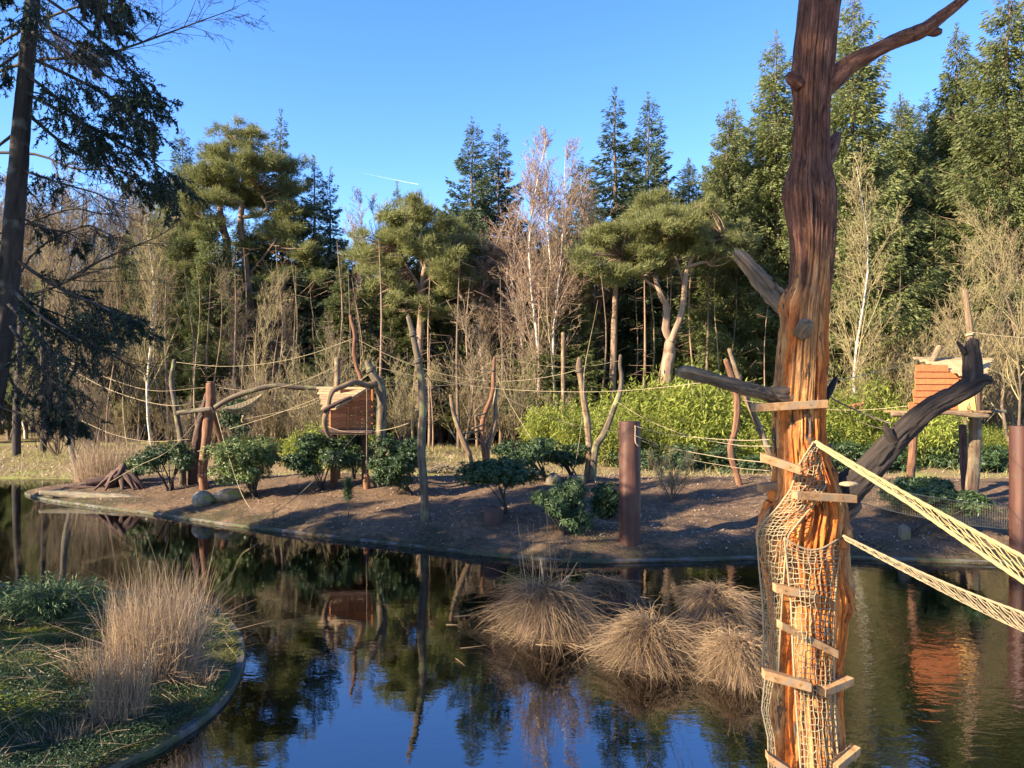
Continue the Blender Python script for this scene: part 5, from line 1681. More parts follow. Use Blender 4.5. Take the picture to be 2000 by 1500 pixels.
rope('dark slack rope from the forked post to the top of the rusty pillar', [(972, 768, 29), (1050, 806, 26), (1130, 832, 23.5), (1222, 846, 20.6)], 'rope_dark', .012)
rope('guy rope from the forked post down right to the ground by the dark stone', [(968, 730, 29), (1000, 795, 28.5), (1050, 875, 27.5), (1108, 958, 26.5)], r=.013)
rope('rope slanting down from the right crooked post to the great trunk', [(1200, 782, 27.8), (1260, 818, 24), (1340, 850, 19), (1430, 868, 13), (1512, 872, 7.45)], r=.010)
rope('upper rope from the rusty pillar to the great trunk', [(1240, 832, 19.9), (1300, 848, 17), (1380, 856, 13), (1450, 860, 10), (1512, 858, 7.45)], r=.009)
rope('lower rope from the rusty pillar to the great trunk', [(1238, 850, 19.9), (1300, 872, 17), (1400, 892, 12), (1512, 905, 7.4)], r=.009)
rope('lowest thin rope behind the bushes from the rusty pillar to the great trunk', [(1252, 860, 19.9), (1330, 892, 16), (1430, 912, 11), (1512, 920, 7.4)], r=.006)
rope('rope from behind the great trunk to the high post of the right hut', [(1612, 746, 7.6), (1700, 730, 14), (1786, 706, 20), (1888, 668, 24.4)], r=.009)
rope('rope from the high post of the right hut out of view to the right', sag((1893, 648, 24.5), (2040, 662, 24), 2), r=.015)
rope('thicker dark rope from the small stub of the great trunk to the black limb', [(1624, 778, 7.66), (1660, 796, 7.6), (1700, 813, 7.5), (1742, 828, 7.36)], 'rope_dark', .013)
rope('thinner dark rope below the thicker one from the great trunk to the black limb', [(1621, 780, 7.66), (1650, 806, 7.6), (1690, 828, 7.5), (1742, 842, 7.36)], 'rope_dark', .006)
rope('walking rope behind the great trunk with a brown monkey on it', [(1437, 780, 27), (1560, 796, 26.6), (1676, 801, 26.2), (1785, 792, 25)], r=.016)
rope('rope lying on the bare ground left of the rusty pillar', [(1146, 998, hit(1146, 998)[1] - .05), (1165, 1012, hit(1165, 1012)[1] - .1), (1188, 1020, hit(1188, 1020)[1] - .1), (1212, 1022, hit(1212, 1022)[1] - .1)], r=.014)
# block on the hanging rope
post('wooden_block', 'short wooden block hanging on a rope in front of the left hut', [(717, 962, 15), (716, 945, 17), (716, 927, 13)], 'post_red', 'block', d=27.0, seed=71, sink=False, K=14)
# hammock
def SH(u, v):
    x = 437 + (512 - 437) * v
    yt = 797 + (770 - 797) * v + 3 * np.sin(v * math.pi)
    y = yt + (np.sin(v * math.pi) ** .8) * 19 * u
    d = 26.6 + v * .6 - .5 * np.sin(u * math.pi)
    return np.array([P(a, b, c) for a, b, c in zip(x, y, d)])
net('hammock', 'pale net hammock slung under the long crooked branch', SH, 7, 26, .012, 'net', .02, 'lr', K=2, cat='hammock', jit=.05, seed=12)

# ------------------------------------------------------------------ huts
def board(parent, name, mat, a, b, hgt, thick, up=(0, 0, 1), bev=.006, label=None):
    """plank from a to b (world), hgt tall along up, thick across"""
    a, b, up = np.array(a), np.array(b), unit(np.array(up, float))
    ax = (b - a) / 2
    n = unit(np.cross(ax, up))
    mb = MB()
    boxmesh(mb, (0, 0, 0), ax, n * thick / 2, unit(np.cross(n, ax)) * hgt / 2, .5 + rs.uniform(-.4, .4))
    o = mb.build(name, M[mat], parent, smooth=False)
    c = (a + b) / 2
    l = parent.location
    o.location = tuple(c - np.array(l))
    if bev: bevel(o, bev)
    if label: o['label'] = label
    return o
# left hut
dL = 27.9
hl = thing('hut', 'wooden hut at the left with reddish plank walls and a slatted lean-to roof, on legs', 'hut', P(684, 838, dL))
for k in range(9):
    f = k / 8
    y, d = 758 + 40 * f, dL + .95 - 1.65 * f
    xl, xr = 620 + 10 * f + rs.uniform(-3, 3), 720 - 64 * f
    up = np.array(P(0, 798, dL - .7)) - np.array(P(0, 758, dL + .95)); up[0] = 0
    board(hl, 'roof_slat', 'roofslat', P(xl, y, d), P(xr, y + .5, d), .185, .03, up)
def fL(px): return dL - .75 + 1.35 * (px - 645) / 83.0        # the open front is turned to the right, away from the sun
for k in range(6):
    y = 797 + 7.3 * k
    board(hl, 'wall_plank', 'redplank', P(645, y, fL(645)), P(678, y, fL(678)), .128, .03)
for k in range(11):
    y = 764 + 7.3 * k
    board(hl, 'wall_plank', 'redplank', P(664, y, fL(676) + .75 - .012 * (k % 2)), P(726, y, fL(726) + .55 - .012 * (k % 2)), .128, .03)
for k in range(6):
    y = 797 + 7.3 * k
    board(hl, 'wall_plank', 'redplank', P(644, y, fL(645) + .03), P(662, y - .3, fL(676) + .8), .128, .03)
board(hl, 'door_post', 'redplank', P(679, 795, fL(679) - .03), P(679, 838, fL(679) - .03), .06, .06, (1, 0, 0))
board(hl, 'corner_post', 'redplank', P(727, 760, fL(727)), P(727, 838, fL(727)), .07, .07, (1, 0, 0))
board(hl, 'rake_board', 'roofslat', P(656, 797, dL - .72), P(721, 757, dL + .92), .10, .03, (0, 0, 1))
board(hl, 'floor', 'deadwood', P(634, 840, dL + .1), P(734, 842, dL + .1), 1.6, .09, (0, 1, 0))
board(hl, 'floor_beam', 'deadwood', P(632, 845, dL - .6), P(732, 846, dL - .6), .11, .12, (0, 0, 1))
for px in (652, 713):
    b = at_px(px, dL + .3)
    mb = MB()
    tubes(mb, np.array([[b[0], b[1], b[2] - .3], [b[0], b[1], P(px, 844, dL + .3)[2]]]), np.array([.13, .12]), 12, cap=True)
    put(mb, 'leg', M['post_red'], hl)
# right hut
dR = 24.6
hr = thing('hut', 'right hut with orange red lapped boards and a pale slatted roof, behind the black limb', 'hut', P(1845, 806, dR))
for k in range(8):
    f = k / 7
    y, d = 701 + 31 * f, dR + .9 - 1.3 * f
    board(hr, 'roof_slat', 'roofslat', P(1784 + 88 * f, y - 1, d), P(1941 - 16 * f + rs.uniform(-3, 3), y + 1, d), .155, .034, np.array(P(0, 733, dR - .4)) - np.array(P(0, 701, dR + .9)) * [0, 1, 1])
for k in range(7):
    y = 719 + 12.3 * k
    x0 = (1788, 1786, 1787, 1787, 1783, 1784, 1774)[k]
    o = board(hr, 'lapped_board', 'redplank', P(x0, y, dR - .1), P(1872 - (0 if k else 20), y + .5, dR - .1), .225, .028, (0, .18, 1))
board(hr, 'door_board', 'plywood', P(1853, 784, dR + .15), P(1905, 784, dR - .55), .74, .02, label='orange bare board beside the doorway')
board(hr, 'door_board', 'plywood', P(1888, 782, dR - .36), P(1904, 780, dR - .58), .80, .02, label='yellowish narrow board at the corner')
for k in range(7):
    y = 715 + 13 * k
    board(hr, 'back_board', 'redplank', P(1872, y, dR + .62), P(1918, y, dR + .62), .22, .025)
board(hr, 'corner_post', 'post', P(1908, 712, dR - .55), P(1909, 806, dR - .55), .10, .10, (1, 0, 0))
board(hr, 'floor', 'plank', P(1748, 804, dR - .2), P(1908, 803, dR - .2), 1.5, .06, (0, 1, 0))
board(hr, 'perch', 'log', P(1915, 804, dR + .3), P(1966, 803, dR + .3), .1, .1)

# ------------------------------------------------------------------ evergreen bushes on the island
def bush(label, base, cen, rx, rz, mat, n_ros=420, L=.135, W=.048, per=8, d=None, seed=1, group=None, name='rhododendron_bush', stems=6, fine=False):
    rng = np.random.default_rng(seed)
    if d is None:
        b = hit(*base)
    else:
        b = at_px(base[0], d)
    d = b[1]
    t = thing(name, label, 'bush', b, group)
    c = P(cen[0], cen[1], d) - b
    rx, rz = rx * 1.2 / F * d, rz * 1.15 / F * d
    n_ros = int(n_ros * 1.8)
    # the crown is made of several rounded heads of different size
    nh = 12
    hd = unit(rng.normal(size=(nh, 3)))
    hc = c + hd * np.array([rx, rx * .85, rz]) * rng.uniform(.35, .82, (nh, 1))
    hs = rng.uniform(.22, .52, nh)
    i = rng.integers(0, nh, n_ros)
    dv = unit(rng.normal(size=(n_ros, 3)) + [0, 0, .35])
    p = hc[i] + dv * np.array([rx, rx * .85, rz]) * (hs[i] * rng.uniform(.5, 1.08, n_ros) * np.where(rng.random(n_ros) < .12, 1.3, 1))[:, None]
    k = np.repeat(np.arange(n_ros), per)
    m = len(k)
    az = rng.uniform(0, 6.28, m)
    ax = unit(dv[k] * .7 + [0, 0, .5])
    e1 = unit(np.cross(ax, [.3, .8, .1])); e2 = np.cross(ax, e1)
    if fine:
        dd = unit(ax * .2 + e1 * np.cos(az)[:, None] + e2 * np.sin(az)[:, None] + [0, 0, -.75] + rng.normal(0, .3, (m, 3)))
    else:
        dd = unit(ax * rng.uniform(-.15, .7, m)[:, None] + e1 * np.cos(az)[:, None] + e2 * np.sin(az)[:, None] + rng.normal(0, .12, (m, 3)))
    cb = MB()
    leaves(cb, p[k] + rng.normal(0, .02, (m, 3)), dd, ax + rng.normal(0, .2, (m, 3)), L * rng.uniform(.65, 1.15, m), W * rng.uniform(.8, 1.1, m), np.clip(rng.random(n_ros)[k] * .5 + rng.random(m) * .5, 0, 1), 'broad')
    cb.build('foliage', M[mat], t, smooth=False)['kind'] = 'stuff'
    mb = MB()
    ends = hc[rng.integers(0, nh, stems * 2)] + rng.normal(0, .05, (stems * 2, 3))
    u = np.linspace(0, 1, 7)[None, :, None]
    st = rng.normal(0, .05, (stems * 2, 1, 3)) * [1, 1, 0]
    fork = c * [.35, .35, 0] + [0, 0, (c[2] - rz) * .55]
    Q = st * (1 - u) ** 2 + (fork * 2 * (1 - u) * u + ends[:, None] * u ** 2) + rng.normal(0, .04, (stems * 2, 1, 3)) * np.sin(u * 3.14)
    Q[:, 0, 2] -= .15
    tubes(mb, Q, (.032 * (1 - .7 * np.linspace(0, 1, 7)))[None] * rng.uniform(.7, 1.4, (stems * 2, 1)), 6)
    mb.build('stems', M['darkbark'], t)
    return t
bush('small leafy bush with twisting stems left of the three legged frame', (333, 958), (328, 897), 52, 30, 'rhodo', seed=1, n_ros=420)
bush('wide sunlit bush with pale green leaves right of the three legged frame', (497, 972), (482, 905), 74, 46, 'rhodo_pale', seed=2, n_ros=850)
bush('dark round bush on one stem below the left hut', (629, 958), (622, 892), 64, 36, 'rhodo', seed=3, n_ros=720, stems=3)
bush('dark drooping bush left of the tall dark pole', (804, 968), (770, 902), 56, 44, 'rhodo', seed=4, n_ros=700, stems=4)
bush('umbrella shaped dark bush on a forked stem beside the stump', (989, 1003), (978, 917), 66, 29, 'rhodo', seed=5, n_ros=760, stems=2)
bush('blue green fine leaved bush near the water left of the rusty pillar', (1106, 1046), (1104, 984), 54, 42, 'rhodo', seed=6, n_ros=760, L=.15, W=.03, fine=True)
bush('dark bush half hidden behind the rusty pillar', (1192, 1008), (1190, 970), 32, 36, 'rhodo', seed=7, n_ros=420)
bush('flat topped dark bush behind the umbrella shaped bush', (1070, 940), (1040, 888), 66, 26, 'rhodo', seed=8, n_ros=560)
bush('dark bush under the right end of the left hut', (690, 935), (694, 880), 44, 34, 'rhodo', seed=9, n_ros=460)
bush('small pale bush beside the dead roots at the left', (270, 940), (264, 912), 26, 17, 'rhodo_pale', seed=10, n_ros=220)
bush('round bush behind the left post of the pair', (1120, 938), (1112, 890), 40, 22, 'rhodo', seed=11, n_ros=360)
bush('low dark bush left under the right hut, beside the great trunk', (1795, 1000), (1790, 958), 66, 26, 'rhodo', seed=12, n_ros=560)
bush('low dark bush on a stump right of the foot of the right hut', (1768, 1050), (1850, 985), 60, 26, 'rhodo', seed=13, n_ros=520, stems=3)
bush('grey green bush behind the hammock', (462, 880), (460, 818), 36, 32, 'rhodo', seed=14, n_ros=420, d=42)
for k, (px, y, rx, rz, d) in enumerate(((1440, 905, 60, 36, 40), (1560, 900, 60, 34, 40), (1660, 905, 64, 38, 40), (1760, 900, 66, 40, 41), (1860, 900, 64, 38, 41), (1930, 905, 50, 30, 40), (1330, 900, 50, 28, 40.5), (1240, 900, 40, 28, 41))):
    bush('shaded evergreen bush on the back bank below the bamboo', (px, 930), (px, y), rx, rz, 'rhodo', seed=20 + k, n_ros=420, L=.2, W=.06, d=d, group='evergreen bushes below the bamboo', name='evergreen_bush')
# leafless little bush right of the pillar
p = hit(1312, 978)
s = .9 * (978 - 868) / F * p[1] / 5.0
tag(dup(SH_B, p, 1.0, (s * 1.7, s * 1.7, s)), 'small leafless bush on the bare ground right of the rusty pillar', 'bush')
# sapling pine
def sapling(px, y0, y1, label):
    b = hit(px, y0)
    h = P(px, y1, b[1])[2] - b[2]
    rng = np.random.default_rng(5)
    t = thing('pine_sapling', label, 'sapling', b)
    mb = MB()
    tubes(mb, np.array([[0, 0, -.1], [.02, 0, h * .5], [0, .01, h]]), np.array([.02, .014, .006]), 6)
    mb.build('stem', M['darkbark'], t)
    cb = MB()
    m = 110
    z = rng.uniform(.45, 1, m) * h
    a = rng.uniform(0, 6.28, m)
    r = rng.uniform(.05, .28, m) * (1.15 - z / h) * h * .5
    tufts(cb, rng, np.stack([np.cos(a) * r, np.sin(a) * r, z + r * .3], -1), np.stack([np.cos(a), np.sin(a), 0 * a + .6], -1), 14, .12, .014, .6)
    cb.build('foliage', M['juniper'], t, smooth=False)['kind'] = 'stuff'
sapling(680, 1012, 936, 'thin young pine sapling on the bare slope below the left hut')

# ------------------------------------------------------------------ stones, stump, logs
def blob(name, label, cat, c, r, mat, seed, amp=.3, res=26, box=0.0):
    u, v = np.meshgrid(np.linspace(0, 2 * math.pi, res, endpoint=False), np.linspace(.02, math.pi - .02, res // 2))
    n = np.stack([np.cos(u) * np.sin(v), np.sin(u) * np.sin(v), np.cos(v)], -1)
    e = n / np.maximum(np.abs(n).max(-1, keepdims=True), 1e-6) * box + n * (1 - box)
    f = 1 + amp * (fbm(n * 1.6 + seed, 4, seed) - .5) * 2 + amp * .35 * (vnoise(n * 5 + seed, seed + 2) - .5)
    V = e * f[..., None] * np.array(r)
    R_, S_ = u.shape
    i, j = np.meshgrid(np.arange(R_ - 1), np.arange(S_), indexing='ij')
    j2 = (j + 1) % S_
    Q = np.stack([i * S_ + j, (i + 1) * S_ + j, (i + 1) * S_ + j2, i * S_ + j2], -1)
    mb = MB()
    mb.add(V.reshape(-1, 3), Q)
    mb.add([V[0].mean(0), V[-1].mean(0)])
    nb = R_ * S_
    a = np.arange(S_); a2 = (a + 1) % S_
    mb.r.append(np.concatenate([np.stack([a, a2, np.full(S_, nb)], -1), np.stack([(R_ - 1) * S_ + a2, (R_ - 1) * S_ + a, np.full(S_, nb + 1)], -1)]))
    o = mb.build(name, M[mat])
    o.location = tuple(c)
    return tag(o, label, cat)
p = hit(397, 985); blob('rock', 'mossy rock on the shore, left of its flatter neighbour', 'rock', p + [0, 0, .14], (.42, .36, .30), 'stone', 3)
p = hit(447, 976); blob('rock', 'flat mossy rock below the wide pale bush', 'rock', p + [0, 0, .12], (.55, .42, .26), 'stone', 8)
p = hit(1081, 947); blob('rock', 'dark pointed stone behind the blue green bush', 'rock', p + [0, 0, .12], (.26, .2, .32), 'log', 11, .15)
p = hit(1127, 946); blob('block', 'low stone block at the foot of the paired posts', 'block', p + [0, 0, .12], (.30, .2, .2), 'log', 12, .08, box=.7)
p = hit(965, 1022); blob('tree_stump', 'low dark stump beside the umbrella shaped bush', 'stump', p + [0, 0, .10], (.27, .25, .38), 'deadwood', 14, .22, box=.45)
p = hit(1767, 1052); blob('tree_stump', 'small pale stump under the low bush at the right', 'stump', p + [0, 0, .10], (.14, .14, .25), 'log', 15, .2, box=.45)
post('log', 'long mossy log lying along the shore at the left end of the island', [(78, 962, 10), (130, 966, 16), (180, 970, 18), (235, 972, 17), (290, 978, 12)], 'log', 'log', d=29.6, dd=[.4, .3, 0, -.4, -1.0], seed=81, sink=False)
post('log', 'short dark log lying behind the long mossy log', [(125, 950, 7), (155, 951, 8), (190, 953, 6)], 'deadwood', 'log', d=31.0, seed=82, sink=False)
post('log', 'hollow log end beside the dead roots', [(168, 943, 20), (200, 940, 21), (232, 938, 16)], 'deadwood', 'log', d=31.2, dd=[0, .2, .5], seed=83, sink=False)
def roots():
    b = hit(236, 950)
    t = thing('dead_root', 'dark reddish heap of dead roots at the left end of the island', 'dead root', b)
    rng = np.random.default_rng(4)
    mb = MB()
    rugged(mb, spline([[-.5, 0, -.05, .30], [-.1, 0, .35, .36], [.05, 0, .62, .26], [.1, .05, .92, .07]], 30), 24, .4, 5, lump=.45, freq=5)
    for k in range(11):
        a = rng.uniform(0, 6.28)
        e = np.array([math.cos(a) * 1.1, math.sin(a) * .6, -.1])
        rugged(mb, spline([[0, 0, .55, .16], [*(e * [.45, .45, 0] + [0, 0, rng.uniform(.25, .5)]), .11], [*e, .04]], 16), 12, .35, 30 + k, lump=.35, freq=4)
    mb.build('roots', M['deadwood'], t)
roots()

# ------------------------------------------------------------------ reeds and grasses
def blades(mb, rng, base, tipv, bow, w, K=6, tint=None, taper=.15, kink=0.0, curl=0.0):
    """base [n,3], tip vectors [n,3]; blades bow by the vectors given and end in a point"""
    n = len(base)
    u = np.linspace(0, 1, K)[None, :, None]
    Q = base[:, None] + tipv[:, None] * u + bow[:, None] * (u * u)
    Ln = np.linalg.norm(tipv, axis=1)[:, None, None]
    if kink:                                            # some stalks are broken and hang from the break
        k0 = rng.uniform(.25, .75, (n, 1, 1))
        on = (rng.random((n, 1, 1)) < kink)
        kv = unit(rng.normal(size=(n, 1, 3)) * [1, 1, .5] + [0, 0, -.7]) * Ln * rng.uniform(.5, 1.5, (n, 1, 1))
        Q = Q + on * kv * np.maximum(u - k0, 0)
    if curl:
        Q = Q + np.cumsum(rng.normal(0, curl, (n, K, 3)), axis=1) * Ln * (u > 0)
    W = np.broadcast_to(w, (n,))[:, None] * (1 - (1 - taper) * np.linspace(0, 1, K) ** 1.5)[None]
    tubes(mb, Q, W, 2, tint=rng.random(n) if tint is None else tint, ref=unit(rng.normal(size=(n, 3)) * [1, 1, .3]))

def tussock(label, c, rx, top, n, seed, lean=(0, 0), mat='tussock', tall=0, group='dry grass tussocks in the pond'):
    rng = np.random.default_rng(seed)
    x, d = wpt(*c)
    t = thing('grass_tussock', label, 'tussock', (x, d, 0), group)
    rx = rx / F * d
    h = (c[1] - top) / F * d
    # root stool
    mb = MB()
    res = 20
    u, v = np.meshgrid(np.linspace(0, 2 * math.pi, res, endpoint=False), np.linspace(.05, 1.9, 9))
    f = 1 + .3 * (fbm(np.stack([np.cos(u) * 2 + seed, np.sin(u) * 2, v * 2], -1), 3, seed) - .5)
    V = np.stack([np.cos(u) * np.sin(v) * rx * .62 * f, np.sin(u) * np.sin(v) * rx * .55 * f, np.cos(v) * h * .55 * f], -1)
    i, j = np.meshgrid(np.arange(8), np.arange(res), indexing='ij')
    j2 = (j + 1) % res
    mb.add(V.reshape(-1, 3), np.stack([i * res + j, (i + 1) * res + j, (i + 1) * res + j2, i * res + j2], -1))
    mb.build('root_stool', M['deadwood'], t)
    cb = MB()
    n = int(n * 1.5)
    nt = 26                                               # tufts over the stool, each with its own sweep
    ta = rng.uniform(0, 6.28, nt); tr = rng.random(nt) ** .55 * .95
    tw = rng.normal(0, .55, (nt, 3)) * [1, 1, .25]
    k = rng.integers(0, nt, n)
    a = ta[k] + rng.normal(0, .28, n); r = np.clip(tr[k] + rng.normal(0, .12, n), 0, 1.05)
    b = np.stack([np.cos(a) * r * rx * .55, np.sin(a) * r * rx * .5, h * .60 * np.sqrt(np.clip(1 - r ** 2, 0, 1)) + .03], -1)
    out = np.stack([np.cos(a), np.sin(a), 0 * a], -1)
    L = h * rng.uniform(.15, .46, n) * (.55 + .9 * vnoise(np.stack([np.cos(a) * 1.3 + seed * 3, np.sin(a) * 1.3, 0 * a], -1), seed + 40))
    el = rng.uniform(-.3, 1.15, n) * (1.1 - .6 * r)
    tv = (out * np.cos(el)[:, None] * .8 + [0, 0, 1] * np.sin(el)[:, None] + tw[k] * .7 + rng.normal(0, .30, (n, 3))) * L[:, None]
    bow = out * (L * rng.uniform(0, .5, n))[:, None] - np.array([0, 0, 1]) * (L * rng.uniform(.8, 2.2, n))[:, None] + (tw[k] * .4 + rng.normal(0, .28, (n, 3)) + np.array([lean[0], lean[1], 0])) * L[:, None]
    bow[:, 2] *= rng.uniform(.3, 1.0, n)
    blades(cb, rng, b, tv, bow, .0042, 8, tint=np.clip(.55 * rng.random(nt)[k] + .55 * rng.random(n) - .05, 0, 1), kink=.45, curl=.045)
    # dead mat of blades lying on the water round the foot
    m = n // 6
    a = rng.uniform(0, 6.28, m); rr = rx * rng.uniform(.5, 1.15, m)
    th = a + rng.normal(0, 1.1, m); L = h * rng.uniform(.1, .35, m)
    blades(cb, rng, np.stack([np.cos(a) * rr, np.sin(a) * rr * .8, rng.uniform(0, .07, m)], -1), np.stack([np.cos(th) * L, np.sin(th) * L, rng.normal(0, .03, m)], -1), rng.normal(0, .03, (m, 3)) - [0, 0, .02], .004, 5, tint=rng.random(m) * .6, curl=.04)
    cb.build('blades', M[mat], t)['kind'] = 'stuff'
    if tall:
        tb = MB()
        m = tall
        b = np.stack([rng.normal(0, rx * .25, m), rng.normal(0, rx * .2, m), np.full(m, .1)], -1)
        tv = np.stack([rng.normal(0, .14, m), rng.normal(0, .1, m), rng.uniform(.9, 1.5, m) * h * 1.15], -1)
        blades(tb, rng, b, tv, rng.normal(0, .15, (m, 3)) * [1, 1, .3], .005, 7)
        # broad pale leaves, some folded over
        m2 = 11
        b = np.stack([rng.normal(.08, rx * .22, m2), rng.normal(0, rx * .15, m2), rng.uniform(.3, .6, m2)], -1)
        tv = np.stack([rng.normal(.12, .16, m2), rng.normal(0, .1, m2), rng.uniform(.5, .8, m2)], -1)
        bw = np.stack([rng.uniform(-.1, .35, m2), 0 * b[:, 0], rng.uniform(-.6, .05, m2)], -1)
        blades(tb, rng, b, tv, bw, .024, 7, tint=rng.uniform(.75, 1, m2), taper=.5)
        tb.build('reed_leaves', M['reed'], t)['kind'] = 'stuff'
    return t
tussock('tallest dry tussock in the pond, with reed stalks and broad pale leaves, leftmost of all', (1062, 1238), 74, 1095, 2600, 1, (-.15, 0), tall=34)
tussock('dry tussock behind and right of the tall reed tussock', (1188, 1182), 78, 1108, 2200, 2, (.1, 0))
tussock('rounded dry tussock in front, in the middle of the group in the pond', (1268, 1296), 80, 1168, 3200, 3)
tussock('rounded dry tussock touching the left side of the great trunk', (1438, 1318), 78, 1205, 3200, 4)
tussock('greyish dry tussock at the back of the group, left of the great trunk', (1398, 1212), 76, 1122, 2600, 5)
# rotting reeds lying in the shallow water between the tussocks
def floating():
    rng = np.random.default_rng(9)
    n = 900
    mb = MB()
    cx, cy = wpt(1120, 1225)
    a = rng.normal(0, 1, (n, 2)) * [.75, .6]
    b = np.stack([cx + a[:, 0], cy + a[:, 1], rng.uniform(-.03, .025, n)], -1)
    th = rng.normal(0, .9, n)
    L = rng.uniform(.15, .6, n)
    blades(mb, rng, b, np.stack([np.cos(th) * L, np.sin(th) * L, rng.normal(0, .02, n)], -1), rng.normal(0, .05, (n, 3)) * [1, 1, .2], .006, 4)
    o = mb.build('floating_reeds', M['tussock'])
    tag(o, 'dead reeds lying in the shallow water between the tussocks', 'reeds', kind='stuff')
floating()
# small shoots and stalks out of the water
# --- tall pale grass on the planted bank
def tallgrass(label, c, wpx, top, n, seed, cat='grass clump', mat='reed', lean=.10, w=.0034, d=None, name='grass_clump', splay=.16):
    rng = np.random.default_rng(seed)
    b = hit(*c) if d is None else at_px(c[0], d)
    t = thing(name, label, cat, b)
    rx = wpx / 2 / F * b[1]
    h = P(c[0], top, b[1])[2] - b[2]
    cb = MB()
    a = rng.uniform(0, 6.28, n)
    r = rng.random(n) ** .5
    q = np.stack([np.cos(a) * r * rx * .88, np.sin(a) * r * rx * .6, 0 * a], -1)
    cl = vnoise(np.stack([q[:, 0] * 3.5, q[:, 1] * 3.5, 0 * a + seed], -1), seed)
    L = h * (.30 + .70 * rng.random(n) ** 1.1) * (.72 + .42 * cl)
    tv = np.stack([np.cos(a) * r * splay * .45 + rng.normal(0, lean * .7, n), np.sin(a) * r * splay * .4 + rng.normal(0, lean * .7, n), 0 * a + 1], -1) * L[:, None]
    bw = np.stack([rng.normal(.02, .10, n), rng.normal(0, .09, n), -rng.random(n) ** 4 * .5], -1) * L[:, None]
    blades(cb, rng, q, tv, bw, w, 8, tint=np.clip(rng.random(n) * .75 + .25 * r, 0, 1), taper=.2, kink=.16, curl=.018)
    # broken stalks splayed at the foot
    m = n // 5
    a = rng.uniform(0, 6.28, m)
    L = h * rng.uniform(.15, .5, m)
    q = np.stack([np.cos(a) * rx * .4 * rng.random(m), np.sin(a) * rx * .3 * rng.random(m), 0 * a + .02], -1)
    el = rng.uniform(.05, .8, m)
    blades(cb, rng, q, np.stack([np.cos(a) * np.cos(el), np.sin(a) * np.cos(el), np.sin(el)], -1) * L[:, None], rng.normal(0, .1, (m, 3)) - [0, 0, .12], w, 5)
    cb.build('blades', M[mat], t)['kind'] = 'stuff'
    return t
tallgrass('tall pale dry grass clump standing at the middle of the planted bank', (305, 1318), 180, 1070, 3400, 1)
tallgrass('shorter dry grass clump in front of the tall one, near the lower left', (235, 1412), 110, 1225, 900, 2)
tallgrass('small sparse grass clump at the right edge of the planted bank', (385, 1345), 70, 1280, 260, 3, splay=1.0)
tallgrass('wide pale reed bed behind the dead roots at the left', (212, 925), 120, 828, 2200, 4, w=.009, d=35.0, splay=.5)
tallgrass('low dead grass at the front of the planted bank', (120, 1440), 200, 1385, 500, 6, splay=1.4)
tallgrass('pale dry grass left of the tall clump on the planted bank', (190, 1330), 120, 1240, 500, 5, splay=1.2)

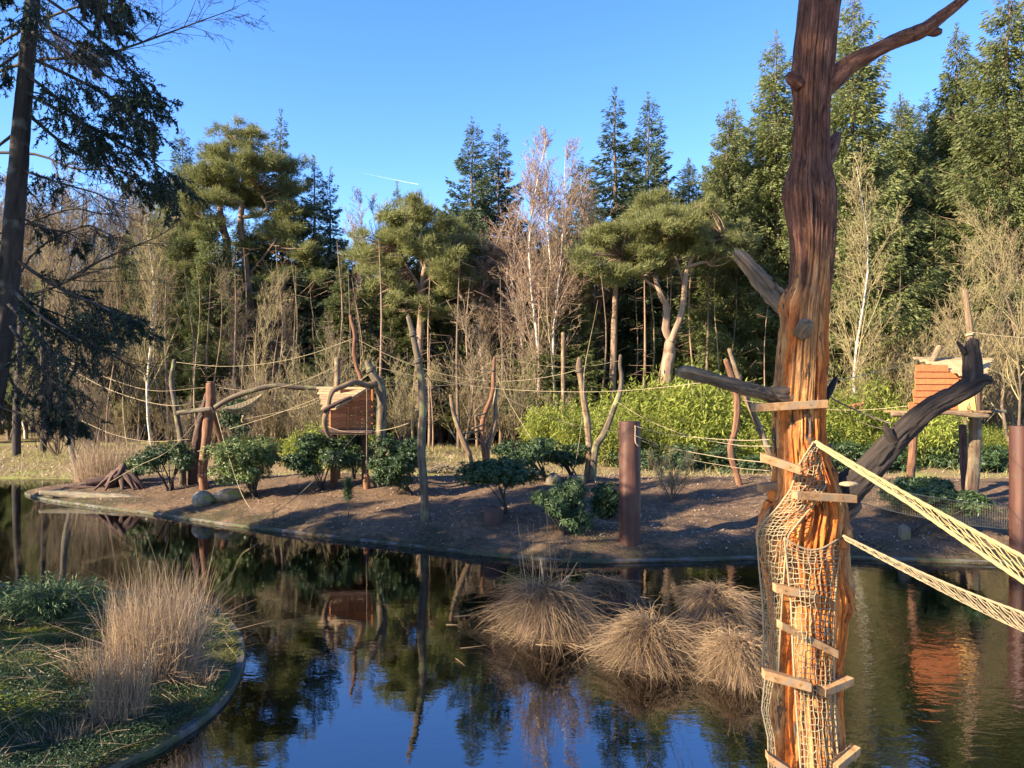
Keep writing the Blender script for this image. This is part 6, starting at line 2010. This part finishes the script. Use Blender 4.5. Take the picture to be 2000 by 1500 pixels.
def spread_on(n, rng, poly_fn, xr, yr):
    out = []
    while sum(map(len, out)) < n:
        x = rng.uniform(*xr, n); y = rng.uniform(*yr, n)
        k = poly_fn(x, y)
        out.append(np.stack([x[k], y[k]], -1))
    return np.concatenate(out)[:n]
def cover():
    rng = np.random.default_rng(3)
    # dark creeping evergreen over the near half of the bank
    def dens(x, y):
        s = sdist(x, y, NEAR_D)
        n_ = fbm(np.stack([x * .7, y * .7, x * 0], -1), 3, 77)
        near = smooth((12.6 - y + (n_ - .5) * 6) / 2.0)
        vis = (x > -.70 * y - .5)
        return (s > .06) & vis & (rng.random(len(x)) < near)
    xy = spread_on(60000, rng, dens, (-12.5, -3.6), (7.2, 16.5))
    n = len(xy)
    h = .04 + .17 * fbm(np.stack([xy[:, 0] * 1.6, xy[:, 1] * 1.6, xy[:, 0] * 0], -1), 3, 78)
    z = zg(xy[:, 0], xy[:, 1]) + h * rng.random(n) ** .5
    a = rng.uniform(0, 6.28, n)
    mb = MB()
    leaves(mb, np.column_stack([xy, z]), np.stack([np.cos(a), np.sin(a), rng.normal(.15, .5, n)], -1), np.array([0, 0, 1.]) + rng.normal(0, .5, (n, 3)), rng.uniform(.018, .042, n), rng.uniform(.012, .022, n),
           np.clip(.55 * fbm(np.stack([xy[:, 0] * 1.1, xy[:, 1] * 1.1, xy[:, 0] * 0], -1), 3, 79) + .6 * rng.random(n) - .1, 0, 1), 'diamond')
    o = mb.build('ground_cover', M['cover'], smooth=False)
    tag(o, 'dark green creeping ground cover on the planted bank', 'ground cover', kind='stuff')
    # moss and short grass on the far half and along the edge
    def dens2(x, y):
        s = sdist(x, y, NEAR_D)
        n_ = fbm(np.stack([x * 1.1, y * 1.1, x * 0], -1), 3, 87)
        return (s > .05) & (x > -.70 * y - .5) & (rng.random(len(x)) < np.where(y > 10.2, .25 + .75 * smooth((n_ - .42) * 6), .5 * smooth((.5 - s) * 3)))
    xy = spread_on(22000, rng, dens2, (-12.5, -3.6), (8.2, 17.0))
    n = len(xy)
    b = np.column_stack([xy, zg(xy[:, 0], xy[:, 1]) - .01])
    L = rng.uniform(.04, .15, n)
    tv = np.stack([rng.normal(.2, .5, n), rng.normal(0, .5, n), rng.uniform(.3, 1, n)], -1) * L[:, None]
    mb = MB()
    blades(mb, rng, b, tv, -np.array([0, 0, 1.]) * L[:, None] * .3, .004, 3)
    o = mb.build('bank_grass', M['greengrass'])
    tag(o, 'yellow green moss and grass on the planted bank', 'grass', kind='stuff')
    # stalks lying about
    xy = spread_on(1300, rng, lambda x, y: (sdist(x, y, NEAR_D) > .1) & (x > -.70 * y - .5), (-12, -3.8), (7.5, 16))
    n = len(xy)
    b = np.column_stack([xy, zg(xy[:, 0], xy[:, 1]) + rng.uniform(.04, .16, n)])
    a = rng.uniform(0, 6.28, n)
    L = rng.uniform(.1, .7, n)
    mb = MB()
    blades(mb, rng, b, np.stack([np.cos(a) * L, np.sin(a) * L, rng.normal(.05, .12, n)], -1), rng.normal(0, .05, (n, 3)), .0035, 5)
    o = mb.build('fallen_stalks', M['reed'])
    tag(o, 'dry stalks lying over the planted bank', 'stalks', kind='stuff')
cover()
def juniper(label, c, rx_px, top, seed, n=5200):
    rng = np.random.default_rng(seed)
    b = hit(*c)
    t = thing('juniper_shrub', label, 'shrub', b)
    rx = rx_px / F * b[1]
    h = P(c[0], top, b[1])[2] - b[2]
    nb = 60
    a = rng.uniform(0, 6.28, nb)
    L = rx * rng.uniform(.5, 1.1, nb)
    u = np.linspace(0, 1, 6)[None, :, None]
    Q = np.stack([np.cos(a), np.sin(a) * .8, 0 * a], -1)[:, None] * L[:, None, None] * u + np.array([0, 0, 1.]) * (h * rng.uniform(.5, 1.15, nb))[:, None, None] * np.sin(u * 2.1)
    mb = MB()
    tubes(mb, Q, .012 * (1 - .7 * np.linspace(0, 1, 6))[None] * np.ones((nb, 1)), 4)
    mb.build('stems', M['darkbark'], t)
    s = 1 - rng.random((nb, n // nb)) ** 1.1 * .9
    p, tg = pathlerp(Q, s)
    p, tg = p.reshape(-1, 3), tg.reshape(-1, 3)
    m = len(p)
    cb = MB()
    leaves(cb, p + rng.normal(0, .06, (m, 3)), tg * .8 + rng.normal(0, .5, (m, 3)) + [0, 0, .1], rng.normal(0, 1, (m, 3)), rng.uniform(.06, .16, m), .016, rng.random(m), 'diamond')
    cb.build('foliage', M['juniper'], t, smooth=False)['kind'] = 'stuff'
juniper('feathery dark green shrub sprawling at the back left of the planted bank', (100, 1225), 105, 1150, 1)
juniper('low dark green shrub at the left edge of the planted bank', (-20, 1215), 90, 1165, 2, 3600)

# --- leaf litter on the island, dry grass on the far bank
def litter():
    rng = np.random.default_rng(13)
    def dn(x, y):
        n_ = fbm(np.stack([x * .8, y * .8, x * 0], -1), 3, 97)
        return (sdist(x, y, ISLE_D) > .25) & (rng.random(len(x)) < .25 + smooth((n_ - .45) * 5))
    xy = spread_on(15000, rng, dn, (-20, 16), (18.8, 34))
    n = len(xy)
    a = rng.uniform(0, 6.28, n)
    mb = MB()
    leaves(mb, np.column_stack([xy, zg(xy[:, 0], xy[:, 1]) + .012]), np.stack([np.cos(a), np.sin(a), rng.normal(.1, .35, n)], -1), np.array([0, 0, 1.]) + rng.normal(0, .35, (n, 3)), rng.uniform(.04, .13, n), rng.uniform(.02, .05, n), rng.random(n) ** 1.8, 'diamond')
    tag(mb.build('leaf_litter', M['litter'], smooth=False), 'pale dead leaves scattered over the bare soil', 'leaves', kind='stuff')
    # twigs and blades along the shore
    m = 2600
    xy = spread_on(m, rng, lambda x, y: (sdist(x, y, ISLE_D) > .05) & (rng.random(len(x)) < np.exp(-sdist(x, y, ISLE_D) / 2.2) + .04), (-20, 16), (18.5, 33))
    b = np.column_stack([xy, zg(xy[:, 0], xy[:, 1])])
    a = rng.uniform(0, 6.28, m); L = rng.uniform(.05, .35, m)
    mb = MB()
    blades(mb, rng, b, np.stack([np.cos(a) * L, np.sin(a) * L, rng.uniform(.02, .5, m) * L], -1), rng.normal(0, .03, (m, 3)), .006, 4)
    tag(mb.build('shore_stalks', M['tussock']), 'dead stalks and twigs lying on the bare soil', 'stalks', kind='stuff')
    # clods of soil
    n = 2600
    xy = spread_on(n, rng, lambda x, y: sdist(x, y, ISLE_D) > .2, (-20, 16), (18.8, 30))
    c = np.column_stack([xy, zg(xy[:, 0], xy[:, 1])])
    s = rng.uniform(.012, .05, n) * rng.uniform(.4, 1, n)
    o_ = np.array([(1, 0, 0), (0, 1, 0), (-1, 0, 0), (0, -1, 0), (0, 0, 1)], float)
    V = c[:, None] + o_[None] * (s[:, None] * rng.uniform(.6, 1.3, (n, 5)))[..., None]
    f = np.array([(0, 1, 4), (1, 2, 4), (2, 3, 4), (3, 0, 4)])
    mb = MB()
    mb.add(V.reshape(-1, 3), None, (np.arange(n)[:, None, None] * 5 + f[None]).reshape(-1, 3))
    tag(mb.build('soil_clods', M['soil'], smooth=False), 'clods of bare soil', 'soil', kind='stuff')
    # dry grass
    n = 26000
    def dg(x, y):
        n_ = fbm(np.stack([x * .35, y * .35, x * 0], -1), 3, 107)
        return (h_ground(x, y) > .1) & (np.abs(x) < .72 * y) & (rng.random(len(x)) < .2 + smooth((n_ - .42) * 5))
    xy = spread_on(n, rng, dg, (-36, 34), (37, 56))
    b = np.column_stack([xy, zg(xy[:, 0], xy[:, 1]) - .02])
    L = rng.uniform(.12, .55, n)
    tv = np.stack([rng.normal(.1, .45, n), rng.normal(0, .45, n), rng.uniform(.4, 1, n)], -1) * L[:, None]
    mb = MB()
    blades(mb, rng, b, tv, rng.normal(0, .2, (n, 3)) * L[:, None], .013, 3)
    tag(mb.build('dry_grass', M['drygrass']), 'dry yellow grass and bracken on the far bank', 'grass', kind='stuff')
    n = 9000
    xy = spread_on(n, rng, dg, (-36, 34), (37, 60))
    a = rng.uniform(0, 6.28, n)
    mb = MB()
    leaves(mb, np.column_stack([xy, zg(xy[:, 0], xy[:, 1]) + .02]), np.stack([np.cos(a), np.sin(a), rng.normal(.2, .4, n)], -1), np.array([0, 0, 1.]) + rng.normal(0, .4, (n, 3)), rng.uniform(.1, .25, n), rng.uniform(.05, .1, n), rng.random(n), 'diamond')
    tag(mb.build('forest_litter', M['litter'], smooth=False), 'fallen leaves on the floor of the wood', 'leaves', kind='stuff')
litter()
def brush():
    rng = np.random.default_rng(6)
    b = hit(862, 925)
    t = thing('brush_pile', 'pile of dead pale branches lying behind the tall dark pole', 'branches', b)
    for k in range(16):
        a = rng.normal(.3, .5)
        L = rng.uniform(.5, 1.4)
        q = spline([[rng.normal(0, .35) - math.cos(a) * L / 2, rng.normal(0, .3), rng.uniform(.02, .2)], [rng.normal(0, .1), rng.normal(0, .1), rng.uniform(.15, .45)], [math.cos(a) * L / 2 + rng.normal(0, .3), rng.normal(0, .3), rng.uniform(.05, .5)]], 10)
        mb = MB()
        tubes(mb, q, np.linspace(.035, .012, 10), 6)
        mb.build('branch', M['log'], t)
brush()
SHADE = [(-10.5, .8, 1.0, SP_H), (-17.5, 6.6, .72, SP_H), (-12.5, 5.5, .22, SP_A), (-11.2, 3.6, .20, SP_E), (-14.5, 7.4, .21, SP_A), (-15.5, 10.2, .34, SP_E),
         (-18.0, 12.5, .60, SP_E), (-20.0, 14.5, .60, SP_A), (-19.5, 17.5, .32, SP_E), (-22.5, 20.5, .34, SP_A), (-24.5, 28.5, .22, SP_A)]
# ------------------------------------------------------------------ the dark trees close by on the left
def near_spruce():
    D0 = 13.0
    rng = np.random.default_rng(8)
    foot = P(-60, 1000, D0)
    b = np.array([foot[0], D0, gz(foot[0], D0)])
    t = thing('spruce_tree', 'large dark spruce close by at the left edge with drooping boughs', 'spruce tree', b)
    zb = HY + (EYE - b[2]) / D0 * F
    q = spline([[*P(x, y, D0), w * .82 / 2 / F * D0] for x, y, w in ((-70, zb, 66), (-45, 950, 60), (-22, 800, 56), (4, 650, 52), (20, 520, 48), (30, 400, 45), (38, 300, 42), (46, 200, 38), (54, 100, 35), (64, 0, 32), (78, -120, 28), (95, -300, 20), (110, -480, 12))], 90)
    q[0, 2] = b[2] - .2
    mb = MB()
    rugged(mb, q, 30, .10, 17, lump=.06, freq=7)
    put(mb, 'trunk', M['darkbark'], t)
    tr = q[:, :3]
    def on(y): return np.array([np.interp(EYE - (y - HY) / F * D0, tr[:, 2], tr[:, c]) for c in range(3)])
    boughs = []
    for y0, mid, tip, dm, dt, w in ((-170, (150, -60), (255, 10), 12.6, 12.2, 1.0), (-90, (150, -10), (235, 55), 13.4, 13.6, 1.0), (-20, (150, 40), (285, 175), 12.6, 12.0, 1.2), (60, (150, 115), (300, 215), 12.3, 11.6, 1.5),
                              (110, (170, 165), (298, 262), 13.4, 13.8, 1.3), (180, (180, 250), (345, 352), 12.7, 12.0, 1.5), (215, (150, 300), (300, 372), 13.6, 14.2, 1.2), (330, (120, 358), (232, 402), 12.6, 12.2, .8),
                              (420, (90, 446), (160, 472), 12.8, 12.6, .7), (500, (110, 560), (270, 642), 12.6, 12.0, 1.4), (560, (110, 640), (282, 735), 12.8, 12.4, 1.5), (620, (80, 720), (168, 815), 12.5, 12.0, 1.3),
                              (690, (40, 770), (150, 838), 13.2, 13.4, 1.1), (720, (0, 790), (70, 830), 12.5, 12.0, 1.0), (540, (60, 590), (200, 660), 13.8, 14.6, 1.0), (20, (100, 60), (190, 120), 13.8, 14.5, 1.0),
                              (-60, (10, -20), (-60, 40), 12.6, 12.2, 1.2), (90, (0, 130), (-70, 190), 12.8, 12.4, 1.0), (250, (-10, 290), (-80, 350), 13.2, 13.6, 1.0), (-250, (170, -190), (290, -110), 12.8, 12.6, 1.2), (-240, (0, -190), (-110, -120), 13, 13, 1.2),
                              (-330, (180, -300), (270, -230), 13, 13, 1.0), (450, (-30, 500), (-100, 540), 12.8, 12.6, 1.0), (630, (-40, 690), (-120, 740), 13, 13, 1.0), (-10, (60, 30), (110, 80), 11.4, 10.4, 1.0), (300, (40, 350), (90, 420), 14.6, 15.8, 1.0),
                              (145, (110, 190), (210, 300), 12.4, 11.8, 1.1), (590, (60, 640), (110, 720), 11.6, 10.8, 1.1), (-130, (120, -70), (200, -20), 11.8, 11.0, 1.2), (-200, (110, -150), (180, -80), 13.6, 14.2, 1.2)):
        a = on(y0)
        m = P(*mid, dm); e = P(*tip, dt)
        boughs.append((spline([a, m, m * .35 + e * .65 + [0, 0, .06], e], 14), w))
    BP = np.array([b_ for b_, w in boughs]); BW = np.array([w for b_, w in boughs])
    mb = MB()
    tubes(mb, BP, (.030 * (1 - .85 * np.linspace(0, 1, 14)))[None] * BW[:, None] ** .5, 6)
    # side shoots hanging from the boughs
    BR = (.018 * (1 - .8 * np.linspace(0, 1, 14)))[None] * np.ones((len(BP), 1))
    A, AR = grow(rng, BP, BR, 30, .16, 1.0, .30, 48, -.38, 7, .14, .45, .25, taper=.45)
    tubes(mb, A, np.maximum(AR, .004), 4)
    B_, BR2 = grow(rng, A, AR, 8, .1, 1.0, .42, 42, -.30, 5, .15, .5, .3, taper=.5)
    tubes(mb, B_, np.maximum(BR2, .0025), 3)
    put(mb, 'boughs', M['darkbark'], t)
    cb = MB()
    for Q, per, L in ((A, 46, .065), (B_, 26, .055)):
        keep = vnoise(Q[:, 0] * 1.1 + 3, 21) > .40
        Q = Q[keep]
        s = rng.random((len(Q), per))
        p, tg = pathlerp(Q, s)
        p, tg = p.reshape(-1, 3), tg.reshape(-1, 3)
        m = len(p)
        d = tg * .8 + rng.normal(0, .5, (m, 3)) + [0, 0, -.12]
        leaves(cb, p, d, rng.normal(0, 1, (m, 3)), L * rng.uniform(.7, 1.3, m), .020, rng.random(m), 'diamond')
    print('near spruce sprigs', sum(len(x) for x in cb.q))
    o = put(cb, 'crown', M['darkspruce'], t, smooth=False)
    o['kind'] = 'stuff'
near_spruce()

def near_bare():
    """leafless tree whose branches reach in from beyond the left edge"""
    D0 = 15.0
    rng = np.random.default_rng(18)
    foot = P(-140, 1000, D0)
    b = np.array([foot[0], D0, gz(foot[0], D0)])
    t = thing('bare_tree', 'leafless tree beyond the left edge, its thin dark branches reaching across the sky', 'bare tree', b)
    T = spline([[b[0], D0, b[2] - .2], P(-130, 700, D0), P(-120, 400, D0), P(-110, 100, D0), P(-90, -250, D0)], 20)
    mb = MB()
    tubes(mb, T, np.linspace(.16, .05, 20), 10)
    L = []
    for rows in (((-112, 180, 15), (60, 120, 14.6), (180, 112, 14.2), (250, 92, 14), (330, 64, 13.9), (400, 38, 13.8), (462, 16, 13.7)), ((-112, 160, 15), (40, 60, 14.8), (160, 10, 14.6), (270, -20, 14.4), (380, -60, 14.2)),
                 ((-120, 640, 15), (30, 582, 14.8), (95, 565, 14.6), (150, 540, 14.4), (185, 515, 14.3), (240, 490, 14.2), (300, 466, 14.1), (345, 440, 14)), ((-118, 560, 15), (10, 560, 14.4), (60, 500, 14.2), (110, 462, 14.0), (175, 440, 13.9), (192, 458, 13.8), (200, 468, 13.8)),
                 ((-118, 500, 15), (40, 440, 14.9), (140, 408, 14.8), (200, 418, 14.7), (260, 408, 14.6)), ((-115, 300, 15), (60, 300, 14.8), (150, 330, 14.7), (240, 320, 14.6), (300, 260, 14.6))):
        L.append(spline([P(*r) for r in rows], 16))
    L = np.array(L)
    LR = (.034 * (1 - .85 * np.linspace(0, 1, 16)))[None] * np.ones((len(L), 1))
    tubes(mb, L, LR, 6)
    A, AR = grow(rng, L, LR, 18, .25, 1.0, .26, 34, .02, 8, .16, .5, .2, taper=.5)
    tubes(mb, A, np.maximum(AR, .0035), 4)
    put(mb, 'trunk', M['twig_dark'], t)
    cb = MB()
    B, BR = grow(rng, A, AR, 8, .15, 1, .38, 36, -.08, 6, .18, .55, .3, taper=.5)
    tubes(cb, B, np.maximum(BR, .0028), 3)
    D, DR = grow(rng, B, BR, 4, .2, 1, .4, 38, -.05, 4, .18, .6, .3)
    tubes(cb, D, np.maximum(DR, .0022), 3)
    put(cb, 'twigs', M['twig_dark'], t)['kind'] = 'stuff'
near_bare()

# ------------------------------------------------------------------ monkeys
def figure(name, label, cat, loc, rz, sc, verts, edges, radii, mat, extra=()):
    t = thing(name, label, cat, loc, rz=rz)
    me = bpy.data.meshes.new('body')
    me.from_pydata([tuple(np.array(v) * sc) for v in verts], edges, [])
    me.materials.append(M[mat])
    o = bpy.data.objects.new('body', me)
    C.objects.link(o)
    o.parent = t
    sk = o.modifiers.new('skin', 'SKIN')
    for i, r in enumerate(radii):
        me.skin_vertices[0].data[i].radius = (r * sc, r * sc)
    me.skin_vertices[0].data[0].use_root = True
    ss = o.modifiers.new('sub', 'SUBSURF')
    ss.levels = ss.render_levels = 2
    for nm, c, r, m in extra:
        mb = MB()
        u, v = np.meshgrid(np.linspace(0, 2 * math.pi, 14, endpoint=False), np.linspace(.03, math.pi - .03, 9))
        V = np.stack([np.cos(u) * np.sin(v) * r[0], np.sin(u) * np.sin(v) * r[1], np.cos(v) * r[2]], -1) * sc + np.array(c) * sc
        i, j = np.meshgrid(np.arange(8), np.arange(14), indexing='ij')
        j2 = (j + 1) % 14
        mb.add(V.reshape(-1, 3), np.stack([i * 14 + j, (i + 1) * 14 + j, (i + 1) * 14 + j2, i * 14 + j2], -1))
        mb.build(nm, M[m], t)
    return t
# sitting: faces -y; unit = 1 sitting height
SV = [(0, .02, .16), (0, 0, .36), (0, -.02, .58), (0, -.03, .68), (0, -.06, .82),
      (.14, -.03, .56), (.20, -.12, .36), (.16, -.24, .14), (-.14, -.03, .56), (-.20, -.12, .36), (-.16, -.24, .14),
      (.14, 0, .14), (.22, -.26, .26), (.16, -.30, .03), (.15, -.40, .02), (-.14, 0, .14), (-.22, -.26, .26), (-.16, -.30, .03), (-.15, -.40, .02),
      (0, .16, .08), (.10, .34, .04), (.30, .42, .03), (.48, .30, .03)]
SE = [(0, 1), (1, 2), (2, 3), (3, 4), (2, 5), (5, 6), (6, 7), (2, 8), (8, 9), (9, 10), (0, 11), (11, 12), (12, 13), (13, 14), (0, 15), (15, 16), (16, 17), (17, 18), (0, 19), (19, 20), (20, 21), (21, 22)]
SR = [.15, .15, .13, .085, .145, .06, .045, .035, .06, .045, .035, .085, .07, .04, .03, .085, .07, .04, .03, .045, .035, .032, .03]
FACE = [('head', (0, -.07, .85), (.135, .14, .15), 'fur_tan'), ('face_mask', (0, -.165, .845), (.085, .06, .085), 'fur_pale'), ('muzzle', (0, -.215, .80), (.045, .05, .04), 'fur_dark'), ('cap', (0, -.06, .945), (.105, .11, .065), 'fur_dark'),
        ('eye', (.042, -.218, .87), (.016, .014, .018), 'fur_dark'), ('eye', (-.042, -.218, .87), (.016, .014, .018), 'fur_dark'), ('ear', (.135, -.05, .87), (.025, .035, .05), 'fur_pale'), ('ear', (-.135, -.05, .87), (.025, .035, .05), 'fur_pale')]
p = P(1892, 804, 23.7)
figure('squirrel_monkey', 'small monkey with a pale face and dark cap sitting in the right hut', 'monkey', (p[0], p[1], P(1892, 801.5, 23.9)[2]), R(-25), .27, SV, SE, SR, 'fur_tan', FACE)
p = P(474, 826, 29.0)
figure('squirrel_monkey', 'small monkey crouching on a rope in front of the pine stems at the left', 'monkey', tuple(p), R(50), .30, SV, SE, SR, 'fur_tan', FACE)
# on all fours, head toward +x
QV = [(-.32, 0, .40), (-.05, 0, .44), (.22, 0, .42), (.38, 0, .48), (.50, 0, .52),
      (.24, .09, .34), (.27, .10, .18), (.26, .10, .02), (.24, -.09, .34), (.29, -.10, .18), (.33, -.10, .02),
      (-.32, .10, .32), (-.24, .11, .20), (-.36, .11, .10), (-.31, .11, .01), (-.32, -.10, .32), (-.22, -.11, .20), (-.30, -.11, .10), (-.24, -.11, .01),
      (-.46, 0, .42), (-.60, 0, .34), (-.70, 0, .20), (-.72, 0, .06)]
QR = [.125, .13, .125, .085, .10, .065, .045, .035, .065, .045, .035, .085, .06, .035, .03, .085, .06, .035, .03, .05, .04, .035, .03]
QF = [('head', (.52, 0, .56), (.12, .11, .115), 'fur_brown'), ('muzzle', (.63, 0, .52), (.05, .05, .045), 'fur_pale'), ('eye', (.612, .045, .575), (.014, .014, .014), 'fur_dark'), ('eye', (.612, -.045, .575), (.014, .014, .014), 'fur_dark'), ('ear', (.48, .11, .63), (.03, .025, .04), 'fur_brown'), ('ear', (.48, -.11, .63), (.03, .025, .04), 'fur_brown')]
p = P(1674, 800, 26.2)
figure('brown_monkey', 'reddish brown monkey walking on all fours along a rope before the bamboo', 'monkey', tuple(p), R(-6), .40, QV, SE, QR, 'fur_brown', QF)

# ------------------------------------------------------------------ the trees of the near shore that shade the pond
G9 = 'spruces along the near shore'
for k, (x, y, s, pr_) in enumerate(SHADE):
    if pr_ is SP_H and 'label' not in pr_:
        pr_.location = (x, y, gz(x, y)); pr_.scale = (s, s, s)
        tag(pr_, 'tall high crowned spruce on the near shore, beyond the left edge of the view', 'spruce tree')
    else:
        dup(pr_, (x, y, gz(x, y)), k * 1.7, s, 'spruce on the near shore, beyond the left edge of the view', G9)

# ------------------------------------------------------------------ what tells the many alike plants apart: where each stands
ZONE = ((150, 'behind the near spruce at the far left'), (330, 'above the dead roots at the left'), (420, 'behind the three legged frame'), (600, 'beside the big double pine'), (760, 'behind the left hut'),
        (860, 'behind the tall dark pole'), (1000, 'behind the forked post'), (1200, 'behind the paired posts'), (1290, 'behind the rusty pillar'), (1500, 'just left of the great trunk'), (1650, 'behind the great trunk'),
        (1780, 'beside the white birch'), (1950, 'behind the right hut'), (9e9, 'at the right edge'))
SHORT = {G1: 'dark spruce in the back rows', G1b: 'young spruce in the undergrowth', G1c: 'middling conifer filling the wood', G3: 'brown leafless tree in the thicket', G3b: 'tall greyish leafless tree', G4: 'brown leafless shrub', G5: 'brown leafless tree',
         G6: 'bright yellow green bamboo clump', 'thin stems in the wood': 'thin bare stem', 'straight stems in the wood': 'straight bare conifer stem', 'evergreen bushes below the bamboo': 'shaded evergreen bush below the bamboo',
         'leafless shrubs on the right': 'leafless shrub in the undergrowth'}
for o in list(scene.objects):
    g = o.get('group')
    if o.parent is None and g in SHORT:
        px = CX + o.location.x / o.location.y * F
        o['label'] = SHORT[g] + ' ' + next(w for x, w in ZONE if px < x)
